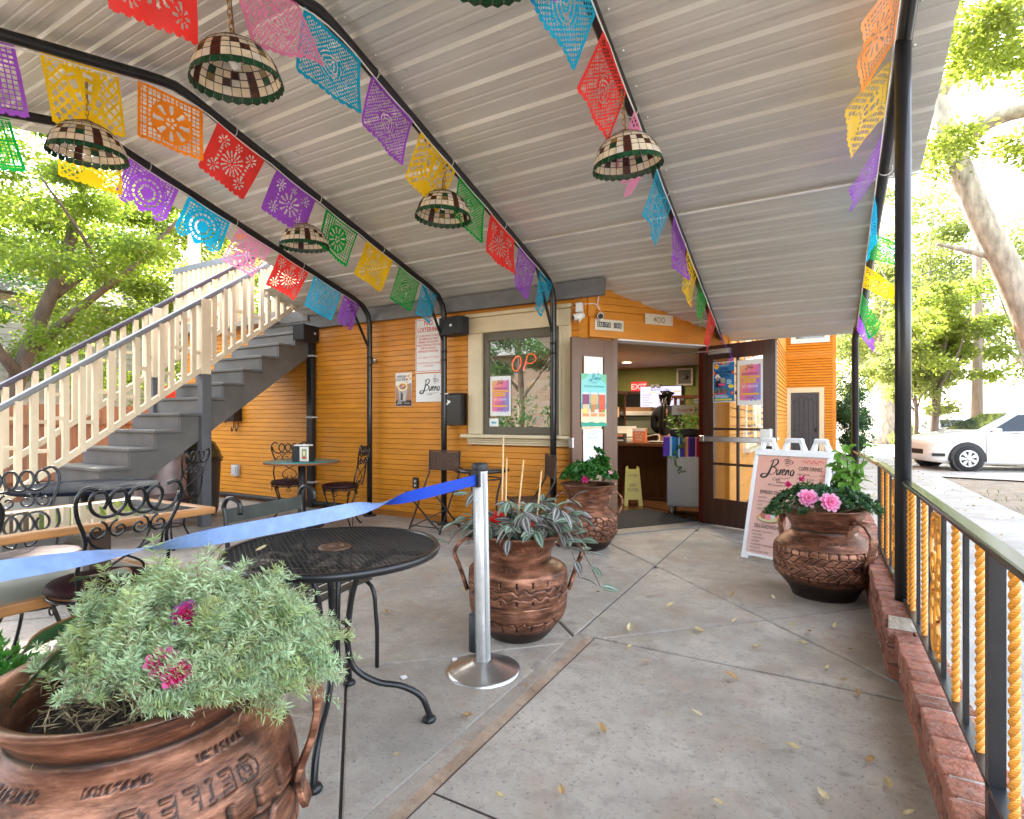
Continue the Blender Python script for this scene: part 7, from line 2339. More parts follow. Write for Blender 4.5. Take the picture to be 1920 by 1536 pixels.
# jars on the inner sill
for k, x in enumerate((-3.08, -2.98, -2.88)):
 j = MB().lathe([(0, 0), (0.036, 0), (0.038, 0.01), (0.038, 0.10), (0.028, 0.125), (0.028, 0.14), (0, 0.14)], 16)
 tag(j.build("glass_jar", glassmat("jar_glass", (0.75, 0.85, 0.84), 0.12), None, (x, WALL_Y + 0.075, WZ0 + 0.093)), "%s clear glass jar on the inner window sill" % ("leftmost", "middle", "rightmost")[k], "jar", "jars on the window sill")
# neon OPEN sign of lit dots
ns = thing("open_sign", "lit OPEN sign of red and blue light dots behind the window glass", "neon sign", (-2.78, WALL_Y + 0.06, 1.78))
RD, BD = EM("red_dots", (1.0, 0.10, 0.03), 0.5), EM("blue_dots", (0.10, 0.35, 1.0), 0.5)
def dots(pts, r, sp=0.020):
 P = catmull([(x, 0, z) for x, z in pts], 10)
 b = MB(); acc = 0; last = None
 for p in P:
  if last is None or (p - last).length >= sp:
   b.lathe([(0, -r), (r * .8, -r * .6), (r, 0), (r * .8, r * .6), (0, r)], 6, p); last = p
 return b
GB = M("sign_tube_red", (0.30, 0.03, 0.02), 0.4)
LET = {"O": [(0.05, 0.16), (0.0, 0.09), (0.015, 0.01), (0.06, 0.0), (0.11, 0.07), (0.10, 0.15), (0.05, 0.16)],
       "P": [(0.14, 0.0), (0.17, 0.08), (0.20, 0.17), (0.27, 0.17), (0.30, 0.12), (0.25, 0.075), (0.18, 0.08)],
       "E": [(0.41, 0.165), (0.34, 0.16), (0.33, 0.09), (0.38, 0.085), (0.33, 0.08), (0.315, 0.01), (0.39, 0.005)],
       "N": [(0.44, 0.0), (0.48, 0.16), (0.50, 0.08), (0.53, 0.0), (0.57, 0.16)]}
for ch, pts in LET.items():
 if ch in "OP":          # the last two letters are out
  dots(pts, 0.0058, 0.016).build("letter", RD, ns, (-0.28, 0, 0))["kind"] = "stuff"
 MB().tube(catmull([(x, 0.012, z) for x, z in pts], 6), 0.011, 6).build("letter_back", GB, ns, (-0.28, 0, 0))
o = dots([(0.03, -0.03), (0.12, -0.065), (0.28, -0.085), (0.42, -0.06), (0.56, -0.02)], 0.0058, 0.018).build("underline", BD, ns, (-0.28, 0, 0)); o["kind"] = "stuff"
o = dots([(0.05, -0.055), (0.14, -0.09), (0.28, -0.108), (0.40, -0.09)], 0.005, 0.022).build("underline", BD, ns, (-0.28, 0, 0)); o["kind"] = "stuff"
# A-frame menu board
af = thing("menu_board", "white plastic A-frame menu board with a salmon printed panel beside the door", "menu board", (-0.62, 5.28, 0), math.atan2(-0.215, 0.50))
WPL = M("white_plastic", (0.80, 0.81, 0.83), 0.4, var=0.04)
BW, BH = 0.66, 1.06
lean = rad(14.5)
Rf = Matrix.Rotation(-lean, 3, 'X')
def af_panel(nm, sgn):
 """front leans back, rear leans forward; they meet at the top"""
 m_ = MB()
 m_.b2(0.035, BW - 0.035, -0.008, 0.012, 0.055, 0.93)
 m_.b2(0, 0.035, -0.018, 0.02, 0.02, 0.93); m_.b2(BW - 0.035, BW, -0.018, 0.02, 0.02, 0.93)
 m_.b2(0.035, BW - 0.035, -0.018, 0.02, 0.03, 0.055); m_.b2(0.0, BW, -0.02, 0.022, 0.93, 0.985)
 m_.b2(0.0, 0.07, -0.022, 0.022, 0.0, 0.06); m_.b2(BW - 0.07, BW, -0.022, 0.022, 0.0, 0.06)
 # three handles at the top
 for x0, x1 in ((0.03, 0.19), (0.24, 0.44), (0.48, 0.64)):
  b0, b1 = x0, x1
  m_.add([(b0, -0.018, 0.985), (b0 + 0.035, -0.018, 0.985), (b0 + 0.06, -0.018, 1.075), (b0 + 0.03, -0.018, 1.085), (b0, 0.02, 0.985), (b0 + 0.035, 0.02, 0.985), (b0 + 0.06, 0.02, 1.075), (b0 + 0.03, 0.02, 1.085)],
               [(0, 1, 2, 3), (7, 6, 5, 4), (0, 4, 5, 1), (1, 5, 6, 2), (2, 6, 7, 3), (3, 7, 4, 0)])
  m_.add([(b1 - 0.035, -0.018, 0.985), (b1, -0.018, 0.985), (b1 - 0.03, -0.018, 1.085), (b1 - 0.06, -0.018, 1.075), (b1 - 0.035, 0.02, 0.985), (b1, 0.02, 0.985), (b1 - 0.03, 0.02, 1.085), (b1 - 0.06, 0.02, 1.075)],
               [(0, 1, 2, 3), (7, 6, 5, 4), (0, 4, 5, 1), (1, 5, 6, 2), (2, 6, 7, 3), (3, 7, 4, 0)])
  m_.b2(b0 + 0.03, b1 - 0.03, -0.018, 0.02, 1.06, 1.095)
 return m_.build(nm, WPL, af, rot=(-lean * sgn, 0, 0) if sgn > 0 else (lean, 0, 0), loc=(0, 0, 0) if sgn > 0 else (0, 2 * math.sin(lean) * 1.05, 0), bev=0.006)
pf_ = af_panel("front_panel", 1)
pb2 = af_panel("rear_panel", -1)
P_ = Print(0.0085)
PW, PZ0, PZ1 = BW - 0.07, 0.058, 0.928
SAL0, SAL1 = (0.70, 0.36, 0.27), (0.72, 0.47, 0.42)
P_.gradient(0.036, BW - 0.036, PZ0, PZ1, lambda u, v: tuple(round((SAL1[k] * (1 - v) + SAL0[k] * v) * 64) / 64 for k in range(3)), 1, 14)
P_.logo(0.115, 0.735, 0.165, BLK)
P_.text("Restaurant", 0.225, 0.690, 0.028, BLK, 'LEFT', 0, 0.8).text("400 E Sacramento St", 0.155, 0.662, 0.026, BLK, 'LEFT', 0, 0.72)
DK = (0.06, 0.035, 0.03)
P_.text("COFFE DRINKS", 0.50, 0.815, 0.046, DK, 'CENTER', 0.012, 0.62)
for k, (a, b) in enumerate((("DRIP COFFEE", "$3.99"), ("CAFE DE LA OLLA", "$3.75"), ("COLD BREW", "$4.25"), ("HORCHATA COLD BREW", "$5.25"))):
 z = 0.772 - 0.036 * k
 P_.text(a, 0.40, z, 0.022, DK, 'LEFT', 0, 0.8).rect(0.505, 0.572, z, z + 0.0015, DK).text(b, 0.58, z, 0.022, DK, 'LEFT', 0, 0.8)
P_.text("ESPRESSO DRINKS", 0.095, 0.585, 0.046, DK, 'LEFT', 0.012, 0.60)
for k, (a, b) in enumerate((("OUR SHOT", "$2.75"), ("CAPPUCCINO", "$4.50"), ("LATTE", "$4.75"), ("AMERICANO", "$3.75"))):
 z = 0.545 - 0.034 * k
 P_.text(a, 0.085, z, 0.021, DK, 'LEFT', 0, 0.8).rect(0.18, 0.27, z, z + 0.0015, DK).text(b, 0.275, z, 0.021, DK, 'LEFT', 0, 0.8)
P_.text("ESPECIALES", 0.40, 0.455, 0.044, DK, 'LEFT', 0.012, 0.60)
for k, a in enumerate(("CARAMEL", "SELENA LATTE", "DIRTY CHAI", "MAZAPAN", "GRANITO DE CAFE", "STRAWBERRY", "PUMPKIN PIE CHAI", "HAZELNUT MOCHA", "", "NON-COFFEE")):
 if a: P_.text(a, 0.385, 0.418 - 0.030 * k, 0.021, DK, 'LEFT', 0, 0.8)
for k, a in enumerate(("(916) 400-4000", "MON - FRI  7-3", "SAT - SUN  8-3")):
 P_.text(a, 0.37, 0.142 - 0.030 * k, 0.022, DK, 'LEFT', 0.012, 0.8)
P_.text("DELI SANDWICHES", 0.085, 0.285, 0.046, DK, 'LEFT', 0.012, 0.60)
for k, a in enumerate(("BREAKFAST SANDWICH", "ROAST BEEF", "TURKEY PESTO", "PASTRAMI", "MOZZI MELT (VEGETARIAN)", "PAN DULCE", "CHURROS AND MORE")):
 P_.text(a, 0.075, 0.245 - 0.029 * k, 0.021, DK, 'LEFT', 0, 0.8)
P_.ell(0.20, 0.375, 0.10, 0.045, (0.75, 0.32, 0.10)).ell(0.20, 0.362, 0.09, 0.030, (0.10, 0.08, 0.03)).ell(0.20, 0.366, 0.085, 0.026, (0.55, 0.50, 0.28)).ell(0.165, 0.398, 0.034, 0.034, (0.36, 0.12, 0.07)).ell(0.205, 0.388, 0.030, 0.030, (0.72, 0.22, 0.24)).poly([(0.225, 0.375), (0.262, 0.385), (0.272, 0.43), (0.222, 0.425)], (0.62, 0.62, 0.70))
RDL = (0.66, 0.09, 0.04)
P_.stroke([(0.43, 0.890), (0.45, 0.898), (0.47, 0.878), (0.49, 0.903), (0.51, 0.875), (0.53, 0.903), (0.55, 0.876), (0.575, 0.90), (0.61, 0.885)], 0.005, RDL)
P_.stroke([(0.615, 0.82), (0.60, 0.80), (0.615, 0.77), (0.60, 0.74), (0.615, 0.71), (0.598, 0.69)], 0.005, RDL)
pr_ = P_.mb.build("printed_panel", P_.mats, af, rot=(-lean, 0, 0))
# cafe interior seen through the doorway
room = thing("cafe_interior", "dim cafe room with green back wall seen through the open doorway", "room", (-4.5, 9.0, 0))
poly = [(xl + 0.2, 5.55), (C0.x - 0.02, 5.55), tuple(cpt(CL - 0.02, -0.17))[:2], (SX - 0.15, 7.0), (SX - 0.15, 12.1), (xl + 0.2, 12.1)]
n_ = len(poly)
MB().prism(poly, -0.008, 0.008).build("floor", M("brown_boards", (0.10, 0.045, 0.022), 0.25, var=0.3, vs=4, stretch=(1, 8, 1)), room, world=True)
MB().add([(x, y, 2.37) for x, y in poly], [tuple(range(n_))]).build("ceiling", M("cream_ceiling", (0.42, 0.35, 0.29), 0.8), room, world=True)
MB().b2(xl + 0.2, SX - 0.15, 12.0, 12.1, 0, 2.37).build("back_wall", M("olive_green_wall", (0.20, 0.22, 0.055), 0.7, var=0.08), room, world=True)
MB().b2(xl + 0.2, xl + 0.3, 5.55, 12.0, 0, 2.37).build("end_wall", MATS["olive_green_wall"], room, world=True)
MB().b2(SX - 0.17, SX - 0.145, 7.0, 12.0, 0, 2.37).build("street_side_wall", MATS["olive_green_wall"], room, world=True)
mt_ = MB().prism([tuple(cpt(0.38, -0.15))[:2], tuple(cpt(1.68, -0.15))[:2], tuple(cpt(1.68, -1.15))[:2], tuple(cpt(0.38, -1.15))[:2]], 0.009, 0.022)
tag(mt_.build("door_mat", M("black_ribbed_mat", (0.02, 0.02, 0.022), 0.9, bump=0.6, bs=200)), "black ribbed mat just inside the doorway", "mat")
# ceiling lamps (lit)
LIT = EM("lamp_glow", (1.0, 0.80, 0.52), 1.2)
for k, (x, y, lab) in enumerate(((-3.75, 9.4, "lit recessed ceiling lamp above the pastry case, farther left"), (-3.35, 10.6, "lit recessed ceiling lamp nearest the green back wall"), (-1.85, 7.9, "lit recessed ceiling lamp just inside the doorway"))):
 t = thing("ceiling_lamp", lab, "ceiling lamp", (x, y, 2.355), 0, "lit ceiling lamps in the cafe")
 MB().lathe([(0.0, 0.008), (0.085, 0.008), (0.085, 0.0), (0.0, 0.0)], 20).build("diffuser", LIT, t)
 MB().lathe([(0.086, 0.012), (0.105, 0.010), (0.105, -0.002), (0.086, -0.002)], 20).build("trim_ring", WHITEP, t)
 ld = bpy.data.lights.new("lamp_light", 'AREA')
 ld.shape = 'DISK'; ld.size = 0.18; ld.energy = 4.5; ld.color = (1.0, 0.80, 0.55)
 lo = bpy.data.objects.new("lamp_light", ld); COL.objects.link(lo); lo.parent = t; lo.location = (0, 0, -0.012)
DWC = M("dark_counter_wood", (0.050, 0.020, 0.011), 0.3, var=0.3, vs=4, stretch=(6, 6, 0.8))
ctr = thing("counter", "dark wood service counter facing the doorway", "counter", (-3.2, 8.35, 0))
c_ = MB(); c_.b2(-4.6, -1.93, 8.28, 8.36, 0.01, 0.82); c_.b2(-2.01, -1.93, 8.36, 8.9, 0.01, 0.82); c_.build("front", DWC, ctr, world=True, bev=0.004)
MB().b2(-4.6, -1.88, 8.20, 8.92, 0.822, 0.875).build("worktop", M("oak_top", (0.13, 0.055, 0.028), 0.25, var=0.2, vs=4, stretch=(1, 8, 1)), ctr, world=True, bev=0.008)
for x in np.arange(-4.5, -1.95, 0.85):
 MB().b2(x, x + 0.05, 8.262, 8.279, 0.06, 0.80).build("stile", DWC, ctr, world=True)
MB().b2(-4.6, -1.93, 8.255, 8.279, 0.01, 0.055).build("skirting", DWC, ctr, world=True)
# back counter
bkc = thing("back_counter", "dark cupboard counter along the green back wall", "counter", (-4.0, 11.3, 0))
MB().b2(-6.5, -2.3, 11.0, 11.9, 0.01, 0.95).build("cupboard", DWC, bkc, world=True)
MB().b2(-6.5, -2.25, 10.95, 11.95, 0.952, 1.0).build("worktop", MATS["oak_top"], bkc, world=True)
dw = thing("dark_doorway", "dark doorway under the exit sign in the green wall", "doorway", (-3.66, 11.97, 0))
MB().b2(-0.35, 0.35, 0, 0.025, 0.01, 1.78).build("opening", M("very_dark", (0.006, 0.005, 0.005), 0.9), dw)
b_ = MB(); b_.b2(-0.42, -0.352, -0.03, 0.02, 0.01, 1.86); b_.b2(0.352, 0.42, -0.03, 0.02, 0.01, 1.86); b_.b2(-0.352, 0.352, -0.03, 0.02, 1.79, 1.86)
b_.build("surround", DWC, dw)
def case(label, x0, x1, y0, y1, z0, z1):
 t = thing("display_case", label, "display case", ((x0 + x1) / 2, (y0 + y1) / 2, z0), 0, "glass display cases on the counter")
 WD = M("cherry_wood", (0.20, 0.060, 0.025), 0.3, var=0.2, stretch=(6, 6, 1))
 f = MB()
 for x in (x0, x1 - 0.045):
  for y in (y0, y1 - 0.045):
   f.b2(x, x + 0.045, y, y + 0.045, z0, z1 - 0.05)
 f.b2(x0, x1, y0, y1, z0 - 0.06, z0); f.b2(x0 - 0.03, x1 + 0.03, y0 - 0.03, y1 + 0.03, z1 - 0.05, z1)
 f.build("frame", WD, t, world=True)
 g = MB(); g.b2(x0 + 0.045, x1 - 0.045, y0 + 0.015, y0 + 0.02, z0, z1 - 0.05); g.b2(x1 - 0.02, x1 - 0.015, y0 + 0.045, y1 - 0.045, z0, z1 - 0.05)
 g.build("pane", GLASSD, t, world=True)
 rr = random.Random(int(x0 * 10))
 nsh = 3
 for k in range(nsh):
  z = z0 + 0.02 + (z1 - z0 - 0.1) * k / nsh
  MB().b2(x0 + 0.045, x1 - 0.045, y0 + 0.04, y1 - 0.02, z, z + 0.012).build("glass_shelf", M("shelf_glass", (0.35, 0.42, 0.40), 0.1), t, world=True)
  x = x0 + 0.08
  while x < x1 - 0.1:
   c = rr.choice([(0.45, 0.20, 0.07), (0.55, 0.36, 0.14), (0.5, 0.05, 0.05), (0.08, 0.35, 0.08), (0.6, 0.5, 0.35), (0.6, 0.2, 0.03)])
   w = rr.uniform(0.06, 0.11)
   p = MB().lathe([(0, 0), (w * .42, 0), (w * .5, w * .2), (w * .35, w * .5), (0, w * .6)], 10, (x + w / 2, y0 + 0.12, z + 0.013))
   p.build("pastry", ink(c), t, world=True)
   x += w + 0.02
 return t
case("wooden glass pastry case left of the doorway view with a yellow topped shelf", -4.15, -3.02, 8.95, 9.5, 0.95, 1.72)
case("wooden glass pastry case right of the woman", -2.30, -1.60, 10.0, 10.5, 0.95, 1.66)
MB().b2(-4.15, -3.02, 8.95, 9.5, 0.01, 0.885).build("case_base", DWC, bpy.data.objects["display_case"], world=True)
MB().b2(-2.30, -1.60, 10.0, 10.5, 0.01, 0.885).build("case_base", DWC, bpy.data.objects["display_case.001"], world=True)
for k, (x, c, lab) in enumerate(((-3.42, (0.72, 0.68, 0.62), "white pottery piece on the pastry case"), (-3.28, (0.30, 0.14, 0.07), "brown pottery piece on the pastry case"), (-3.14, (0.75, 0.72, 0.68), "rounded white pottery jar on the pastry case near the exit sign"))):
 p = MB().lathe([(0, 0), (0.05, 0), (0.075, 0.05), (0.06, 0.11), (0.035, 0.13), (0.04, 0.15), (0, 0.15)], 16)
 tag(p.build("pottery_jar", ink(c), None, (x, 9.15, 1.722)), lab, "jar")
# exit sign
ex = thing("exit_sign", "lit red EXIT sign on the green wall", "exit sign", (-3.50, 11.95, 1.86))
MB().b2(-0.17, 0.17, -0.02, 0.04, 0, 0.20).build("sign_box", EM("exit_red", (0.9, 0.02, 0.03), 0.10), ex, bev=0.01)
v, f = text_polys("EXIT", 0.17, 'CENTER', 0.012)
MB().add([(x, -0.024, z + 0.038) for x, z in v], f).build("lettering", EM("exit_letters", (1.0, 0.25, 0.22), 0.22), ex)
el = thing("emergency_light", "pale twin emergency lamp beside the exit sign", "emergency lamp", (-3.12, 11.93, 1.88))
MB().b2(-0.10, 0.10, -0.02, 0.05, 0, 0.12).build("case", M("pale_case", (0.4, 0.38, 0.33), 0.5), el, bev=0.01)
for s in (-0.06, 0.06):
 MB().lathe([(0, 0), (0.045, 0.01), (0.05, 0.06), (0.02, 0.09)], 12, (s, -0.05, 0.03)).build("lamp_head", MATS["pale_case"], el)
# menu screen
tv = thing("menu_screen", "lit menu screen reading Bueno Deli on the green wall", "screen", (-3.02, 11.93, 1.40))
MB().b2(-0.45, 0.45, -0.02, 0.04, 0, 0.56).build("bezel", BLACKR, tv)
MB().b2(-0.435, 0.435, -0.024, -0.0205, 0.015, 0.545).build("display", EM("screen_lilac", (0.50, 0.52, 0.90), 0.11), tv)
sc_ = MB()
v, f = text_polys("BUENO DELI", 0.075, 'CENTER', 0.008)
sc_.add([(x + 0.0, -0.027, z + 0.45) for x, z in v], f, 0)
rr = random.Random(9)
for cx in (-0.40, -0.05):
 for k in range(9):
  sc_.b2(cx, cx + rr.uniform(0.15, 0.30), -0.0265, -0.0255, 0.38 - 0.036 * k, 0.394 - 0.036 * k, 1)
sc_.b2(-0.24, -0.10, -0.0265, -0.0255, 0.40, 0.425, 2); sc_.b2(0.27, 0.42, -0.0265, -0.0255, 0.42, 0.45, 2); sc_.b2(0.27, 0.42, -0.0265, -0.0255, 0.28, 0.30, 2)
sc_.build("lettering", [EM("screen_ink", (0.01, 0.01, 0.02), 0.0), EM("screen_grey", (0.16, 0.18, 0.42), 0.05), EM("screen_orange", (0.8, 0.35, 0.08), 0.10)], tv)["kind"] = "stuff"
# framed picture
fp = thing("framed_picture", "dark picture in a pale frame high on the green wall", "picture", (-2.52, 11.96, 1.95))
b_ = MB(); b_.b2(-0.17, -0.13, -0.02, 0.02, 0, 0.37); b_.b2(0.13, 0.17, -0.02, 0.02, 0, 0.37); b_.b2(-0.13, 0.13, -0.02, 0.02, 0, 0.04); b_.b2(-0.13, 0.13, -0.02, 0.02, 0.33, 0.37)
b_.build("frame", M("pale_frame", (0.5, 0.46, 0.40), 0.5), fp)
q = MB(); q.b2(-0.13, 0.13, 0, 0.012, 0.04, 0.33, 0); q.lathe([(0, 0), (0.05, 0.01), (0.07, 0.05), (0.06, 0.08), (0, 0.09)], 12, (0, -0.002, 0.13), 1)
q.build("picture", [ink((0.10, 0.09, 0.08)), ink((0.16, 0.15, 0.14))], fp)
# register, boxes, stand, slicer, cups on the counter
rg = thing("till_screen", "white tilted till screen on the counter behind the boxes", "till", (-2.72, 8.62, 0.876), rad(20))
MB().b2(-0.16, 0.16, -0.12, 0.12, 0, 0.06).build("base", M("ivory_plastic", (0.62, 0.60, 0.55), 0.4), rg, bev=0.01)
MB().box((0, 0.02, 0.16), (0.30, 0.02, 0.20), rot=Matrix.Rotation(rad(-35), 3, 'X')).build("screen", MATS["ivory_plastic"], rg)
MB().box((0, 0.034, 0.165), (0.26, 0.004, 0.16), rot=Matrix.Rotation(rad(-35), 3, 'X')).build("glass", BLACKM, rg)
MB().cyl((0, 0.02, 0.05), (0, 0.03, 0.14), 0.02, 8).build("neck", MATS["ivory_plastic"], rg)
wd = thing("wooden_stand", "light wooden folding rack standing on the counter", "rack", (-2.93, 8.40, 0.876), rad(15))
for s in (-0.09, 0.09):
 MB().bar((s, -0.06, 0.0), (s + 0.02, 0.05, 0.52), 0.024, 0.03).build("upright", CANE, wd)
 MB().bar((s, 0.12, 0.0), (s + 0.02, 0.0, 0.46), 0.02, 0.024).build("rear_leg", CANE, wd)
MB().box((0.02, 0.045, 0.47), (0.24, 0.025, 0.16), rot=Matrix.Rotation(rad(-12), 3, 'X')).build("board", CANE, wd)
for z in (0.12, 0.28):
 MB().box((0, -0.03 + z * .2, z), (0.20, 0.015, 0.02)).build("crossbar", CANE, wd)
tipb = thing("tip_box", "clear box of dark packets with an orange label on the counter", "box", (-2.72, 8.30, 0.876))
MB().b2(-0.08, 0.08, -0.05, 0.05, 0, 0.14).build("case", M("smoky_box", (0.06, 0.055, 0.05), 0.2), tipb, bev=0.004)
q = MB(); q.b2(-0.05, 0.05, -0.054, -0.051, 0.09, 0.13, 0); q.b2(-0.06, 0.06, -0.054, -0.051, 0.02, 0.045, 1); q.build("label", [ink((0.7, 0.25, 0.1)), ink((0.6, 0.55, 0.5))], tipb)
ob = thing("orange_box", "orange and white printed box on the counter", "box", (-2.42, 8.30, 0.876))
MB().b2(-0.10, 0.10, -0.05, 0.05, 0, 0.215).build("carton", ink((0.72, 0.20, 0.08)), ob, bev=0.004)
q = MB(); q.b2(-0.10, 0.10, -0.0525, -0.051, 0.175, 0.215, 0); q.b2(-0.102, 0.102, -0.052, 0.052, 0.2155, 0.222, 0)
v, f = text_polys("PUT A\nTIP IN\nHERE", 0.045, 'CENTER', 0.004); q.add([(x, -0.0535, z + 0.125) for x, z in v], f, 0)
q.build("print", [ink((0.78, 0.62, 0.55))], ob)
pt = thing("plate", "pale plate on the counter right of the orange box", "plate", (-2.20, 8.40, 0.876))
MB().lathe([(0, 0.0), (0.07, 0.0), (0.13, 0.02), (0.13, 0.026), (0.07, 0.008), (0, 0.008)], 20).build("dish", MATS["ivory_plastic"], pt)
hs = MB().tube(catmull([(-2.6, 8.60, 0.93), (-2.4, 8.52, 0.96), (-2.2, 8.48, 1.0), (-2.16, 8.46, 0.93), (-2.2, 8.44, 0.885)], 5), 0.008, 6)
tag(hs.build("coiled_cord", MATS["ivory_plastic"]), "pale cord looping over the counter beside the plate", "cord")
sl = thing("meat_slicer", "pale grey slicer with brown trays on top behind the counter", "slicer", (-3.0, 10.2, 0.0))
MB().b2(-0.55, 0.55, -0.3, 0.3, 0.0, 0.95).build("cabinet", DWC, sl, bev=0.01)
MB().b2(-0.55, 0.55, -0.25, 0.3, 0.951, 1.30).build("housing", M("grey_olive", (0.17, 0.18, 0.13), 0.4), sl, bev=0.03)
MB().b2(-0.60, 0.60, -0.3, 0.3, 1.302, 1.38).build("tray", MATS["ivory_plastic"], sl, bev=0.01)
MB().b2(-0.40, 0.30, -0.25, 0.2, 1.382, 1.46).build("carton", M("kraft_card", (0.28, 0.15, 0.07), 0.7), sl)
# person at the counter, seen from behind
def skin_figure(name, joints, edges, mat, parent=None, sub=2, loc=(0, 0, 0), rz=0, root=0):
 me = bpy.data.meshes.new(name)
 me.from_pydata([j[:3] for j in joints], edges, [])
 ob = bpy.data.objects.new("tmp_figure", me)
 COL.objects.link(ob)
 sk = ob.modifiers.new("skin", 'SKIN')
 lay = me.skin_vertices[0].data
 for i, j in enumerate(joints):
  r = j[3]
  lay[i].radius = (r if not isinstance(r, tuple) else r[0], r if not isinstance(r, tuple) else r[1])
  lay[i].use_root = (i == root)
 s2 = ob.modifiers.new("sub", 'SUBSURF'); s2.levels = sub; s2.render_levels = sub
 dg = bpy.context.evaluated_depsgraph_get()
 ev = ob.evaluated_get(dg)
 m2 = bpy.data.meshes.new_from_object(ev)
 m2.name = name
 bpy.data.objects.remove(ob)
 m2.materials.clear(); m2.materials.append(mat)
 for p in m2.polygons: p.use_smooth = True
 return link(bpy.data.objects.new(name, m2), parent, loc, rz)
SKIN = M("skin", (0.42, 0.22, 0.14), 0.5, var=0.05)
BLKSHIRT = M("black_shirt", (0.012, 0.013, 0.017), 0.8, var=0.2, vs=20, bump=0.3, bs=30)
HAIR = M("black_hair", (0.010, 0.008, 0.008), 0.35, var=0.3, vs=30, stretch=(8, 8, 1))
wm = thing("person", "person with long black ponytail in black shirt standing behind the counter, back turned", "person", (-2.22, 9.15, 0.01), rad(-12))
# faces +Y and slightly to the right
J = [(0, 0, 0.93, (0.155, 0.105)), (0, 0.0, 1.08, (0.125, 0.095)), (0, 0.0, 1.25, (0.155, 0.10)), (0, -0.01, 1.36, (0.135, 0.085)), (0, 0.0, 1.43, 0.05), (0.0, 0.015, 1.47, 0.048), (0.005, 0.03, 1.55, (0.072, 0.085)), (0.008, 0.03, 1.615, (0.055, 0.068)),
     (-0.19, -0.01, 1.34, 0.055), (-0.245, 0.02, 1.10, 0.042), (-0.20, 0.20, 0.98, 0.033), (-0.18, 0.26, 0.96, 0.026),
     (0.19, -0.01, 1.34, 0.055), (0.245, 0.03, 1.10, 0.042), (0.20, 0.21, 1.0, 0.033), (0.18, 0.27, 0.98, 0.026),
     (-0.09, 0, 0.80, 0.09), (-0.095, 0.01, 0.48, 0.062), (-0.095, -0.01, 0.08, 0.042), (-0.095, 0.12, 0.03, 0.035),
     (0.09, 0, 0.80, 0.09), (0.095, 0.01, 0.48, 0.062), (0.095, -0.01, 0.08, 0.042), (0.095, 0.12, 0.03, 0.035)]
Ed = [(0, 1), (1, 2), (2, 3), (3, 4), (4, 5), (5, 6), (6, 7), (3, 8), (8, 9), (9, 10), (10, 11), (3, 12), (12, 13), (13, 14), (14, 15), (0, 16), (16, 17), (17, 18), (18, 19), (0, 20), (20, 21), (21, 22), (22, 23)]
body = skin_figure("body", J, Ed, SKIN, wm)
CL_ = [(0, 0, 0.90, (0.175, 0.125)), (0, 0.0, 1.08, (0.14, 0.11)), (0, 0.0, 1.25, (0.172, 0.117)), (0, -0.01, 1.36, (0.165, 0.118)), (0, 0.0, 1.455, 0.064),
       (-0.19, -0.01, 1.355, 0.080), (-0.245, 0.02, 1.10, 0.056), (-0.21, 0.17, 1.0, 0.045), (0.19, -0.01, 1.355, 0.080), (0.245, 0.03, 1.10, 0.056), (0.21, 0.18, 1.02, 0.045)]
skin_figure("shirt", CL_, [(0, 1), (1, 2), (2, 3), (3, 4), (3, 5), (5, 6), (6, 7), (3, 8), (8, 9), (9, 10)], BLKSHIRT, wm)
TR_ = [(0, 0, 0.95, (0.168, 0.118)), (-0.09, 0, 0.80, 0.105), (-0.095, 0.01, 0.48, 0.077), (-0.095, -0.005, 0.09, 0.062), (0.09, 0, 0.80, 0.105), (0.095, 0.01, 0.48, 0.077), (0.095, -0.005, 0.09, 0.062)]
skin_figure("trousers", TR_, [(0, 1), (1, 2), (2, 3), (0, 4), (4, 5), (5, 6)], BLKSHIRT, wm)
HR_ = [(0.002, 0.005, 1.585, (0.088, 0.092)), (0.004, 0.015, 1.645, (0.072, 0.078)), (0, -0.055, 1.555, (0.055, 0.05)), (0, -0.10, 1.50, 0.035), (0.005, -0.125, 1.42, 0.042), (0.0, -0.125, 1.25, 0.045), (-0.005, -0.12, 1.08, 0.034), (-0.008, -0.11, 0.98, 0.012)]
skin_figure("hair", HR_, [(0, 1), (0, 2), (2, 3), (3, 4), (4, 5), (5, 6), (6, 7)], HAIR, wm)
e_ = MB().lathe([(0, -0.004), (0.012, 0), (0.018, 0.012), (0.012, 0.03), (0, 0.034)], 8, (0.085, 0.02, 1.535)); e_.lathe([(0, -0.004), (0.012, 0), (0.018, 0.012), (0.012, 0.03), (0, 0.034)], 8, (-0.075, 0.02, 1.535))
e_.lathe([(0, -0.02), (0.012, -0.012), (0.009, 0.01), (0, 0.022)], 8, (0.005, 0.118, 1.535))
e_.build("ears_and_nose", SKIN, wm)
ht = MB().tube([(0.04 * cos(a), -0.098 + 0.018 * sin(a) * 0, 1.50 + 0.036 * sin(a)) for a in np.linspace(0, 2 * PI, 14)[:-1]], 0.008, 6, closed=True)
ht.build("hair_tie", M("grey_tie", (0.3, 0.25, 0.22), 0.6), wm)
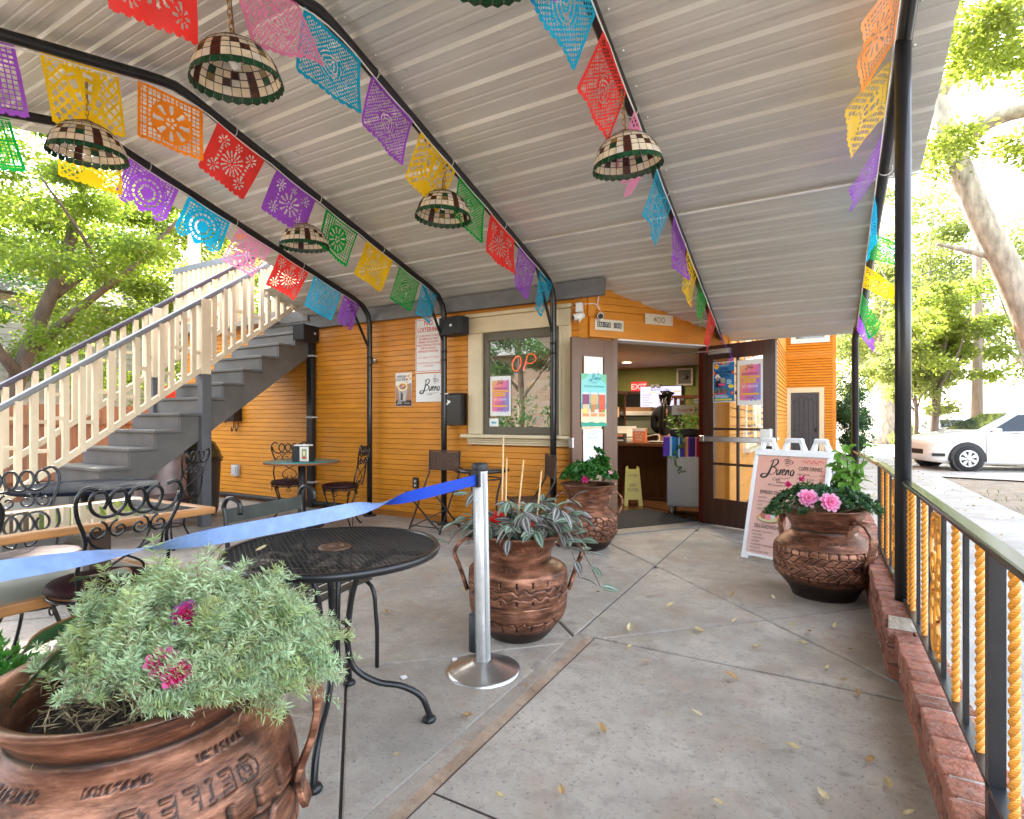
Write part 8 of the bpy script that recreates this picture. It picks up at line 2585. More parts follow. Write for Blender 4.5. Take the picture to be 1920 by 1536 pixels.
# hands with fingers resting near the worktop
for s in (-1, 1):
 hb = [(0, 0, 0, 0.020), (0, 0.045, -0.008, (0.030, 0.014)), (0, 0.085, -0.012, (0.034, 0.012))]
 he = [(0, 1), (1, 2)]
 for k, (dx, L) in enumerate(((-0.026, 0.055), (-0.009, 0.066), (0.009, 0.062), (0.026, 0.048))):
  i0 = len(hb)
  hb += [(dx, 0.10, -0.013, 0.0085), (dx * 1.15, 0.10 + L * .55, -0.022, 0.0078), (dx * 1.2, 0.10 + L * .9, -0.042, 0.0068)]
  he += [(2, i0), (i0, i0 + 1), (i0 + 1, i0 + 2)]
 i0 = len(hb)
 hb += [(-s * 0.034, 0.045, -0.01, 0.011), (-s * 0.052, 0.078, -0.02, 0.009)]
 he += [(1, i0), (i0, i0 + 1)]
 skin_figure("hand", hb, he, SKIN, wm, 1, (s * 0.185, 0.25, 0.965 + (0.02 if s > 0 else 0)), s * 0.1)
# diamond plate cart with striped cloth and plant
ct = thing("steel_cart", "diamond plate steel cart on castors inside the doorway", "cart", (-1.50, 7.36, 0.01), cang - rad(48))
def tread_mat():
 m, t, p = newmat("tread_plate")
 N, L = t.nodes.new, t.links.new
 p.inputs["Base Color"].default_value = (0.46, 0.47, 0.49, 1); p.inputs["Metallic"].default_value = 0.8; p.inputs["Roughness"].default_value = 0.32
 return m
TPL = tread_mat()
CW, CDp = 0.50, 0.42
MB().b2(-CW / 2, CW / 2, -CDp / 2, CDp / 2, 0.11, 0.99).build("cabinet", TPL, ct, bev=0.01)
dm = MB()
r_ = 0
for i in range(15):
 for j in range(28):
  x = -CW / 2 + 0.02 + i * 0.034; z = 0.13 + j * 0.031
  for face in (0, 1):
   a = PI / 4 if (i + j) % 2 else -PI / 4
   c, s_ = cos(a), sin(a)
   def q(u, w): return (x + u * c - w * s_, z + u * s_ + w * c)
   pts = [q(-0.014, 0), q(0, -0.006), q(0.014, 0), q(0, 0.006)]
   if face == 0:
    dm.add([(px, -CDp / 2, pz) for px, pz in pts] + [(x, -CDp / 2 - 0.008, z)], [(0, 1, 4), (1, 2, 4), (2, 3, 4), (3, 0, 4)])
dm.build("tread_pattern", TPL, ct)["kind"] = "stuff"
for sx in (-1, 1):
 for sy in (-1, 1):
  w = MB().tube([(sx * (CW / 2 - 0.06) - 0.012, sy * (CDp / 2 - 0.05), 0.04), (sx * (CW / 2 - 0.06) + 0.012, sy * (CDp / 2 - 0.05), 0.04)], 0.04, 14)
  w.box((sx * (CW / 2 - 0.06), sy * (CDp / 2 - 0.05), 0.085), (0.04, 0.03, 0.05))
  w.build("castor", M("grey_castor", (0.22, 0.22, 0.23), 0.4, 0.4), ct)
sp = thing("striped_cloth", "striped woven cloth in purple blue and pink draped over the steel cart", "cloth", (-1.50, 7.36, 1.0), cang - rad(48))
strp = [((0.09, 0.03, 0.32), 0.08), ((0.45, 0.65, 0.75), 0.025), ((0.02, 0.22, 0.50), 0.05), ((0.03, 0.10, 0.35), 0.03), ((0.35, 0.65, 0.75), 0.02), ((0.05, 0.03, 0.25), 0.06), ((0.75, 0.20, 0.03), 0.02), ((0.80, 0.55, 0.25), 0.015), ((0.30, 0.05, 0.35), 0.02),
  ((0.05, 0.03, 0.28), 0.07), ((0.85, 0.72, 0.75), 0.012), ((0.65, 0.01, 0.16), 0.035), ((0.80, 0.06, 0.25), 0.03), ((0.85, 0.5, 0.6), 0.012), ((0.60, 0.01, 0.14), 0.04), ((0.08, 0.03, 0.30), 0.06)]
sb = MB(); smats = []
x = -0.29
for c, w in strp:
 smats.append(ink(c, 0.9)); k = len(smats) - 1
 wv = lambda xx: 0.008 * sin(xx * 40)
 pr_ = [(-CDp / 2 - 0.02, -0.24), (-CDp / 2 - 0.017, -0.10), (-CDp / 2 - 0.012, 0.0), (-CDp / 2, 0.008), (CDp / 2, 0.008), (CDp / 2 + 0.012, -0.02), (CDp / 2 + 0.014, -0.16)]
 vs = []
 for y_, z_ in pr_:
  for xx in (x, x + w):
   vs.append((xx, y_ - wv(xx) * (1 if z_ < -0.03 else 0), z_ + (0.006 * sin(xx * 25) if z_ < -0.2 else 0)))
 sb.add(vs, [(2 * i, 2 * i + 1, 2 * i + 3, 2 * i + 2) for i in range(len(pr_) - 1)], k, False)
 x += w
sb.build("cloth", smats, sp)
pot = thing("trailing_plant", "trailing vine plant in a black trough on the striped cloth", "plant", (-1.52, 7.34, 1.012), cang - rad(48))
MB().b2(-0.20, 0.24, -0.12, 0.12, 0, 0.10).build("trough", BLACKR, pot, bev=0.02)
rsP = np.random.RandomState(4)
n = 190
Pp = np.c_[rsP.uniform(-0.24, 0.24, n), rsP.uniform(-0.16, 0.12, n), rsP.uniform(0.08, 0.26, n)]
V, F = leaf_quads(Pp, rsP.normal(size=(n, 3)) * [1, 1, 0.6], rsP.uniform(0.04, 0.07, n), 0.7, 0.12, rsP)
np_obj("foliage", V, F, thin("pothos_leaf", (0.16, 0.30, 0.05), 0.4, 0.35, 0.35, 20), pot)
tr = []
for k in range(34):
 t = k / 33
 tr.append((-0.10 + 0.06 * sin(t * 7) + 0.03 * t, -0.235 - 0.02 * sin(t * 5), 0.10 - 0.55 * t))
P2 = np.array(tr) + rsP.normal(size=(34, 3)) * 0.02
V, F = leaf_quads(P2, rsP.normal(size=(34, 3)) * [1, .5, 0.6] + [0, 0, -0.5], rsP.uniform(0.04, 0.065, 34), 0.7, 0.1, rsP)
np_obj("trailing_leaves", V, F, MATS["pothos_leaf"], pot)
MB().tube([tuple(p) for p in tr[::3]], 0.004, 5).build("stem", thin("green_stem", (0.10, 0.14, 0.04)), pot)
nc = thing("name_card", "white card with a pink word standing behind the vine on the cart", "card", (-1.58, 7.46, 1.11), cang - rad(48))
MB().b2(-0.16, 0.13, -0.002, 0.002, 0.18, 0.31).build("card", ink((0.62, 0.58, 0.60)), nc)
MB().b2(-0.01, 0.01, 0.0025, 0.008, -0.095, 0.2).build("stick", CANE, nc)
P_ = Print(0.003); P_.text("Tamales", -0.10, 0.225, 0.055, (0.60, 0.02, 0.16), 'LEFT', 0.01, 0.85, shear=0.3).ell(0.085, 0.245, 0.018, 0.014, (0.5, 0.02, 0.1)); P_.build(nc)
# wet floor sign
wf = thing("wet_floor_sign", "yellow wet floor sign leaning by the dark counter", "sign", (-2.36, 7.72, 0.01), rad(24))
YP = M("yellow_plastic", (0.40, 0.33, 0.012), 0.4, var=0.06)
for sg, nm in ((1, "front_panel"), (-1, "rear_panel")):
 m_ = MB()
 pts = [(-0.13, 0.0), (-0.075, 0.0), (-0.07, 0.09), (0.07, 0.09), (0.075, 0.0), (0.13, 0.0), (0.095, 0.55), (0.06, 0.57), (0.055, 0.52), (-0.055, 0.52), (-0.06, 0.57), (-0.095, 0.55)]
 nn = len(pts)
 m_.add([(x, -0.008, z) for x, z in pts] + [(x, 0.008, z) for x, z in pts], [tuple(range(nn)), tuple(range(nn, 2 * nn))[::-1]] + [(i, nn + i, nn + (i + 1) % nn, (i + 1) % nn) for i in range(nn)])
 m_.build(nm, YP, wf, (0, -0.13 * sg, 0), rot=(-rad(13) * sg, 0, 0))
P_ = Print(0.0085); P_.text("WET\nFLOOR", 0, 0.27, 0.062, (0.10, 0.08, 0.01), 'CENTER', 0.015, 0.75).text("CAUTION", 0, 0.42, 0.04, (0.10, 0.08, 0.01), 'CENTER', 0.012, 0.75)
P_.mb.build("print", P_.mats, wf, (0, -0.13, 0), rot=(-rad(13), 0, 0))
# trees, hedges and what stands beyond
BARK = M("grey_bark", (0.42, 0.37, 0.31), 0.9, var=0.35, vs=6, bump=1.0, bs=14, stretch=(1.5, 1.5, 0.5), dirt=(0.10, 0.075, 0.055), dirtamt=0.7, dirts=4)
BARKD = M("dark_bark", (0.11, 0.085, 0.065), 0.9, var=0.35, vs=6, bump=1.0, bs=14, stretch=(1.5, 1.5, 0.5))
LF = [thin("maple_leaf", (0.085, 0.165, 0.030), 0.60, 0.5, 0.4, 0.9, tcol=(0.27, 0.36, 0.035), hue=0.04),
      thin("deep_leaf", (0.026, 0.085, 0.030), 0.40, 0.5, 0.30, 0.9, tcol=(0.07, 0.16, 0.03), hue=0.02),
      thin("elm_leaf", (0.11, 0.17, 0.03), 0.60, 0.5, 0.35, 0.7, tcol=(0.31, 0.37, 0.05), hue=0.03),
      thin("far_leaf", (0.12, 0.17, 0.05), 0.55, 0.6, 0.30, 0.25, tcol=(0.31, 0.35, 0.08), hue=0.035),
      thin("plum_leaf", (0.10, 0.03, 0.04), 0.4, 0.5, 0.3, 0.5)]
def limb(mb, pts, r0, r1, n=9):
 P = catmull(pts, 5)
 m = len(P)
 mb.tube(P, [r0 + (r1 - r0) * (i / (m - 1)) ** 0.8 for i in range(m)], n)
def tree(name, label, base, trunks, barkm, clusters, nleaf, leaf, lsize, rs, group=None, width=0.55, flat=0.5):
 """trunks: list of (pts, r0, r1) in world coordinates; clusters: (centres, radii)"""
 t = thing(name, label, "tree", base, 0, group)
 b = MB()
 limb(b, trunks[0][0], trunks[0][1], trunks[0][2], 12)
 b.build("trunk", barkm, t, world=True)
 for pts, r0, r1 in trunks[1:]:
  q = MB(); limb(q, pts, r0, r1, 7); q.build("branch", barkm, t, world=True)
 c, r = clusters
 P, d = blob_points(c, r, nleaf, rs, 0.35)
 D = d * [1, 1, flat] + rs.normal(size=P.shape) * [0.6, 0.6, 0.35] + [0, 0, -0.25]
 V, F = leaf_quads(P, D, rs.uniform(lsize * 0.7, lsize * 1.25, nleaf), width, 0.10, rs)
 np_obj("crown", V, F, leaf, t, world=True)
 return t
def clumps(rs, n, centre, rad3, rmin, rmax, flat=0.55):
 d = unit(rs.normal(size=(n, 3))) * (rs.rand(n, 1) ** 0.45)
 c = np.array(centre) + d * np.array(rad3)
 r = rs.uniform(rmin, rmax, (n, 1)) * np.array([[1, 1, flat]])
 return c, r
rsT = np.random.RandomState(17)
# left garden trees
c1, r1 = clumps(rsT, 95, (-12.6, 5.0, 4.9), (3.4, 3.8, 2.9), 0.45, 0.95, 0.42)
tree("maple_tree", "spreading green maple with a dark leaning trunk behind the staircase", (-13.3, 4.3, -0.16),
     [([(-13.6, 4.2, -0.2), (-13.3, 4.4, 1.5), (-12.9, 4.7, 3.0), (-12.5, 5.0, 4.4), (-12.2, 5.2, 6.0)], 0.19, 0.08),
      ([(-12.9, 4.7, 2.6), (-12.0, 5.0, 3.3), (-11.2, 5.6, 4.2), (-10.6, 6.0, 5.0)], 0.11, 0.03),
      ([(-13.1, 4.5, 2.0), (-12.6, 3.6, 3.2), (-12.2, 2.8, 4.4)], 0.11, 0.03), ([(-12.7, 4.9, 3.6), (-13.6, 6.0, 4.6), (-14.2, 6.8, 5.6)], 0.09, 0.03),
      ([(-11.6, 5.3, 3.7), (-11.0, 4.6, 4.4), (-10.6, 3.9, 5.0)], 0.05, 0.015)],
     BARKD, (c1, r1), 62000, LF[0], 0.085, rsT, "garden trees left of the cafe")
c2, r2 = clumps(rsT, 60, (-12.4, 7.6, 4.2), (2.6, 2.4, 2.5), 0.4, 0.85, 0.42)
cu, ru = clumps(rsT, 60, (-12.0, 8.6, 9.6), (4.2, 4.2, 2.8), 0.6, 1.1, 0.5)  # upper crown, out of view, added to keep the sun off the patio
c2 = np.vstack([c2, cu]); r2 = np.vstack([r2, ru])
tree("maple_tree", "light green tree with crooked thin branches beside the porch column", (-11.4, 8.0, -0.16),
     [([(-11.9, 7.7, -0.2), (-11.6, 7.9, 1.4), (-11.9, 8.1, 2.6), (-11.3, 8.6, 4.0), (-10.9, 8.9, 5.2)], 0.15, 0.05),
      ([(-11.8, 8.1, 2.2), (-11.0, 8.0, 3.0), (-10.3, 8.0, 3.9)], 0.07, 0.02), ([(-11.7, 8.2, 2.8), (-12.3, 8.6, 3.6), (-12.6, 9.0, 4.4)], 0.06, 0.02)],
     BARKD, (c2, r2), 60000, LF[0], 0.085, rsT, "garden trees left of the cafe")
c3, r3 = clumps(rsT, 40, (-15.8, 2.2, 4.0), (2.6, 3.4, 3.0), 0.5, 1.0, 0.6)
tree("evergreen_tree", "deep green tree at the far left edge of the garden", (-16.0, 2.0, -0.16),
     [([(-16.3, 1.8, -0.2), (-16.0, 2.0, 2.5), (-15.7, 2.3, 5.5)], 0.24, 0.08), ([(-16.0, 2.1, 2.2), (-15.3, 1.2, 3.4), (-14.9, 0.8, 4.4)], 0.09, 0.03)],
     BARKD, (c3, r3), 20000, LF[1], 0.095, rsT, "garden trees left of the cafe")
c4, r4 = clumps(rsT, 70, (-19.0, 11.0, 4.8), (4.5, 6.5, 4.6), 0.9, 1.6, 0.6)
tree("background_tree", "tall pale green tree behind the maples", (-17.5, 11, -0.16), [([(-17.5, 11, -0.2), (-17.3, 11.0, 4), (-17.1, 11.2, 8)], 0.3, 0.08)],
     BARKD, (c4, r4), 34000, LF[3], 0.16, rsT, "garden trees left of the cafe")
c5, r5 = clumps(rsT, 26, (-13.6, 1.0, 2.0), (1.6, 2.6, 1.4), 0.35, 0.7, 0.7)
sh = thing("garden_bush", "leafy bush below the trees at the far left", "bush", (-13.6, 1.0, -0.16))
P, d = blob_points(c5, r5, 9000, rsT); V, F = leaf_quads(P, d + rsT.normal(size=P.shape) * 0.6, rsT.uniform(0.05, 0.09, 9000), 0.55, 0.1, rsT)
np_obj("foliage", V, F, LF[1], sh, world=True)
for k in range(5):
 a = k * 1.25
 q = MB(); limb(q, [(-13.6, 1.0, -0.16), (-13.6 + 0.5 * cos(a), 1 + 0.8 * sin(a), 1.0), (-13.6 + 0.9 * cos(a), 1 + 1.4 * sin(a), 2.2)], 0.04, 0.012, 6); q.build("stem", BARKD, sh, world=True)
# wooden fence
fw = M("cedar_board", (0.34, 0.15, 0.070), 0.75, var=0.25, vs=5, stretch=(5, 5, 0.6), obvar=0.2, dirt=(0.16, 0.12, 0.09), dirtamt=0.5)
fn = thing("board_fence", "weathered red brown board fence behind the staircase", "fence", (-10.9, 4.0, -0.16))
fb_ = [MB().b2(-0.01, 0.01, -0.068, 0.068, 0, 1.62 + 0.02 * k).mesh("board", fw) for k in range(3)]
y = -1.2
while y < 11:
 piece("board", RND.choice(fb_), fn, (-10.9 + RND.uniform(-.004, .004), y, -0.16), world=True); y += 0.146
for z in (0.25, 1.15):
 MB().b2(-10.885, -10.845, -1.3, 11.0, z, z + 0.09).build("fence_rail", fw, fn, world=True)
sf = thing("red_board", "bright red panel leaning behind the board fence", "board", (-11.4, 6.6, -0.16))
MB().b2(-0.02, 0.02, -0.45, 0.45, 0.0, 2.05).build("panel", M("signal_red", (0.55, 0.02, 0.025), 0.5), sf)
MB().b2(0.0205, 0.024, -0.40, 0.40, 1.2, 1.9).build("inset", M("signal_red_dark", (0.42, 0.015, 0.02), 0.5), sf)
# neighbour house with pale siding
nh = thing("neighbour_house", "pale grey sided house half hidden behind the left trees", "house", (-20, 5, -0.16))
MB().b2(-24, -19.0, -2, 10.5, -0.16, 4.6).build("wall", M("grey_siding", (0.40, 0.42, 0.42), 0.7), nh, world=True)
nb_ = MB().b2(-0.012, 0.02, 0, 12.5, 0, 0.172).mesh("board", MATS["grey_siding"])
z = -0.1
while z < 4.4:
 piece("board", nb_, nh, (-18.99, -2, z), world=True, rot=(0, rad(-4), 0)); z += 0.19
rf_ = MB(); rf_.add([(-24.4, -2.5, 4.6), (-18.5, -2.5, 4.6), (-18.5, 11, 4.6), (-24.4, 11, 4.6), (-21.5, -2.5, 6.6), (-21.5, 11, 6.6)], [(0, 1, 4), (1, 2, 5, 4), (2, 3, 5), (3, 0, 4, 5), (3, 2, 1, 0)])
rf_.build("roof", MATS["grey_shingle"], nh, world=True)
wn = MB().b2(-18.97, -18.93, 3.2, 4.2, 1.3, 2.6); w_o = wn.build("window", WHITEP, nh, world=True)
MB().b2(-18.928, -18.92, 3.28, 4.12, 1.38, 2.52).build("pane", MATS["dark_pane"], w_o, world=True)
# big street tree on the right: pale trunk leaning left with heavy limbs
tc = [clumps(rsT, 36, (4.6, 12.5, 9.6), (4.0, 4.5, 2.4), 0.55, 1.1, 0.45), clumps(rsT, 22, (2.6, 12.0, 6.9), (1.8, 3.0, 1.5), 0.4, 0.8, 0.45), clumps(rsT, 20, (5.4, 11.0, 6.0), (2.0, 2.6, 1.6), 0.4, 0.8, 0.45)]
cc = np.vstack([q[0] for q in tc]); cr_ = np.vstack([q[1] for q in tc])
tree("street_tree", "large pale barked street tree leaning over the pavement at the right edge", (4.7, 15.2, -0.06),
     [([(4.75, 15.2, -0.15), (4.55, 15.1, 0.5), (3.95, 14.9, 2.4), (3.25, 14.7, 4.4), (2.78, 14.6, 5.6), (2.30, 14.5, 7.2), (2.0, 14.5, 8.4)], 0.37, 0.17),
      ([(2.25, 14.5, 7.0), (3.2, 14.0, 7.15), (4.3, 13.6, 6.8), (5.4, 13.2, 6.2)], 0.17, 0.12), ([(2.1, 14.5, 8.0), (2.8, 14.2, 8.9), (3.9, 13.7, 8.8), (5.0, 13.2, 7.9)], 0.17, 0.10),
      ([(3.2, 14.7, 4.5), (2.6, 14.6, 4.75), (2.1, 14.4, 4.9)], 0.07, 0.03), ([(2.0, 14.5, 8.3), (1.2, 14.0, 9.6), (0.6, 13.2, 10.8)], 0.14, 0.05), ([(3.4, 14.0, 7.1), (3.5, 13.0, 7.9), (3.7, 12.0, 8.8)], 0.06, 0.02)],
     BARK, (cc, cr_), 30000, LF[2], 0.11, rsT)
# ivy hedge by the far bay
hd_ = thing("ivy_hedge", "tall dark ivy hedge beyond the far corner of the cafe", "hedge", (0.95, 21.0, -0.16))
ch_, rh_ = clumps(rsT, 40, (0.85, 21.2, 1.2), (0.45, 1.8, 1.45), 0.22, 0.4, 1.0)
P, d = blob_points(ch_, rh_, 12000, rsT); V, F = leaf_quads(P, d + rsT.normal(size=P.shape) * 0.6, rsT.uniform(0.05, 0.09, 12000), 0.6, 0.1, rsT)
np_obj("foliage", V, F, LF[1], hd_, world=True)
for y in (20.2, 21.2, 22.2):
 q = MB(); limb(q, [(0.85, y, -0.16), (0.9, y, 1.2), (0.85, y + 0.1, 2.5)], 0.05, 0.02, 6); q.build("stem", BARKD, hd_, world=True)
# trees further down the street
FAR = [((2.9, 36.0), 1.0, (2.5, 35.5, 6.5), (3.5, 4, 4.0), "far tree with a very thick pale trunk", 0.62, BARK, LF[3]),
       ((3.2, 27.0), 0.55, (3.2, 26.5, 3.4), (2.0, 2.4, 2.3), "young yellow green tree beside the far pavement", 0.11, BARKD, LF[3]),
       ((3.6, 25.5), 0.6, (3.9, 25.5, 4.4), (1.9, 2.0, 2.4), "round topped light tree left of the utility pole", 0.16, BARKD, LF[2]),
       ((4.6, 33.0), 0.9, (4.5, 33.0, 9.0), (3.6, 3.6, 4.4), "slender tall tree left of the leaning street trunk", 0.25, BARK, LF[3]),
       ((9.5, 38.0), 0.9, (9.5, 38.0, 7.5), (5.0, 5.0, 5.0), "tall hazy tree behind the utility pole", 0.4, BARK, LF[3]),
       ((15.5, 34.0), 0.9, (15.5, 33.0, 7.0), (5.0, 5.0, 5.5), "tall hazy tree at the far right of the street", 0.4, BARK, LF[3]),
       ((-2.0, 44.0), 0.9, (-1.5, 44.0, 7.5), (5.0, 5.0, 5.5), "broad tree past the end of the cafe", 0.4, BARK, LF[3]),
       ((4.5, 52.0), 1.0, (4.0, 52.0, 8.5), (6.0, 6.0, 6.5), "tallest tree closing the end of the street", 0.5, BARK, LF[3]),
       ((20.0, 46.0), 1.0, (20.0, 46.0, 8.0), (7.0, 6.0, 6.0), "wide tree on the far side of the road", 0.5, BARK, LF[3])]
for k, ((x, y), s, c, r, lab, tr_r, bk, lf) in enumerate(FAR):
 cc, cr_ = clumps(rsT, int(26 + 10 * r[0]), c, r, 0.22 * r[0], 0.36 * r[0], 0.55)
 trs = [([(x, y, -0.2), (x + 0.1, y, c[2] * 0.35), (c[0], c[1], c[2] * 0.75), (c[0] + 0.2, c[1], c[2] + r[2] * 0.6)], tr_r, tr_r * 0.25)]
 for q in range(4):
  a = q * 1.6 + k
  trs.append(([(x + 0.05, y, c[2] * 0.40 + 0.2 * q), (c[0] + r[0] * 0.35 * cos(a), c[1] + r[1] * 0.35 * sin(a), c[2] * 0.8), (c[0] + r[0] * 0.65 * cos(a), c[1] + r[1] * 0.65 * sin(a), c[2] + r[2] * 0.2)], tr_r * 0.4, tr_r * 0.08))
 tree("distant_tree", lab, (x, y, -0.16), trs, bk, (cc, cr_), 7500 + int(1800 * r[0]), lf, 0.11 + 0.022 * r[0], rsT, "trees along the street")
pt_ = thing("plum_tree", "purple leaved tree above the white car", "tree", (8.6, 27.0, -0.16))
cc, cr_ = clumps(rsT, 20, (8.6, 27.0, 3.0), (1.3, 1.3, 1.2), 0.3, 0.55, 0.7)
P, d = blob_points(cc, cr_, 4000, rsT); V, F = leaf_quads(P, d + rsT.normal(size=P.shape) * 0.6, rsT.uniform(0.09, 0.14, 4000), 0.6, 0.1, rsT)
np_obj("crown", V, F, LF[4], pt_, world=True)
q = MB(); limb(q, [(8.6, 27, -0.2), (8.5, 27, 1.2), (8.6, 27, 2.8)], 0.10, 0.04); q.build("trunk", BARKD, pt_, world=True)
# low shrubs behind the car
for k, (x, y, r, lab) in enumerate(((4.4, 20.8, 0.85, "rounded yellow green shrub behind the car's bonnet"), (3.4, 30.0, 0.9, "low shrub beside the thick pale trunk"), (7.5, 22.5, 0.8, "green shrub behind the white car's roof"))):
 t = thing("street_shrub", lab, "bush", (x, y, -0.16), 0, "shrubs along the street")
 cc, cr_ = clumps(rsT, 14, (x, y, r * 0.65), (r, r, r * 0.7), 0.25, 0.4, 0.8)
 P, d = blob_points(cc, cr_, 3500, rsT); V, F = leaf_quads(P, d + rsT.normal(size=P.shape) * 0.6, rsT.uniform(0.06, 0.11, 3500), 0.5, 0.1, rsT)
 np_obj("foliage", V, F, LF[3], t, world=True)
 for a in (0.3, 2.4, 4.4):
  q = MB(); limb(q, [(x, y, -0.16), (x + 0.2 * cos(a), y + 0.2 * sin(a), r * 0.5), (x + 0.5 * r * cos(a), y + 0.5 * r * sin(a), r)], 0.03, 0.01, 5); q.build("stem", BARKD, t, world=True)
# trees across the street behind the viewer, mirrored in the window
for k, (x, y, s) in enumerate(((-7.0, -9.5, 1.0), (-12.5, -12.0, 1.2), (-2.0, -14.0, 1.1), (5.0, -12.0, 1.1))):
 cc, cr_ = clumps(rsT, 40, (x, y, 4.6 * s), (3.0 * s, 2.6, 2.6 * s), 0.5, 1.0, 0.5)
 tree("shade_tree", "leafy shade tree behind the viewer, " + ("mirrored in the window", "farthest left", "beside the road", "nearest the street corner")[k], (x, y, -0.16), [([(x, y, -0.2), (x + 0.2, y, 2.0), (x, y, 5.0 * s)], 0.25, 0.08), ([(x + .2, y, 2.2), (x + 1.2, y, 3.4), (x + 2.0, y, 4.4)], 0.1, 0.03), ([(x + .1, y, 2.6), (x - 1.1, y, 3.8), (x - 1.8, y, 4.8)], 0.1, 0.03)],
         BARKD, (cc, cr_), 13000, LF[1], 0.13, rsT, "trees behind the viewer")
ch_, rh_ = clumps(rsT, 60, (-5, -7.5, 0.9), (11, 0.5, 1.0), 0.4, 0.7, 1.0)  # unseen hedge, added to darken the lower part of the window reflection
hg2 = thing("added_hedge", "long hedge added behind the viewer to darken the window reflection", "hedge", (-5, -7.5, -0.16))
P, d = blob_points(ch_, rh_, 9000, rsT); V, F = leaf_quads(P, d + rsT.normal(size=P.shape) * 0.6, rsT.uniform(0.1, 0.18, 9000), 0.6, 0.1, rsT)
np_obj("foliage", V, F, LF[1], hg2, world=True)
bh = thing("brown_house", "brown house added behind the viewer to darken the window reflection", "house", (-8, -19, -0.16))  # unseen house, added with a dark front to deepen the window reflection
MB().b2(-24, 9, -24, -19, -0.16, 5.2).build("wall", M("brown_render", (0.10, 0.07, 0.05), 0.9), bh, world=True)
rf_ = MB(); rf_.add([(-25, -24.5, 5.2), (10, -24.5, 5.2), (10, -18.4, 5.2), (-25, -18.4, 5.2), (-24, -21.5, 7.4), (9, -21.5, 7.4)], [(0, 1, 5, 4), (1, 2, 5), (2, 3, 4, 5), (3, 0, 4), (3, 2, 1, 0)])
rf_.build("roof", MATS["grey_shingle"], bh, world=True)
# utility pole and wires
up = thing("utility_pole", "tall wooden utility pole behind the white car", "utility pole", (5.35, 28.0, -0.16))
MB().tube([(0, 0, 0), (0.02, 0, 5), (0.03, 0, 10.5)], [0.20, 0.17, 0.14], 14).build("pole", M("weathered_pole", (0.20, 0.155, 0.115), 0.85, var=0.25, stretch=(6, 6, 0.5)), up)
MB().box((0, 0, 9.6), (2.2, 0.1, 0.12), rz=0.9).build("crossarm", MATS["weathered_pole"], up)
MB().tube([(0.205 * cos(a), 0.205 * sin(a), 1.2) for a in np.linspace(0, 2 * PI, 20)[:-1]], 0.03, 6, closed=True).build("band", M("orange_band", (0.5, 0.28, 0.08), 0.6), up)
for k, (q0, q1, sag) in enumerate((((5.37, 28, 7.4), (0.36, 19.9, 5.2), 0.4), ((5.37, 28, 8.0), (0.36, 20.1, 5.6), 0.5))):
 w = MB().tube([(q0[0] + (q1[0] - q0[0]) * t, q0[1] + (q1[1] - q0[1]) * t, q0[2] + (q1[2] - q0[2]) * t - sag * 4 * t * (1 - t)) for t in np.linspace(0, 1, 16)], 0.012, 5)
 tag(w.build("service_wire", BLACKR), "%s thin service wire running from the utility pole to the cafe" % ("lower", "upper")[k], "wire", "service wires")
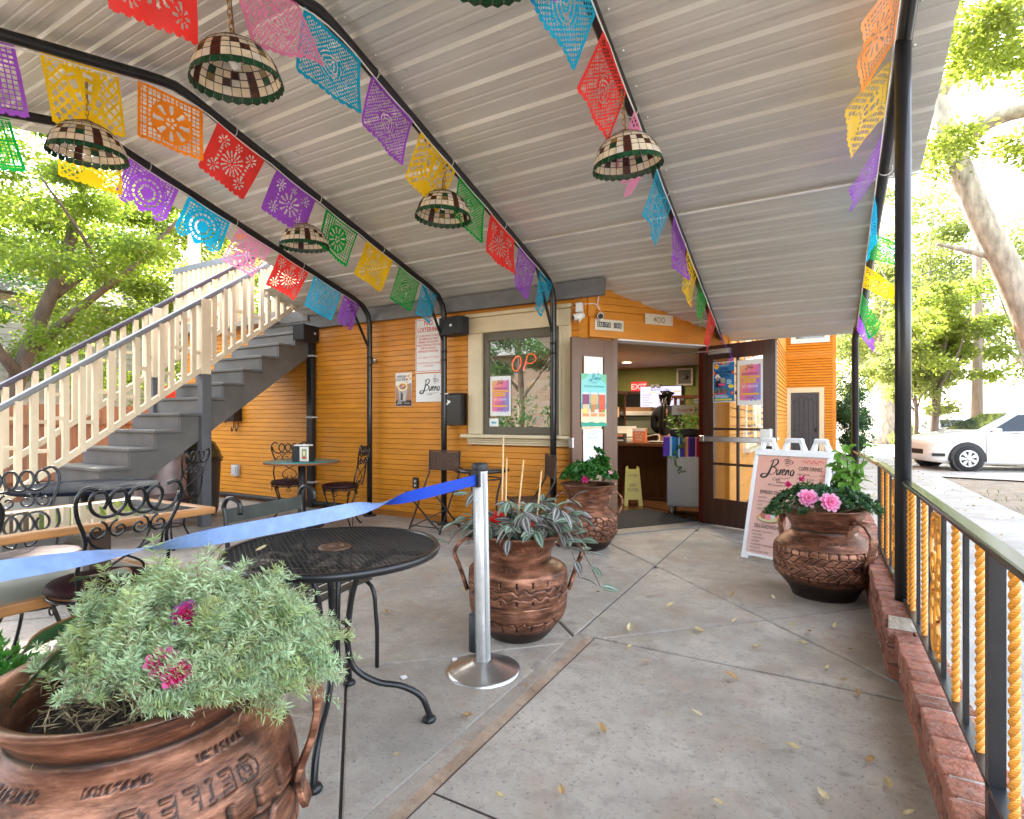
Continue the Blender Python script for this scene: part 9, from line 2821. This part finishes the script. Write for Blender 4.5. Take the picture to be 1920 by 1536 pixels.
# cars
CARW = M("white_car_paint", (0.80, 0.80, 0.80), 0.18, var=0.02, coat=0.8)
CARS = M("silver_car_paint", (0.28, 0.30, 0.33), 0.2, 0.4, var=0.03, coat=0.6)
CARD = M("dark_car_paint", (0.03, 0.035, 0.045), 0.2, var=0.03, coat=0.8)
CGL = M("car_glass", (0.012, 0.020, 0.030), 0.05, spec=0.5)
TYRE = M("tyre_rubber", (0.016, 0.016, 0.017), 0.8)
RIMM = M("silver_wheel", (0.55, 0.55, 0.56), 0.3, 0.7)
CHR = M("chrome", (0.7, 0.7, 0.7), 0.12, 0.95)
def sedan(label, loc, rz, paint, group):
 """front towards +X"""
 t = thing("parked_car", label, "car", loc, rz, group)
 # side outline: (x, z_low, z_belt, half width)
 sec = [(-2.22, 0.42, 0.70, 0.66), (-2.14, 0.26, 0.93, 0.80), (-1.80, 0.20, 1.00, 0.86), (-1.35, 0.18, 1.00, 0.885), (-0.6, 0.17, 0.97, 0.89), (0.3, 0.17, 0.93, 0.89),
           (0.95, 0.17, 0.97, 0.885), (1.40, 0.18, 0.93, 0.87), (1.80, 0.19, 0.85, 0.83), (2.02, 0.22, 0.75, 0.75), (2.12, 0.32, 0.62, 0.62)]
 b = MB(); vs = []
 K = 14
 for x, zl_, zt, w in sec:
  for k in range(K):
   f = k / (K - 1)
   a = -PI / 2 + PI * f
   # right side low -> over the top -> left side low
   yy = [w * 0.86, w * 0.97, w, w, w * 0.99, w * 0.93, w * 0.55]
   zz_ = [zl_, zl_ + 0.08, zl_ + (zt - zl_) * 0.40, zl_ + (zt - zl_) * 0.68, zl_ + (zt - zl_) * 0.88, zt - 0.015, zt + 0.015]
   i = k if k < 7 else 13 - k
   s = -1 if k < 7 else 1
   vs.append((x, s * yy[i], zz_[i]))
 fs = []
 n = len(sec)
 for i in range(n - 1):
  for k in range(K - 1):
   fs.append((i * K + k, (i + 1) * K + k, (i + 1) * K + k + 1, i * K + k + 1))
  fs.append((i * K + K - 1, (i + 1) * K + K - 1, (i + 1) * K, i * K))
 fs += [tuple(range(K)), tuple((n - 1) * K + k for k in reversed(range(K)))]
 b.add(vs, fs, 0, True)
 b.build("body", paint, t)
 # cabin
 cab = [(-1.72, 0.98, 0.80), (-0.95, 1.40, 0.62), (-0.35, 1.47, 0.60), (0.20, 1.44, 0.60), (1.12, 0.97, 0.80)]
 low = [(-1.72, 0.97), (-0.95, 0.97), (-0.35, 0.96), (0.20, 0.94), (1.12, 0.94)]
 c = MB(); vs = []
 for (x, z, w), (xl_, zl_) in zip(cab, low):
  vs += [(xl_, -0.80, zl_), (x, -w, z - 0.04 * (z > 1.1)), (x, -w * 0.72, z), (x, w * 0.72, z), (x, w, z - 0.04 * (z > 1.1)), (xl_, 0.80, zl_)]
 fs = []
 for i in range(4):
  for k in range(5):
   fs.append((i * 6 + k, (i + 1) * 6 + k, (i + 1) * 6 + k + 1, i * 6 + k + 1))
 c.add(vs, fs, 0, True); c.build("cabin", paint, t)
 # glazing a few mm proud
 def side(s):
  P = [(-1.30, 1.00), (-0.92, 1.34), (-0.40, 1.40), (-0.40, 0.99)], [(-0.33, 0.99), (-0.33, 1.40), (0.16, 1.38), (0.86, 0.97)]
  for q in P:
   def yv(z): return s * (0.80 - (0.80 - 0.605) * min(1, max(0, (z - 0.96) / 0.46)) + 0.012)
   m_ = MB().add([(x, yv(z), z) for x, z in q] + [(x, yv(z) - s * 0.02, z) for x, z in q], [(0, 1, 2, 3), (7, 6, 5, 4), (0, 4, 5, 1), (1, 5, 6, 2), (2, 6, 7, 3), (3, 7, 4, 0)])
   m_.build("window", CGL, t)
  MB().box((0.78, s * 0.93, 1.0), (0.16, 0.13, 0.11)).build("wing_mirror", paint, t, bev=0.03)
  for x in (-0.35, ):
   pass
  for x in (-0.62, 0.36):
   MB().box((x, s * 0.895, 0.80), (0.20, 0.03, 0.035)).build("door_handle", CHR, t, bev=0.008)
  dl = MB()
  for x in (-1.02, -0.37, 0.98):
   dl.b2(x - 0.004, x + 0.004, s * 0.889 - 0.004, s * 0.889 + 0.004, 0.28, 0.94)
  dl.build("door_gap", BLACKR, t)
  hl = MB().add([(1.66, s * 0.862, 0.78), (1.98, s * 0.775, 0.70), (2.06, s * 0.715, 0.60), (1.86, s * 0.835, 0.66), (1.64, s * 0.80, 0.86), (1.96, s * 0.66, 0.775), (2.09, s * 0.60, 0.635), (1.8, s * 0.7, 0.7)],
                      [(0, 1, 2, 3), (4, 5, 1, 0), (5, 6, 2, 1), (0, 3, 7, 4)])
  hl.build("headlight", M("lamp_lens", (0.55, 0.57, 0.6), 0.08, spec=1.0), t)
  tl_ = MB().box((-2.13, s * 0.70, 0.82), (0.10, 0.28, 0.14)); tl_.build("tail_light", M("tail_red", (0.4, 0.01, 0.01), 0.2), t, bev=0.02)
  MB().box((1.95, s * 0.765, 0.40), (0.26, 0.10, 0.07), rz=-s * 0.45).build("fog_recess", BLACKR, t)
 for s in (-1, 1): side(s)
 MB().add([(1.04, -0.66, 1.02), (0.30, -0.50, 1.425), (0.30, 0.50, 1.425), (1.04, 0.66, 1.02)], [(0, 1, 2, 3)]).build("windscreen", CGL, t)
 MB().add([(-1.62, -0.64, 1.035), (-1.02, -0.50, 1.385), (-1.02, 0.50, 1.385), (-1.62, 0.64, 1.035)], [(3, 2, 1, 0)]).build("rear_window", CGL, t)
 MB().box((2.10, 0, 0.46), (0.06, 0.85, 0.12)).build("grille", BLACKR, t)
 for x in (1.36, -1.33):
  for s in (-1, 1):
   a_ = MB(); a_.tube([(x + 0.365 * cos(q), s * 0.845, 0.315 + 0.365 * sin(q)) for q in np.linspace(-0.2, PI + 0.2, 16)], 0.05, 6)
   a_.cyl((x, s * 0.70, 0.315), (x, s * 0.888, 0.315), 0.355, 24)
   a_.build("wheel_arch", BLACKR, t)
   e = bpy.data.objects.new("wheel", None); link(e, t, (x, s * 0.80, 0.315)); 
   tq = MB().lathe([(0.20, -0.10), (0.30, -0.10), (0.318, -0.07), (0.318, 0.07), (0.30, 0.10), (0.20, 0.10)], 32)
   o = tq.build("tyre", TYRE, e); o.rotation_euler = (PI / 2, 0, 0)
   rq_ = MB().lathe([(0.0, -0.112), (0.05, -0.112), (0.06, -0.10), (0.06, -0.09)], 24)
   rq_.lathe([(0.175, -0.09), (0.205, -0.105), (0.21, -0.08), (0.21, 0.08)], 32)
   for k in range(7):
    a = 2 * PI * k / 7
    c, s2 = cos(a), sin(a)
    rq_.add([(0.05 * c - w_ * s2, 0.05 * s2 + w_ * c, -0.10) for w_ in (-0.022, 0.022)] + [(0.185 * c - w_ * s2, 0.185 * s2 + w_ * c, -0.098) for w_ in (0.042, -0.042)] +
      [(0.05 * c - w_ * s2, 0.05 * s2 + w_ * c, -0.08) for w_ in (-0.022, 0.022)] + [(0.185 * c - w_ * s2, 0.185 * s2 + w_ * c, -0.08) for w_ in (0.042, -0.042)],
      [(3, 2, 1, 0), (4, 5, 6, 7), (0, 1, 5, 4), (1, 2, 6, 5), (2, 3, 7, 6), (3, 0, 4, 7)])
   rq_.lathe([(0, -0.03), (0.20, -0.03)], 24, mi=1)
   o = rq_.build("rim", [RIMM, BLACKR], e); o.rotation_euler = (PI / 2, 0, 0); o.scale = (1, 1, s)
 return t
hd = math.atan2(-0.33, -0.94)
# front axle of the white sedan stands at (3.0, 17.0)
axle = Vector((3.08, 17.15, 0)); dirv = Vector((cos(hd), sin(hd), 0)); right = Vector((dirv.y, -dirv.x, 0))
wc_ = axle - dirv * 1.36 + Vector((-dirv.y, dirv.x, 0)) * -0.8
sedan("white sedan parked across the driveway at the right edge", (wc_.x, wc_.y, -0.03), hd, CARW, "parked cars")
sedan("dark car half hidden behind the thick pale trunk", (5.6, 36.5, -0.155), rad(100), CARD, "parked cars")
sedan("silver car behind the young tree on the side road", (7.6, 31.0, -0.155), rad(185), CARS, "parked cars")
# dry grass tufts and leaf litter on the verge
n = 9000
Pg = np.c_[rsT.uniform(2.35, 5.5, n), rsT.uniform(6, 34, n), np.full(n, -0.062)]
m_ = (np.sin(Pg[:, 0] * 2.1 + Pg[:, 1] * 0.9) + np.sin(Pg[:, 1] * 1.7) + rsT.normal(size=n) * 0.5) > 0.5
Pg = Pg[m_ & ~((Pg[:, 1] > 13.2) & (Pg[:, 1] < 19.8))]
V, F = leaf_quads(Pg, np.c_[rsT.normal(size=(len(Pg), 2)) * 0.5, np.ones(len(Pg))], rsT.uniform(0.03, 0.10, len(Pg)), 0.16, 0.05, rsT)
tag(np_obj("verge_grass", V, F, thin("dry_grass", (0.22, 0.24, 0.07), 0.4, 0.6, 0.3, 3)), "sparse dry grass on the dusty verge", "grass", kind="stuff")
n = 1500
Pg = np.c_[rsT.uniform(0.6, 5.4, n), rsT.uniform(2, 34, n), np.full(n, -0.012)]
Pg[:, 2] = np.where(Pg[:, 0] > 2.31, -0.055, -0.013)
V, F = leaf_quads(Pg, rsT.normal(size=(n, 3)) * [1, 1, 0.15], rsT.uniform(0.03, 0.07, n), 0.6, 0.12, rsT)
tag(np_obj("leaf_litter", V, F, LFM[0]), "scattered dry leaves along the pavement and verge", "leaf litter", kind="stuff")
